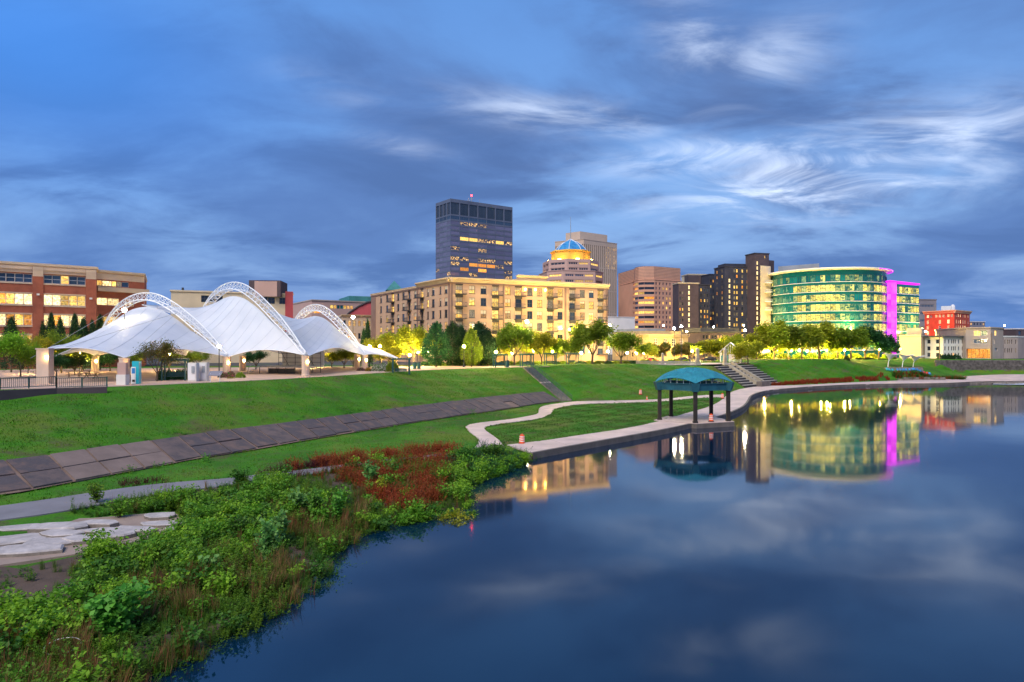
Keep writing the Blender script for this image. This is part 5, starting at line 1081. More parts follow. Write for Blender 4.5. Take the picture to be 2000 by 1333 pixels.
# ================================================================== LAMPS
def lamp(h_, globe, name, mt, rg=.23):
    r_ = empty(name, (0, 0, 0), '', 'street lamp', None); mb = MB(); mb.lathe([(.22, 0), (.22, .12), (.12, .35), (.075, .6), (.06, h_ * .6), (.05, h_ - rg)], 10); mb.build('post', MT['dark_metal'], r_)
    mb = MB(); mb.lathe([(.05, -.12), (.13, -.08), (.16, 0)], 10, (0, 0, h_ - rg * .75)); mb.build('collar', MT['dark_metal'], r_)
    mb = MB(); mb.lathe([(rg * .45, -rg * .9), (rg * .85, -rg * .5), (rg, 0), (rg * .85, rg * .5), (rg * .45, rg * .9), (.02, rg)], 9, (0, 0, h_)); mb.build('globe', MT[mt], r_, True); return r_
L1, l1u = lamp(4.1, True, 'globe_lamp', 'lamp_globe', .22), []; L1['group'] = 'globe lamps on the levee crest'
near = [(742, 677, 124, 'globe lamp beside the round clipped bush'), (722, 677, 134, 'globe lamp behind the tail of the smallest tent'), (906, 677, 136, 'globe lamp between the dark oval trees'), (428, 677, 90, 'globe lamp in front of the left tent arch foot'), (969, 688, 146, 'globe lamp by a swing pergola near the narrow stairs'), (612, 689, 140, 'globe lamp showing beneath the smallest tent'),
        (817, 689, 150, 'globe lamp among the yellow lit trees'), (836, 688, 155, 'globe lamp among the yellow lit trees'), (1041, 686, 165, 'globe lamp under the vase shaped trees'), (1079, 687, 167, 'globe lamp under the vase shaped trees'), (1187, 687, 178, 'globe lamp under the vase shaped trees'), (772, 692, 146, 'globe lamp among the yellow lit trees'), (800, 694, 144, 'globe lamp among the yellow lit trees'), (1000, 690, 168, 'globe lamp under the vase shaped trees'), (1135, 690, 172, 'globe lamp under the vase shaped trees'), (1225, 690, 182, 'globe lamp under the vase shaped trees'), (330, 692, 118, 'globe lamp showing beneath the left tent'), (155, 690, 112, 'globe lamp glowing behind the left tent'), (55, 695, 104, 'globe lamp glowing behind the left tent')]  # the last lamp is added to brighten the trees left of the tent
glow('lamp_soft', (1, .72, .26), 260)
for px, py, Y, lab in near:
    p = P(px, py, Y); o = spawn(L1, l1u, (p.x, p.y, p.z - 4.1), lab)
    if px == 428:
        for c in o.children:
            if c.name.startswith('globe'): c.data = c.data.copy(); c.data.materials[0] = MT['lamp_soft']
L2, l2u = lamp(4.1, True, 'globe_lamp', 'lamp_globe_far', .27), []; L2['group'] = 'globe lamps in the riverside grove'
for px, py, Y in ((1493, 687, 236), (1500, 686, 262), (1545, 685, 244), (1561, 685, 252), (1603, 684, 246), (1616, 684, 250), (1622, 684, 254), (1650, 684.5, 247), (1661, 684, 250), (1688, 684.5, 249), (1718, 683, 252), (1518, 686, 250), (1577, 686, 266), (1636, 686, 264), (1258, 690, 205), (1243, 690, 196), (1352, 686, 210), (1362, 690, 220), (1405, 688, 230)):
    p = P(px, py, Y); spawn(L2, l2u, (p.x, p.y, p.z - 4.1), 'globe lamp on a dark post in the riverside grove' if px > 1480 else 'globe lamp on a dark post by the civic building')
L3, l3u = lamp(9.0, True, 'tall_lamp', 'lamp_tall', .3), []; L3['group'] = 'tall bright lamps'
for px, py, Y, lab in ((1317, 642, 182, 'tall bright lamp at the balustrade in front of the civic building'), (1331, 638, 186, 'tall bright lamp at the balustrade in front of the civic building'), (1455, 646, 198, 'tall bright lamp beside the lattice hut'), (1029, 629, 162, 'tall bright lamp in front of the apartment block'), (1191, 636, 176, 'tall bright lamp past the right end of the apartments')):
    p = P(px, py, Y); zb_ = min(gz(p.x, p.y), 6.5); o = spawn(L3, l3u, (p.x, p.y, zb_), lab); o.scale = (1, 1, (p.z - zb_) / 9.0)
L4, l4u = lamp(10, True, 'street_light', 'lamp_globe_far', .26), []; L4['group'] = 'distant street lights'
for px, py, Y in ((1113, 644, 172), (1296, 636, 260), (1341, 648, 240), (1394, 639, 300), (1453, 636, 290), (1474, 645, 285), (1484, 642, 290), (1758, 682, 258), (1962, 637, 400), (1808, 648, 290), (1663, 642, 275)):
    p = P(px, py, Y); o = spawn(L4, l4u, (p.x, p.y, 6.45), 'distant street light glowing between the buildings'); o.scale = (1, 1, (p.z - 6.45) / 10)
for px, py, Y, lab in ((1835, 650, 240, 'slim wooden utility pole in front of the white two storey building'), (1937, 650, 240, 'dark utility pole before the concrete office block')):
    r_ = empty('utility_pole', PZ(px, Y, 6.3), lab, 'pole'); mb = MB(); p = P(px, py, Y); mb.tube([(p.x, p.y, 6.2), p], [.17, .12], 8); mb.build('pole', MT['timber'], r_); mb = MB(); mb.beam((p.x - .6, p.y, p.z - .6), (p.x + .6, p.y, p.z - .6), .1, .12); mb.build('cross_arm', MT['timber'], r_)
# ================================================================== ENTRY: balustrade, pylons, hut, cars
BL = empty('stone_balustrade', PZ(1245, 174, 6.3), 'pale slatted balustrade along the entry landing', 'balustrade')
a, b_ = PZ(1243, 174, 6.25), PZ(1368, 178, 5.95); n = 60; bm_ = MB(); bm_.box((0, 0, .45), (.16, .12, .9)); me = bm_.mesh('baluster', MT['stone_pale'])
for k in range(n): p = a.lerp(b_, k / (n - 1)); put('baluster', me, BL, p)
for z in (.08, .95): mb = MB(); mb.beam((a.x, a.y, a.z + z), (b_.x, b_.y, b_.z + z), .22, .14); mb.build('rail', MT['stone_pale'], BL)
def pylon():
    r_ = empty('stone_pylon', (0, 0, 0), '', 'pylon', 'stone pylons at the stair head'); mb = MB(); mb.prism([(-.55, -.55), (.55, -.55), (.55, .55), (-.55, .55)], 0, 3.4, 0, [(-.38, -.38), (.38, -.38), (.38, .38), (-.38, .38)]); mb.build('shaft', MT['stone_tan'], r_); mb = MB(); mb.box((0, 0, 3.48), (.95, .95, .16)); mb.prism([(-.36, -.36), (.36, -.36), (.36, .36), (-.36, .36)], 3.56, 3.85, 0, [(-.1, -.1), (.1, -.1), (.1, .1), (-.1, .1)]); mb.build('cap', MT['concrete'], r_); mb = MB(); mb.box((0, 0, .2), (1.3, 1.3, .5)); mb.build('plinth', MT['concrete'], r_); return r_
PYL, yu = pylon(), []
for px, Y, s, lab in ((1362, 178, 1.0, 'tall tapered stone pylon at the end of the balustrade'), (1416, 182, 1.0, 'tall tapered stone pylon beside the stair side wall'), (1294, 176, .72, 'short tapered stone pylon midway along the balustrade')): p = PZ(px, Y, 6.05); spawn(PYL, yu, p, lab, .2, (s * .85, s * .85, s * 1.15))
HU = empty('lattice_hut', PZ(1440, 200, 6.2), 'white gabled lattice hut beside the stair head', 'hut')
h0, h1 = PZ(1407, 200, 6.2), PZ(1446, 198, 6.2); dd = (h1 - h0).normalized(); bb = Vector((-dd.y, dd.x, 0)) * 5; Lh = (h1 - h0).length
for q in (h0, h1, h0 + bb, h1 + bb): mb = MB(); mb.box((q.x, q.y, 7.7), (.22, .22, 3.0)); mb.build('post', MT['white_panel'], HU)
ap_ = (h0 + h1) / 2; zt = 12.0
for sgn in (0, 1):
    e_ = h0 - dd * .6 if sgn == 0 else h1 + dd * .6; A_ = [Vector((e_.x, e_.y, 9.0)) - bb * .1, Vector((ap_.x, ap_.y, zt)) - bb * .1, Vector((ap_.x, ap_.y, zt)) + bb * 1.1, Vector((e_.x, e_.y, 9.0)) + bb * 1.1]
    mb = MB(); mb.add(A_ + [x + Vector((0, 0, .12)) for x in A_], ((0, 1, 2, 3), (7, 6, 5, 4), (0, 4, 5, 1), (1, 5, 6, 2), (2, 6, 7, 3), (3, 7, 4, 0))); mb.build('roof_slope', MT['white_panel'], HU)
for k in range(9):
    s = (k + .5) / 9; x = h0 + dd * Lh * s; zt_ = 9.1 + (zt - 9.2) * (1 - abs(2 * s - 1)); mb = MB(); mb.beam((x.x, x.y, 9.0), (x.x, x.y, zt_), .08, .08); mb.build('gable_slat', MT['white_panel'], HU)
for k in range(8): z = 6.5 + k * .3; mb = MB(); x0_, x1_ = h0 + dd * Lh * .42, h1; mb.beam((x0_.x, x0_.y, z), (x1_.x, x1_.y, z), .06, .14); mb.build('slat', MT['white_panel'], HU)
x0_, x1_ = h0 + dd * .2, h0 + dd * Lh * .4; mb = MB(); mb.beam((x0_.x, x0_.y, 7.5), (x1_.x, x1_.y, 7.5), .1, 1.6); mb.build('notice_board', MT['plastic_blue'] if False else MT['green_copper'], HU)
def car(paint):
    r_ = empty('parked_car', (0, 0, 0), '', 'car', 'cars parked behind the balustrade'); prof = [(-2.15, .35), (-2.2, .75), (-1.6, .92), (-1.0, .98), (-.55, 1.42), (.75, 1.46), (1.45, 1.0), (2.1, .85), (2.2, .5), (2.15, .35)]
    mb = MB()
    def ring_(k, y): return [(x, y * (1 if z < 1.0 else .80), z) for x, z in prof]
    l_, r2 = ring_(0, -.86), ring_(0, .86); mb.strip([l_, r2], 0, True); n_ = len(prof); mb.add(l_, [tuple(range(n_))]); mb.add(r2, [tuple(range(n_))[::-1]]); mb.build('body', paint, r_)
    for y in (-.80, .80): mb = MB(); s = 1 if y > 0 else -1; mb.add([(-.85, y * 1.03, 1.02), (1.25, y * 1.03, 1.02), (.65, y * .90, 1.38), (-.45, y * .90, 1.38)], ((0, 1, 2, 3),)); mb.build('side_window', MT['glass_dark'], r_)
    for x in (-1.35, 1.35):
        for y in (-.84, .84): mb = MB(); mb.tube([(x, y - .1, .32), (x, y + .1, .32)], .32, 14); w_ = mb.build('wheel', MT['plastic_black'], r_); mb = MB(); mb.tube([(x, y - .11, .32), (x, y + .11, .32)], .18, 10); mb.build('rim', MT['grey_metal'], w_)
    for y in (-.6, .6): mb = MB(); mb.box((2.18, y, .68), (.06, .3, .14)); mb.build('headlight', MT['plastic_white'], r_); mb = MB(); mb.box((-2.19, y, .72), (.06, .3, .12)); mb.build('tail_light', MT['plastic_red'], r_)
    return r_
for px, Y, mt_, lab in ((1270, 186, 'plastic_red', 'red parked car behind the balustrade'), (1385, 204, 'plastic_black', 'black parked car between the two tall pylons'), (1332, 192, 'dark_metal', 'dark grey parked car behind the balustrade')): c_ = car(MT[mt_]); c_['label'] = lab; c_.location = PZ(px, Y, 6.5 if px != 1270 else 6.4); c_.rotation_euler = (0, 0, R(8))
# ================================================================== SMALL SAILS, TERRACE, CHAIRS
for k, (px, py, Y, lab) in enumerate(((1734, 713, 224, 'white funnel sail canopy next to the magenta fin trees'), (1762, 716, 224, 'middle white funnel sail canopy above the stone terrace'), (1783, 718, 225, 'white funnel sail canopy nearest the stone retaining wall'))):
    p = P(px, py, Y); p.z = gz(p.x, p.y); r_ = empty('sail_canopy', p, lab, 'canopy', 'white funnel sail canopies'); zt = zat(691 + 2 * k, Y)
    mb = MB(); mb.tube([p, p + Vector((.25, 0, (zt - p.z) * .45)), p + Vector((1.2, 0, (zt - p.z) * .72)), p + Vector((2.4, 0, (zt - p.z) * .9))], [.13, .11, .08, .05], 8); mb.build('curved_mast', MT['white_steel'], r_)
    low = p + Vector((.35, 0, (zt - p.z) * .42)); rim_ = [p + Vector((x, y, zt - p.z + z)) for x, y, z in ((-1.0, -.6, .25), (.6, -2.2, -.25), (3.4, -1.6, .0), (4.2, .6, .1), (2.4, 2.2, -.2), (-.2, 1.6, 0))]
    rr_ = []
    for i in range(6): a, b_ = rim_[i], rim_[(i + 1) % 6]; rr_ += [a, a.lerp(b_, .33) + Vector((0, 0, -.12)), a.lerp(b_, .67) + Vector((0, 0, -.12))]
    mb = MB(); rows_ = [[low.lerp(q, s) + Vector((0, 0, (q.z - low.z) * (s ** .6 - s))) for q in rr_] for s in (.06, .2, .4, .6, .8, 1)]; mb.strip(rows_, 0, True); mb.build('sail', MT['tent_fabric'], r_, True)
TE = empty('stone_terrace', P(1755, 726, 214), 'low stacked stone terrace ledge below the funnel sails', 'terrace', kind='structure')
for row, (py, Y, x0_, x1_) in enumerate(((719, 221.5, 1727, 1792), (722, 219.5, 1724, 1795), (739, 210, 1750, 1842), (742, 207.5, 1752, 1838))):
    x = PZ(x0_, Y, 0).x; xe = PZ(x1_, Y, 0).x
    while x < xe:
        w_ = random.uniform(1.0, 2.2); mb = MB(); zz = zat(py, Y); mb.box((x + w_ / 2, Y + random.uniform(-.2, .2), zz - .2), (w_ - .06, .9, random.uniform(.75, 1.0)), random.uniform(-.05, .05)); mb.build('stone', MT['stone_step'], TE); x += w_
def chair(mt_):
    r_ = empty('beach_chair', (0, 0, 0), '', 'chair', 'beach chairs on the terrace'); mb = MB(); mb.beam((0, -.5, .42), (0, .25, .32), .6, .06); mb.build('seat', mt_, r_); mb = MB(); mb.beam((0, .22, .32), (0, .75, 1.0), .6, .06); mb.build('backrest', mt_, r_)
    for x in (-.27, .27): mb = MB(); mb.beam((x, -.45, .42), (x, -.5, 0), .06, .06); mb.build('leg', mt_, r_); mb = MB(); mb.beam((x, .2, .34), (x, .45, 0), .06, .06); mb.build('leg', mt_, r_); mb = MB(); mb.beam((x * 1.15, -.5, .62), (x * 1.15, .45, .62), .1, .04); mb.build('armrest', mt_, r_)
    return r_
chs = {k: (chair(MT[k]), []) for k in ('plastic_blue', 'plastic_red', 'plastic_aqua')}
for i, px in enumerate((1733, 1739, 1745, 1754, 1760, 1766, 1771, 1777, 1783, 1788, 1794, 1800, 1806, 1811, 1816)):
    k = 'plastic_aqua' if i < 3 else 'plastic_red' if i in (12, 13) else 'plastic_blue'; pr, us = chs[k]; p = P(px, 725.5 if i > 2 else 726, 215.5); p.z = gz(p.x, p.y); spawn(pr, us, p, {'plastic_blue': 'blue beach chair in the row below the funnel sails', 'plastic_red': 'red beach chair in the row below the funnel sails', 'plastic_aqua': 'aqua beach chair at the left end of the terrace row'}[k], random.uniform(-.4, .4), .9)
# river rapids ledge at the far right
LG = empty('river_ledge', P(1930, 748, 200), 'low broken stone ledge with rushing white water beyond', 'ledge', kind='structure')
for i in range(26):
    px = random.uniform(1885, 1990); Y = 201.5 - (px - 1885) * .02 + random.uniform(-2.5, 2.5); p = PZ(px, Y, .1); mb = MB(); mb.box(p, (random.uniform(1.2, 3.4), random.uniform(.6, 1.2), random.uniform(.3, .7)), random.uniform(-.3, .3)); mb.build('stone', MT['stone_step'], LG)
m, t, b = newmat('white_water'); b.inputs['Base Color'].default_value = (.5, .56, .66, 1); b.inputs['Roughness'].default_value = .25
bp_ = tnoise(t, 1.2, 5, .6, 'World'); bn = t.nodes.new('ShaderNodeBump'); bn.inputs['Strength'].default_value = .4; t.links.new(bp_, bn.inputs['Height']); t.links.new(bn.outputs[0], b.inputs['Normal'])
mb = MB(); q = [G(1938, 751, .12), G(2060, 753, .12), PZ(2060, 207, .12), PZ(1945, 205, .12)]; mb.quad(*q); tag(mb.build('white_water', m), 'pale rushing water above the river ledge', 'water', kind='structure')
# white hoop lying on the weeds
p = G(122, 1262, .7); mb = MB(); mb.tube([p + Vector((.55 * math.cos(R(a)), .42 * math.sin(R(a)), .10 * math.sin(R(a)))) for a in range(0, 361, 12)], .014, 5); tag(mb.build('wire_hoop', MT['plastic_white']), 'thin white hoop lying on the bank weeds', 'hoop')
# flat ledge stones beside the asphalt path
FS = empty('flagstone_ledge', G(100, 1060, .6), 'flat pale flagstones laid on sandy ground beside the asphalt path', 'ledge', kind='structure')
mb = MB(); q = [G(*a, .62) for a in ((-60, 1020), (60, 1015), (180, 1012), (300, 1002), (345, 1004), (372, 1025), (330, 1042), (250, 1062), (150, 1082), (0, 1104), (-60, 1112))]; mb.add([x for x in q] + [x + Vector((0, 0, -.5)) for x in q], [tuple(range(len(q)))] + [(i, i + len(q), (i + 1) % len(q) + len(q), (i + 1) % len(q)) for i in range(len(q))]); mb.build('sand_bed', MT['sand'], FS)
for px, py, w_, d_ in ((28, 1029, 2.6, 1.1), (118, 1030, 2.3, 1.1), (196, 1022, 1.5, .9), (36, 1049, 2.4, 1.4), (100, 1056, 1.9, 1.2), (120, 1042, 1.9, 1.0), (46, 1074, 2.4, 1.3), (197, 1034, 1.9, .7), (160, 1052, 1.3, .9), (226, 1043, 1.7, 1.2), (262, 1034, 1.7, .7), (318, 1021, 1.6, .9), (306, 1006, 1.6, .8), (348, 1033, 1.3, .6), (-30, 1060, 2.2, 1.3), (386, 962, 1.1, .8), (400, 960, .8, .6)):
    c_ = G(px, py, .78); w_ *= 1.36; d_ *= 1.4; n_ = 8; ph = random.uniform(0, 6); poly = []
    for k in range(n_): a = 2 * math.pi * k / n_; rr2 = 1 + .10 * math.sin(2 * a + ph) + random.uniform(-.24, .2); poly.append((c_.x + w_ / 2 * rr2 * math.cos(a), c_.y + d_ / 2 * rr2 * math.sin(a)))
    mb = MB(); top = [(x + (c_.x - x) * .06, y + (c_.y - y) * .06) for x, y in poly]; hz_ = random.uniform(.74, .9); mb.prism(poly, .35, hz_ - .05, 1); mb.prism(poly, hz_ - .05, hz_, 0, top); mb.v = [(x, y, z + (random.uniform(-.035, .035) if z > hz_ - .01 else 0)) for x, y, z in mb.v]; mb.build('stone', [MT['stone_pale'], MT['stone_step']], FS)
# ================================================================== TREES
def leaf_quads(c, size, rg, flat=.0, asp=.55):
    n = len(c); nr = rg.normal(size=(n, 3)); nr[:, 2] = np.abs(nr[:, 2]) + flat; nr /= np.linalg.norm(nr, axis=1)[:, None]
    a = rg.normal(size=(n, 3)); a -= (a * nr).sum(1)[:, None] * nr; a /= np.linalg.norm(a, axis=1)[:, None]; b = np.cross(nr, a)
    s = (size * rg.uniform(.5, 1.55, n))[:, None]; a = a * s; b = b * s * asp
    v = np.stack([c - a, c - b + nr * s * .12, c + a, c + b + nr * s * .12], 1).reshape(-1, 3); k = np.arange(n)[:, None] * 4
    return v, np.concatenate([k + [0, 1, 2], k + [0, 2, 3]], 0)
def grow(kind, seed):
    """trunk mesh builder and leaf centres of a tree 10 m tall and 8 m wide, before scaling"""
    rd = random.Random(seed); rg = np.random.default_rng(seed); mb = MB(); cl = []
    def limb(p, d, L_, r_, lvl, maxl, kids, spread, up=.25):
        pts_ = [p]; q = p; dd = d.copy()
        for i in range(4): dd = (dd + Vector((rd.uniform(-.18, .18), rd.uniform(-.18, .18), rd.uniform(-.05, up)))).normalized(); q = q + dd * L_ / 4; pts_.append(q)
        mb.tube(pts_, [r_, r_ * .85, r_ * .72, r_ * .6, r_ * .48], 6 if lvl < 1 else 4, 0, False)
        if lvl >= maxl: cl.append((q, L_)); cl.append((pts_[2], L_ * .8)); return
        for k in range(kids):
            a = rd.uniform(0, 6.28); e = dd.orthogonal().normalized(); e = Matrix.Rotation(a, 3, dd) @ e; nd_ = (dd + e * spread * rd.uniform(.6, 1.2)).normalized(); s = pts_[rd.choice((2, 3, 4, 4))]
            limb(s, nd_, L_ * rd.uniform(.55, .8), r_ * .5, lvl + 1, maxl, kids, spread, up)
        limb(q, dd, L_ * .7, r_ * .5, lvl + 1, maxl, kids, spread, up)
    if kind == 'vase':
        mb.tube([(0, 0, -.2), (.05, 0, .8), (0, .05, 1.8)], [.30, .22, .20], 8, 0, False)
        for k in range(5): a = 6.28 * k / 5 + rd.uniform(-.4, .4); limb(Vector((0, .05, 1.6)), Vector((math.cos(a) * .55, math.sin(a) * .55, 1)).normalized(), 3.1, .13, 0, 2, 3, .75, .12)
        c = np.concatenate([np.array(p) + rg.normal(size=(62, 3)) * [.55, .55, .42] for p, L_ in cl])
    elif kind == 'round':
        mb.tube([(0, 0, -.2), (.05, 0, .8), (0, .05, 2.2), (0, 0, 4)], [.30, .24, .20, .15], 8, 0, False)
        for k in range(7): a = 6.28 * k / 7 + rd.uniform(-.4, .4); limb(Vector((0, .05, 2.2 + .25 * k)), Vector((math.cos(a), math.sin(a), .65)).normalized(), 2.7, .10, 0, 2, 3, .85, .15)
        c = np.concatenate([np.array(p) + rg.normal(size=(46, 3)) * [.6, .6, .5] for p, L_ in cl])
    else:
        top_ = {'oval': lambda z: 4.0 * (np.clip((z - .9) / 2.2, 0, 1) ** .55) * (np.clip((10 - z) / 5.6, 0, 1) ** .62), 'conifer': lambda z: 4.0 * (np.clip((z - .3) / .9, 0, 1) ** .5) * (np.clip((10 - z) / 9.0, 0, 1) ** .75)}[kind]
        mb.tube([(0, 0, -.2), (0, 0, 2), (0, 0, 8.5)], [.28, .22, .05], 7, 0, False)
        for k in range(22): z = rd.uniform(1.2, 8); a = rd.uniform(0, 6.28); r_ = float(top_(np.array(z))) * .8; mb.tube([(0, 0, z - .5), (math.cos(a) * r_, math.sin(a) * r_, z + .7)], [.07, .02], 4, 0, False)
        zc_ = rg.uniform(1.0, 9.9, 420); th = rg.uniform(0, 6.28, 420); rr_ = top_(zc_) * rg.uniform(.55, 1.02, 420) ** .5
        lump = 1 + .14 * np.sin(th * 5 + zc_ * 1.3 + seed) + .08 * np.sin(th * 9 - zc_ * 2.1)
        cc = np.stack([rr_ * lump * np.cos(th), rr_ * lump * np.sin(th), zc_], 1); c = np.concatenate([q + rg.normal(size=(24, 3)) * [.32, .32, .40] for q in cc])
    v = np.array(mb.v); s = 10.0 / c[:, 2].max(); w_ = 4.0 / np.percentile(np.hypot(c[:, 0], c[:, 1]), 97); S = np.array([w_, w_, s]); c = c * S; mb.v = [tuple(x) for x in v * S]
    return mb, c
TM = {}
def tree_mesh(kind, seed, lm, size, keepf=1.0):
    key = (kind, seed, lm, size, keepf)
    if key not in TM:
        if (kind, seed) not in TM: TM[(kind, seed)] = grow(kind, seed)
        mb, c = TM[(kind, seed)]; rg = np.random.default_rng(seed + 9); c = c[rg.random(len(c)) < keepf]; v, f_ = leaf_quads(c, size, rg, .2)
        TM[key] = (mb.mesh('trunk', MT['bark']), np_mesh('crown', v, f_, MT[lm]))
    return TM[key]
def tree(kind, px, Y, top, wpx, lm, label, group=None, name='tree', seed=1, size=.17, keepf=1.0, z0=None):
    x = PZ(px, Y, 0).x; z = gz(x, Y) if z0 is None else z0; hh = zat(top, Y) - z; ww = wpx * Y / F
    r_ = empty(name, (x, Y, z), label, 'tree', group); r_.scale = (ww / 8.0, ww / 8.0, hh / 10.0); r_.rotation_euler = (0, 0, random.uniform(0, 6.28))
    a, b_ = tree_mesh(kind, seed, lm, size, keepf)
    for n_, me in (('trunk', a), ('crown', b_)): o = bpy.data.objects.new(n_, me); col.objects.link(o); o.parent = r_
    return r_
gv_ = 'vase shaped trees on the levee crest'; gl_ = 'yellow lit trees beside the tents'; gr_ = 'round trees of the riverside grove'; go_ = 'dark oval trees'; ge_ = 'dark evergreens before the brick office'; gu_ = 'small trees behind the tents'
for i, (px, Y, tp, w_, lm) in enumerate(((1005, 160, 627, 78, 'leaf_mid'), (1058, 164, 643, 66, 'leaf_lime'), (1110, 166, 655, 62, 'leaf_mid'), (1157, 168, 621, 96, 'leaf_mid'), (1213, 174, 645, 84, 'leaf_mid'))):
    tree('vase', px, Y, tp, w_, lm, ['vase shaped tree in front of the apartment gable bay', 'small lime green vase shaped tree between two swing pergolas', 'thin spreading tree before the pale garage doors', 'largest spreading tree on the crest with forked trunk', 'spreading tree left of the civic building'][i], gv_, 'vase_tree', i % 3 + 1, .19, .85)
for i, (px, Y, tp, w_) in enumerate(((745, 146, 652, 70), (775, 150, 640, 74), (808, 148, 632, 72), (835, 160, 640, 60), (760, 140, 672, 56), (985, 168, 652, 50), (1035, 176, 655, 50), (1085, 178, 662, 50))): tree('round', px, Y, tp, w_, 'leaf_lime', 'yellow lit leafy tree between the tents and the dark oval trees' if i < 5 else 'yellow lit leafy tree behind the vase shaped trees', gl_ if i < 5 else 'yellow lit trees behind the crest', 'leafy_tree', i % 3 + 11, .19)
for i, (px, Y, tp, w_, lm) in enumerate(((852, 143, 627, 60, 'leaf_dark'), (884, 152, 625, 54, 'leaf_ever'), (901, 156, 634, 40, 'leaf_ever'), (921, 144, 637, 44, 'leaf_mid'), (936, 152, 627, 66, 'leaf_ever'), (953, 150, 640, 42, 'leaf_ever'))): tree('oval', px, Y, tp, w_, lm, ['bright green dense oval tree with full crown', 'dark oval tree crowded behind the bright green one', 'dark narrow oval tree behind the globe lamp', 'lighter green oval tree lit by the globe lamp', 'broad dark oval tree next to the swing pergola', 'broad dark oval tree next to the swing pergola'][i], go_, 'oval_tree', i % 2 + 21, .17)
tree('conifer', 718, 150, 622, 22, 'leaf_ever', 'slim dark cypress beside the theatre front', None, 'cypress_tree', 31, .16); tree('conifer', 710, 156, 640, 18, 'leaf_dark', 'shorter slim cypress beside the taller one', None, 'cypress_tree', 31, .16)
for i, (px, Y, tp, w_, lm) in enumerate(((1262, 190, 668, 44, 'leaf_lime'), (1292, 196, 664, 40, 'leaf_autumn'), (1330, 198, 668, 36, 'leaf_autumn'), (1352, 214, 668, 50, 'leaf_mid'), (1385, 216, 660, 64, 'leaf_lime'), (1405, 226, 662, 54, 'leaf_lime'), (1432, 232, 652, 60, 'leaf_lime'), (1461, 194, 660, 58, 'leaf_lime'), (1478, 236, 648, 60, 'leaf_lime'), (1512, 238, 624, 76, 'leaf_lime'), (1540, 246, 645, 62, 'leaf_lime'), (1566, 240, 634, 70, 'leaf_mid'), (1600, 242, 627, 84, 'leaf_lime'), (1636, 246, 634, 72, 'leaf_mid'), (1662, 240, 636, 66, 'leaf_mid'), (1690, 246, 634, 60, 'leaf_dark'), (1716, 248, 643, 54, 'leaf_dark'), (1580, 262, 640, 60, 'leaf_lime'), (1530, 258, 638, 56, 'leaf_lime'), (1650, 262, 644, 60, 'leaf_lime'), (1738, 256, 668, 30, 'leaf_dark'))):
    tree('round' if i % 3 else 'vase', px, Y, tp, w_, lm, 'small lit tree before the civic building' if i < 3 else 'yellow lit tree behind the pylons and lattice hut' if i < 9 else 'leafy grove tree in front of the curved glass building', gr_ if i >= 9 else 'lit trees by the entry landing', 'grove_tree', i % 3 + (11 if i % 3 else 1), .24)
for i, (px, Y, tp, w_) in enumerate(((22, 112, 616, 46), (100, 118, 608, 34), (118, 116, 618, 34), (146, 120, 610, 36), (163, 118, 618, 34), (196, 124, 612, 40), (84, 120, 626, 26), (180, 118, 622, 30))): tree('conifer', px, Y, tp, w_, 'leaf_ever', 'dark upright evergreen in front of the red brick office', ge_, 'evergreen_tree', 31 + i % 2, .15)
for i, (px, Y, tp, w_, lm) in enumerate(((-6, 88, 630, 100, 'leaf_bright'), (40, 94, 652, 66, 'leaf_bright'), (72, 104, 650, 60, 'leaf_lime'), (120, 108, 640, 66, 'leaf_mid'), (160, 112, 655, 60, 'leaf_mid'), (215, 116, 682, 56, 'leaf_dark'), (262, 120, 684, 56, 'leaf_mid'), (330, 124, 682, 60, 'leaf_mid'), (385, 128, 682, 60, 'leaf_mid'), (500, 126, 682, 54, 'leaf_dark'), (618, 136, 682, 44, 'leaf_mid'), (648, 140, 684, 46, 'leaf_lime'), (672, 134, 680, 50, 'leaf_mid'), (110, 96, 688, 50, 'leaf_dark'), (146, 100, 688, 46, 'leaf_dark'), (690, 142, 684, 40, 'leaf_lime'))):
    tree('round' if i < 5 else 'vase', px, Y, tp, w_, lm, 'light green leafy tree left of the square tent pillar' if i < 5 else 'small spreading tree seen beneath the white tents', gu_ if i >= 5 else 'light green trees left of the tents', 'leafy_tree', i % 3 + (11 if i < 5 else 1), .15, .9)
tree('vase', 307, 81.5, 658, 88, 'leaf_autumn', 'small yellowing tree standing in front of the left tent', None, 'plaza_tree', 2, .12, .6)
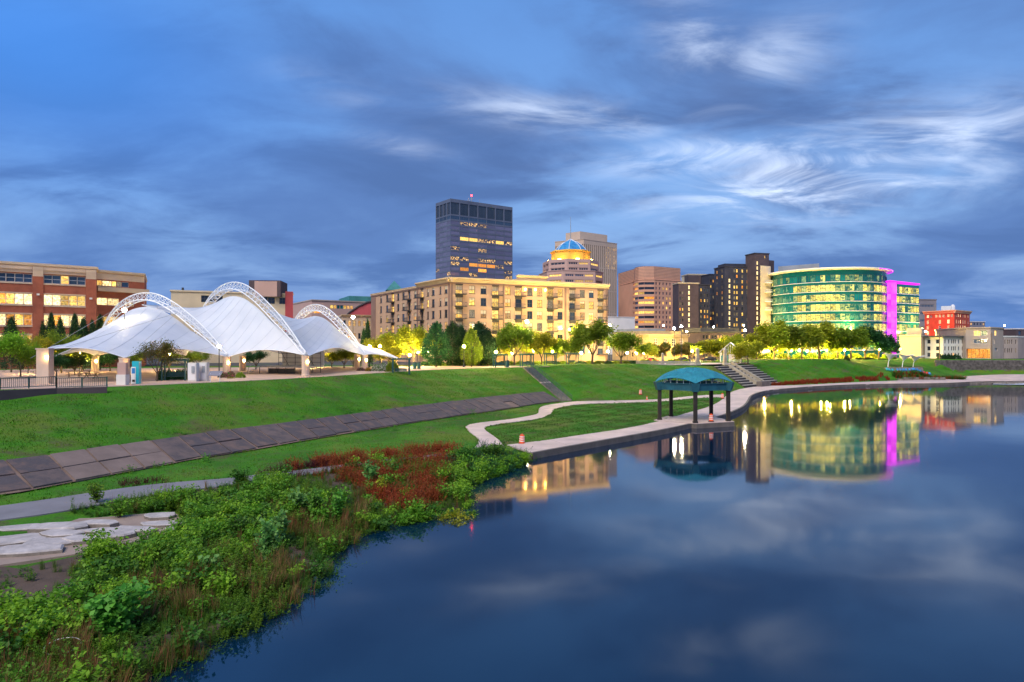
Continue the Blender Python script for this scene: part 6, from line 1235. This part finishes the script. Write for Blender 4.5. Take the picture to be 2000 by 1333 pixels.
# shrubs
def bush_mesh(seed, lm, n=1500, size=.07, fl=None):
    rg = np.random.default_rng(seed); th = rg.uniform(0, 6.28, n); u = rg.uniform(0, 1, n); el = np.arcsin(u); r_ = (1 + .12 * np.sin(3 * th + seed) + .1 * np.sin(5 * th * u)) * rg.uniform(.75, 1.02, n)
    c = np.stack([r_ * np.cos(el) * np.cos(th), r_ * np.cos(el) * np.sin(th), r_ * np.sin(el) * 1.1], 1); v, f_ = leaf_quads(c, size, rg); mi = np.zeros(len(f_), int)
    if fl: k = rg.random(n) < .35; mi = np.concatenate([k, k]).astype(int)
    return np_mesh('foliage', v, f_, [MT[lm]] + ([MT[fl]] if fl else []), False, mi)
BMS = {}
def bush(px, Y, top, wpx, lm, label, fl=None, group=None, name='bush', size=.09, n=1500, dep=1.0):
    key = (lm, fl, size, n); BMS.setdefault(key, [bush_mesh(41 + len(BMS), lm, n, size, fl)]); x = PZ(px, Y, 0).x; z = gz(x, Y); r_ = empty(name, (x, Y, z), label, 'bush' if not fl else 'flowers', group)
    ww = wpx * Y / F / 2; o = bpy.data.objects.new('foliage', BMS[key][0]); col.objects.link(o); o.parent = r_; o.scale = (ww, ww * dep, zat(top, Y) - z); o.rotation_euler = (0, 0, random.uniform(-.3, .3))
    s = MB(); s.tube([(0, 0, -.1), (0, 0, .3)], [.05, .03], 5); so_ = bpy.data.objects.new('stem', s.mesh('stem', MT['bark'])); col.objects.link(so_); so_.parent = r_; return r_
bush(767, 114, 709, 26, 'leaf_mid', 'round clipped bush beside the swing pergola'); bush(748, 117, 712, 22, 'leaf_weed_deep', 'white flowering bush at the lamp post foot', 'flower_white'); bush(733, 118, 714, 14, 'leaf_weed_deep', 'low white flower clump by the tent pillar', 'flower_white'); bush(705, 118.5, 719, 16, 'leaf_weed_deep', 'pink flower clump at the smallest tent pillar', 'flower_pink'); bush(719, 116.5, 719, 12, 'leaf_weed_deep', 'orange flower clump at the smallest tent pillar', 'flower_orange')
bush(449, 93, 727, 18, 'leaf_weed_deep', 'pink flower clump beside the information panel', 'flower_pink'); bush(437, 91, 729, 14, 'leaf_weed_deep', 'second pink flower clump beside the information panel', 'flower_pink'); bush(470, 91, 729, 18, 'leaf_mid', 'green bush beside the pink flower clump'); bush(450, 89, 737, 14, 'leaf_weed_deep', 'orange flower clump at the lawn edge', 'flower_orange')
for i, (px, Y) in enumerate(((318, 84), (332, 86), (350, 85.5), (360, 86))): bush(px, Y, 726, 22, 'leaf_dark', 'dark clipped bush behind the swing bench', None, 'dark bushes behind the swing bench')
for i, px in enumerate(range(828, 1240, 17)): bush(px, 150 + (px - 828) * .07, 707.5 - (px - 828) * .005, 22, 'leaf_mid' if i % 3 else 'leaf_dark', 'low clipped hedge bush in the row along the levee crest', None, 'hedge row along the levee crest', 'hedge_bush', .11, 900)
for i, px in enumerate((1255, 1264, 1278, 1310, 1322, 1340)): bush(px, 179 + i, 703, 16, 'leaf_mid' if i % 2 else 'leaf_lime', 'leafy bush behind the balustrade', None, 'bushes behind the balustrade', 'bush', .12, 700)
bush(1654, 222, 696.5, 13, 'leaf_ever', 'dark round bush on the grass mound'); bush(1690, 240, 700, 40, 'leaf_ever', 'long dark hedge below the grove', None, None, 'hedge', .11, 1500, .35); bush(1723, 241, 701, 30, 'leaf_ever', 'short dark hedge at the right end of the grove', None, None, 'hedge', .11, 1000, .35)
for i, px in enumerate((1480, 1500, 1530, 1560, 1585, 1612, 1634, 1668, 1700, 1735)): bush(px, 252 + (i % 3) * 2, 692, 26, 'leaf_mid', 'leafy shrub under the grove trees', None, 'shrubs under the grove trees', 'shrub', .14, 700)
for i, px in enumerate((1838, 1848, 1856, 1868)): bush(px, 245, 694, 16, 'leaf_ever', 'dark shrub at the foot of the white two storey building', None, 'shrubs by the white two storey building', 'shrub', .13, 700)

# ================================================================== BANK VEGETATION
def proto_tuft(seed, n, h_, spread, w_, wind=(.3, -.1)):
    rg = np.random.default_rng(seed); a = rg.uniform(0, 6.28, n); d = np.stack([np.cos(a), np.sin(a)], 1) * rg.uniform(.1, 1, n)[:, None] * spread + np.array(wind) * rg.uniform(.5, 1.2, n)[:, None] * h_ * .5
    hh = h_ * rg.uniform(.55, 1.1, n); b0 = rg.normal(size=(n, 2)) * .07; sd = np.stack([-np.sin(a), np.cos(a)], 1) * w_ / 2
    z = np.zeros(n); p0 = np.c_[b0, z - .05]; p1 = np.c_[b0 + d * .35, hh * .6]; p2 = np.c_[b0 + d, hh]; s3 = np.c_[sd, z]
    v = np.stack([p0 - s3, p0 + s3, p1 + s3 * .8, p1 - s3 * .8, p2], 1).reshape(-1, 3); k = np.arange(n)[:, None] * 5
    return v, np.concatenate([k + [0, 1, 2], k + [0, 2, 3], k + [3, 2, 4]], 0)
def proto_weed(seed, stems, h_, nl, ls, spread=.25, up=.5):
    rg = np.random.default_rng(seed); V_, T_ = [], []; o = 0
    for s in range(stems):
        base = rg.normal(size=2) * spread * .6; top = np.array([*(base + rg.normal(size=2) * spread), h_ * rg.uniform(.65, 1.1)]); b3 = np.array([*base, -.05]); w_ = .008
        V_.append(np.array([b3 - [w_, 0, 0], b3 + [w_, 0, 0], top])); T_.append(np.array([[0, 1, 2]]) + o); o += 3
        f_ = np.sort(rg.uniform(.12, 1, nl)); c = b3 + (top - b3) * f_[:, None]; a = rg.uniform(0, 6.28, nl); el = rg.uniform(up - .5, up + .5, nl); L_ = ls * rg.uniform(.6, 1.3, nl) * (1.15 - .55 * f_)
        d = np.stack([np.cos(a) * np.cos(el), np.sin(a) * np.cos(el), np.sin(el)], 1) * L_[:, None]; sd = np.stack([-np.sin(a), np.cos(a), np.zeros(nl)], 1) * (L_ * .24)[:, None]; drop = np.c_[np.zeros((nl, 2)), -L_ * .15]
        V_.append(np.stack([c, c + d * .5 + sd, c + d + drop, c + d * .5 - sd], 1).reshape(-1, 3)); k = np.arange(nl)[:, None] * 4 + o; T_.append(np.concatenate([k + [0, 1, 2], k + [0, 2, 3]], 0)); o += nl * 4
    return np.concatenate(V_), np.concatenate(T_)
def broad(seed, h_, w_, n, ls):
    rg = np.random.default_rng(seed); mb = MB(); cs = []
    for k in range(9):
        a = rg.uniform(0, 6.28); d = np.array([math.cos(a), math.sin(a)]) * rg.uniform(.1, .5) * w_; z = h_ * rg.uniform(.7, 1.0); mb.tube([(0, 0, -.1), (d[0] * .4, d[1] * .4, z * .5), (d[0], d[1], z)], [.022, .016, .006], 5, 0, False)
        f_ = rg.uniform(.25, 1, n // 9)[:, None]; cs.append(np.concatenate([d[None] * f_ ** 1.3, z * f_], 1) + rg.normal(size=(n // 9, 3)) * [w_ * .10, w_ * .10, h_ * .05])
    c = np.concatenate(cs); v, t_ = leaf_quads(c, ls, rg, .6, .7); return mb, v, t_
def scatter(name, protos, pts, smin, smax, mts, label, cat, parts=None, lean=.12):
    V_, T_, MI = [], [], []; o = 0
    for x, y, s in pts:
        v, t_, *mi = protos[random.randrange(len(protos))]; a = random.uniform(0, 6.28); ca, sa = math.cos(a), math.sin(a); k = s * random.uniform(smin, smax); z = gz(x, y); lx, ly = random.uniform(-lean, lean) + .06, random.uniform(-lean, lean)
        w_ = np.empty_like(v); w_[:, 0] = (v[:, 0] * ca - v[:, 1] * sa) * k + v[:, 2] * k * lx + x; w_[:, 1] = (v[:, 0] * sa + v[:, 1] * ca) * k + v[:, 2] * k * ly + y; w_[:, 2] = v[:, 2] * k + z
        V_.append(w_); T_.append(t_ + o); o += len(v); MI.append(mi[0] if mi else np.zeros(len(t_), int))
    me = np_mesh(name, np.concatenate(V_), np.concatenate(T_), [MT[m_] for m_ in mts], False, np.concatenate(MI)); ob = bpy.data.objects.new(name, me); col.objects.link(ob); return tag(ob, label, cat, None, 'stuff')
def region(poly, n, fn=None):
    q = [V2(G(a, b_, .5)) for a, b_ in poly]; xs = [p.x for p in q]; ys = [p.y for p in q]; out = []; tries = 0
    while len(out) < n and tries < n * 30:
        tries += 1; x, y = random.uniform(min(xs), max(xs)), random.uniform(min(ys), max(ys))
        if not inpoly(x, y, q): continue
        if any(inpoly(x, y, e_) for e_ in EXC): continue
        s = fn(x, y) if fn else 1.0
        if s <= 0: continue
        out.append((x, y, s))
    return out
EXC = [[V2(G(*a, .7)) for a in ((-80, 1012), (60, 1008), (200, 1006), (300, 996), (350, 998), (375, 1026), (330, 1046), (250, 1070), (150, 1090), (0, 1108), (-80, 1116))], [V2(p) for p in as_u] + [V2(p) for p in as_l[::-1]]]
VEG = [(-160, 1040), (0, 1024), (130, 1004), (250, 978), (345, 963), (450, 950), (520, 938), (610, 928), (670, 918), (810, 903), (900, 895), (950, 888), (1035, 890), (1018, 905), (950, 924), (906, 948), (925, 985), (842, 1000), (727, 1028), (647, 1068), (654, 1122), (560, 1166), (472, 1222), (375, 1270), (272, 1330), (150, 1415), (-160, 1500)]
def px_of(x, y, z=.5): return CX + x / y * F, HZ + (H - z) / y * F
def pn(x, y, s=.35, o=0): return math.sin(x * s + o) * math.sin(y * s * 1.3 + o * 2) + .6 * math.sin(x * s * 2.3 + y * s * 1.7 + o)
def bare(x, y):
    px, py = px_of(x, y); return px < 150 and 1095 < py < 1190
wp = [proto_weed(50 + i, 5, .85, 26, .16) for i in range(6)] + [proto_weed(60 + i, 3, 1.15, 34, .13, .15) for i in range(3)]
scatter('bank_weeds', wp, region(VEG, 2600, lambda x, y: 0 if bare(x, y) and random.random() < .93 else (.85 + .35 * pn(x, y)) if pn(x, y, .3, 1) > -.45 else 0), .6, 1.1, ['leaf_weed'], 'bright green leafy weeds covering the river bank', 'weeds')
wd = [proto_weed(80 + i, 7, .6, 22, .15, .35, .3) for i in range(5)]
scatter('low_weeds', wd, region(VEG, 2800, lambda x, y: 0 if bare(x, y) and random.random() < .8 else .7 + .3 * pn(x, y, .5, 2)), .5, 1.0, ['leaf_weed_deep'], 'dark green low weeds filling the river bank', 'weeds')
tf = [proto_tuft(100 + i, 46, .75, .38, .014) for i in range(5)]
def seeded(i):
    v, t_ = proto_tuft(120 + i, 40, .95, .42, .014); v2, t2 = proto_tuft(140 + i, 22, 1.15, .42, .022); v2 = v2.copy(); return np.concatenate([v, v2]), np.concatenate([t_, t2 + len(v)]), np.r_[np.zeros(len(t_), int), np.ones(len(t2), int)]
ts = [seeded(i) for i in range(4)]
edge = [V2(p) for p in bank_s]
def near_edge(x, y): return min((x - p.x) ** 2 + (y - p.y) ** 2 for p in edge) ** .5
def fedge(x, y):
    d = near_edge(x, y); px, py = px_of(x, y); return (1.0 if d < 5 else .75) if (d < 5.0 and px < 720 and pn(x, y, .5, 7) > -.25) or random.random() < .03 else 0
scatter('bank_grass', ts, region(VEG, 520, fedge), .6, 1.1, ['grass_long', 'grass_seed'], 'long arching bank grass with reddish seed heads near the water', 'grass')
scatter('low_bank_grass', tf, region(VEG, 1500, lambda x, y: .8 if not bare(x, y) or random.random() < .15 else 0), .5, 1.0, ['grass_long'], 'shorter tufted grass among the bank weeds', 'grass')
mats_ = [proto_weed(160 + i, 9, .32, 12, .12, .45, .2) for i in range(4)]
scatter('water_edge_plants', mats_, [(p.x + random.uniform(-.9, .55), p.y + random.uniform(-.8, .8), 1.0) for p in dense(bank_s[16:], .28) if p.y > 15], .6, 1.15, ['leaf_weed_deep'], 'low matted plants overhanging the water edge', 'plants')
def fan(seed, h_, w_, n, ls): mb, v, t_ = broad(seed, h_, w_, n, ls); return v, t_
for nm, mt_, cnt, h_, w_, ls, lab in (('bank_shrubs', 'leaf_weed', 190, 1.15, 1.2, .06, 'medium green shrubby weeds standing in clumps on the bank'), ('yellow_shrubs', 'leaf_bright', 150, 1.05, 1.1, .055, 'yellow green feathery shrubby weeds on the bank'), ('deep_shrubs', 'leaf_weed_deep', 120, .9, 1.3, .06, 'deep green rounded shrubby weeds on the bank')):
    scatter(nm, [fan(400 + len(nm) + i, h_, w_, 330, ls) for i in range(5)], region(VEG, cnt, lambda x, y: 0 if bare(x, y) or (px_of(x, y)[0] < 470 and px_of(x, y)[1] < 1046 - .155 * px_of(x, y)[0]) or (near_edge(x, y) < 3.4 and px_of(x, y)[0] < 720 and random.random() < .85) or (px_of(x, y)[0] > 570 and px_of(x, y)[0] < 880 and px_of(x, y)[1] < 985 and random.random() < .94) else 1), .65, 1.35, [mt_], lab, 'shrubs')
RED = [(560, 930), (640, 914), (740, 898), (850, 884), (905, 885), (890, 905), (862, 940), (858, 985), (800, 1000), (740, 985), (690, 950), (620, 945)]
rp = [proto_weed(180 + i, 8, .8, 24, .12, .3, .9) for i in range(4)]
def rfun(x, y): return 1.0 if pn(x, y, .7, 4) > -.55 else 0
scatter('red_dock', rp, region(RED, 800, rfun), .7, 1.3, ['leaf_red'], 'rust red dock and dry stems in the bank weeds', 'plants')
scatter('wine_weeds', rp, region([(500, 940), (640, 915), (640, 935), (510, 956)], 70) + region([(405, 985), (460, 985), (455, 1005), (405, 1005)], 16) + region([(525, 975), (570, 965), (575, 985), (530, 1000)], 14) + region([(230, 958), (330, 948), (330, 962), (235, 972)], 30, lambda x, y: .7), .6, .9, ['leaf_wine'], 'dark wine red weeds beside the asphalt path', 'plants')
far_s = [proto_weed(200 + i, 9, 1.0, 30, .16, .5, .4) for i in range(3)]
scatter('shore_shrubs', far_s, region([(880, 893), (950, 882), (1020, 890), (1010, 908), (940, 925), (900, 930), (870, 910)], 110), .7, 1.25, ['leaf_dark'], 'dark green shrubby growth at the end of the walkway', 'shrubs')
# far right waterside beds
bed = [(p.x + random.uniform(-.3, .3), p.y + random.uniform(.6, 3.2), 1.0) for p in dense(ksl(k_in, 1500, 1760), .12) if 1512 < px_of(p.x, p.y)[0] < 1742 and not 1672 < px_of(p.x, p.y)[0] < 1682]
rg_ = [proto_tuft(220 + i, 46, 1.0, .3, .05) for i in range(3)]
scatter('red_grass_bed', rg_, bed, .75, 1.1, ['leaf_red'], 'long bed of reddish ornamental grass behind the far walkway', 'grass')
pb_ = [(PZ(px, Y, 0).x, Y, 1.0) for px, Y in ((random.uniform(1745, 1885), random.uniform(209, 214)) for _ in range(260))]
scatter('terrace_planting', rg_ , pb_[:170], .7, 1.1, ['leaf_red'], 'reddish grasses planted around the stone terrace', 'grass'); scatter('terrace_shrubs', [proto_weed(230, 9, .9, 22, .3, .5, .4)], pb_[170:], .8, 1.3, ['leaf_weed_deep'], 'green shrubs planted around the stone terrace', 'shrubs')
# single shrubs and saplings on the bank
def sapling(px, py, h_, w_, lm, label, seed, n=420, ls=.085, name='sapling'):
    p = G(px, py, .5); p.z = gz(p.x, p.y); r_ = empty(name, p, label, 'shrub', None); mb, v, t_ = broad(seed, h_, w_, n, ls)
    for n_, me in (('stem', mb.mesh('stem', MT['bark'])), ('foliage', np_mesh('foliage', v, t_, MT[lm]))): o = bpy.data.objects.new(n_, me); col.objects.link(o); o.parent = r_
for a in ((222, 1236, 1.7, 2.5, 'leaf_broad', 'large round broad leaved bush on the near bank', 301, 1700, .11, 'broad_leaf_bush'), (524, 1096, 2.2, 1.3, 'leaf_pale', 'tall pale green sapling on the bank beside the seeding grass', 302, 800, .10), (548, 1060, 1.9, 1.0, 'leaf_pale', 'pale sapling crowding the tallest pale sapling', 303, 500, .10), (583, 1012, 1.9, 1.1, 'leaf_pale', 'pale green sapling among the rust red dock', 304, 500, .10), (620, 1016, 2.1, 1.4, 'leaf_broad', 'bushy green sapling in the middle of the bank', 305, 700, .10), (656, 1018, 2.0, 1.1, 'leaf_broad', 'upright green sapling next to the rust red dock', 306, 600, .10),
          (410, 1130, 1.3, .8, 'leaf_pale', 'small pale sapling on the near bank', 307, 220, .10), (722, 955, 1.9, 1.3, 'leaf_pale', 'light green sapling behind the rust red dock', 308, 500, .10), (745, 968, 1.3, .7, 'leaf_lime', 'small yellow green sapling in the red dock', 309, 260, .08), (484, 1052, 1.6, 2.0, 'leaf_weed_deep', 'wide deep green bush on the upper bank', 310, 1100, .07), (470, 960, 1.3, 1.8, 'leaf_weed_deep', 'deep green bush beside the asphalt path end', 311, 900, .07), (233, 1015, 1.3, 1.6, 'leaf_weed', 'bright green bush behind the flagstones', 312, 800, .06), (190, 998, 1.4, 1.5, 'leaf_weed', 'feathery green bush at the asphalt path edge', 313, 800, .06), (375, 1020, 1.2, 1.1, 'leaf_broad', 'leafy green shrub at the end of the flagstones', 314, 500, .08), (893, 1000, 1.2, 2.6, 'leaf_lime', 'rounded yellow green bush on the water point', 315, 1900, .07), (915, 990, 1.0, 1.6, 'leaf_weed', 'second rounded green bush on the water point', 316, 1000, .07), (962, 898, 1.7, 2.4, 'leaf_weed_deep', 'deep green bush at the walkway end', 317, 1400, .08), (905, 905, 1.5, 2.6, 'leaf_weed_deep', 'deep green bush behind the water point', 318, 1400, .08)): sapling(*a)
# lawn blades on the lower lawn and the near slope
def lawn(name, poly, n, h_, mt_, label, zb=.9, fn=None):
    q = [V2(p) for p in poly]; xs = np.array([p.x for p in q]); ys = np.array([p.y for p in q]); x = rng.uniform(xs.min(), xs.max(), n * 3); y = rng.uniform(ys.min(), ys.max(), n * 3); ins = np.zeros(len(x), bool); j = len(q) - 1
    for i in range(len(q)):
        c_ = (ys[i] > y) != (ys[j] > y); 
        with np.errstate(divide='ignore', invalid='ignore'): ins ^= c_ & (x < (xs[j] - xs[i]) * (y - ys[i]) / (ys[j] - ys[i]) + xs[i])
        j = i
    x, y = x[ins][:n], y[ins][:n]; k = (np.sin(x * .9 + 1) * np.sin(y * .7) + .5 * np.sin(x * 2.1 - y * 1.7)) + rng.uniform(-.9, .9, len(x)) > -.2; x, y = x[k], y[k]
    z = np.array([gz(a, b_) for a, b_ in zip(x, y)]); m_ = len(x); a = rng.uniform(0, 6.28, m_); s = h_ * rng.uniform(.5, 1.4, m_); w_ = s * .35; d = np.stack([np.cos(a), np.sin(a)], 1); l_ = rng.normal(size=(m_, 2)) * (s * .35)[:, None]
    v = np.stack([np.c_[x - d[:, 0] * w_, y - d[:, 1] * w_, z - .02], np.c_[x + d[:, 0] * w_, y + d[:, 1] * w_, z - .02], np.c_[x + l_[:, 0], y + l_[:, 1], z + s]], 1).reshape(-1, 3)
    o = bpy.data.objects.new(name, np_mesh(name, v, np.arange(m_ * 3).reshape(-1, 3), MT[mt_])); col.objects.link(o); tag(o, label, 'grass', None, 'stuff')
isl = [p for p in pj_r[:62]] + ksl(k_in, 985, 1412)[::-1]
lawn('island_grass', isl, 60000, .10, 'grass_dark', 'dark patchy grass inside the loop of paths')
low = [p for p in ap_l[16:]] + [p for p in pj_l[:26][::-1]] + [p for p in as_u[8:][::-1]]
lawn('lower_grass', low, 60000, .09, 'grass_lawn', 'bright patchy grass between the concrete apron and the asphalt path')
slope = [p for p in offset(ap_u, -.5)[14:]] + [LB1] + [p for p in crest[::-1] if p.x < 4 and p.x > -62]
lawn('slope_grass', slope, 130000, .11, 'grass_lawn', 'short bright grass of the long levee slope')
sl2 = [p for p in pj_l[40:]] + [SB0, ST0] + [p for p in crest[::-1] if p.x > 4.5]
lawn('bay_grass', sl2, 60000, .12, 'grass_lawn', 'short grass of the curved levee slope behind the pavilion')
sl3 = [Vector((p.x, p.y + 3, 0)) for p in ksl(k_in, 1545, 1720)] + [P(1720, 722, 215)] + mound[::-1]
lawn('mound_grass', sl3, 40000, .14, 'grass_lawn', 'smooth bright grass of the far mound')
tufts = [G(px, py, 3.5) for px, py in ((115, 848), (55, 855), (310, 856), (255, 862), (770, 800), (925, 777), (920, 775), (400, 846))]
scatter('slope_tufts', [proto_weed(240 + i, 8, .5, 16, .16, .35, .4) for i in range(3)], [(p.x, p.y, 1.2) for p in tufts] + [(p.x + random.uniform(-.5, .5), p.y + random.uniform(-.4, .4), .6) for p in offset(ap_u, -.5) if random.random() < .5], .8, 1.3, ['grass_lawn'], 'leafy weed tufts along the top of the concrete apron', 'weeds')

pe = [(p.x + random.uniform(-.12, .12), p.y + random.uniform(-.12, .12), 1.0) for ln, off in ((as_u, -.08), (pj_l, -.1), (pj_r, .1), (k_in, -.1), (ap_l, .12)) for p in dense(offset(ln, off), .3) if p.y > 20 and p.y < 150 and math.sin(p.x * 1.7 + p.y * .9) + random.uniform(-.8, .8) > -.1]
scatter('path_edge_grass', [proto_tuft(260 + i, 14, .16, .10, .03, (.05, 0)) for i in range(3)], pe, .6, 1.4, ['grass_lawn'], 'ragged grass creeping over the path and apron edges', 'grass')
ds = [proto_tuft(270 + i, 9, 1.2, .25, .014, (.15, -.1)) for i in range(3)]
scatter('dry_stems', ds, region(VEG, 260, lambda x, y: 0 if bare(x, y) else 1), .6, 1.1, ['grass_seed'], 'thin dry reddish stems standing among the bank weeds', 'stems')
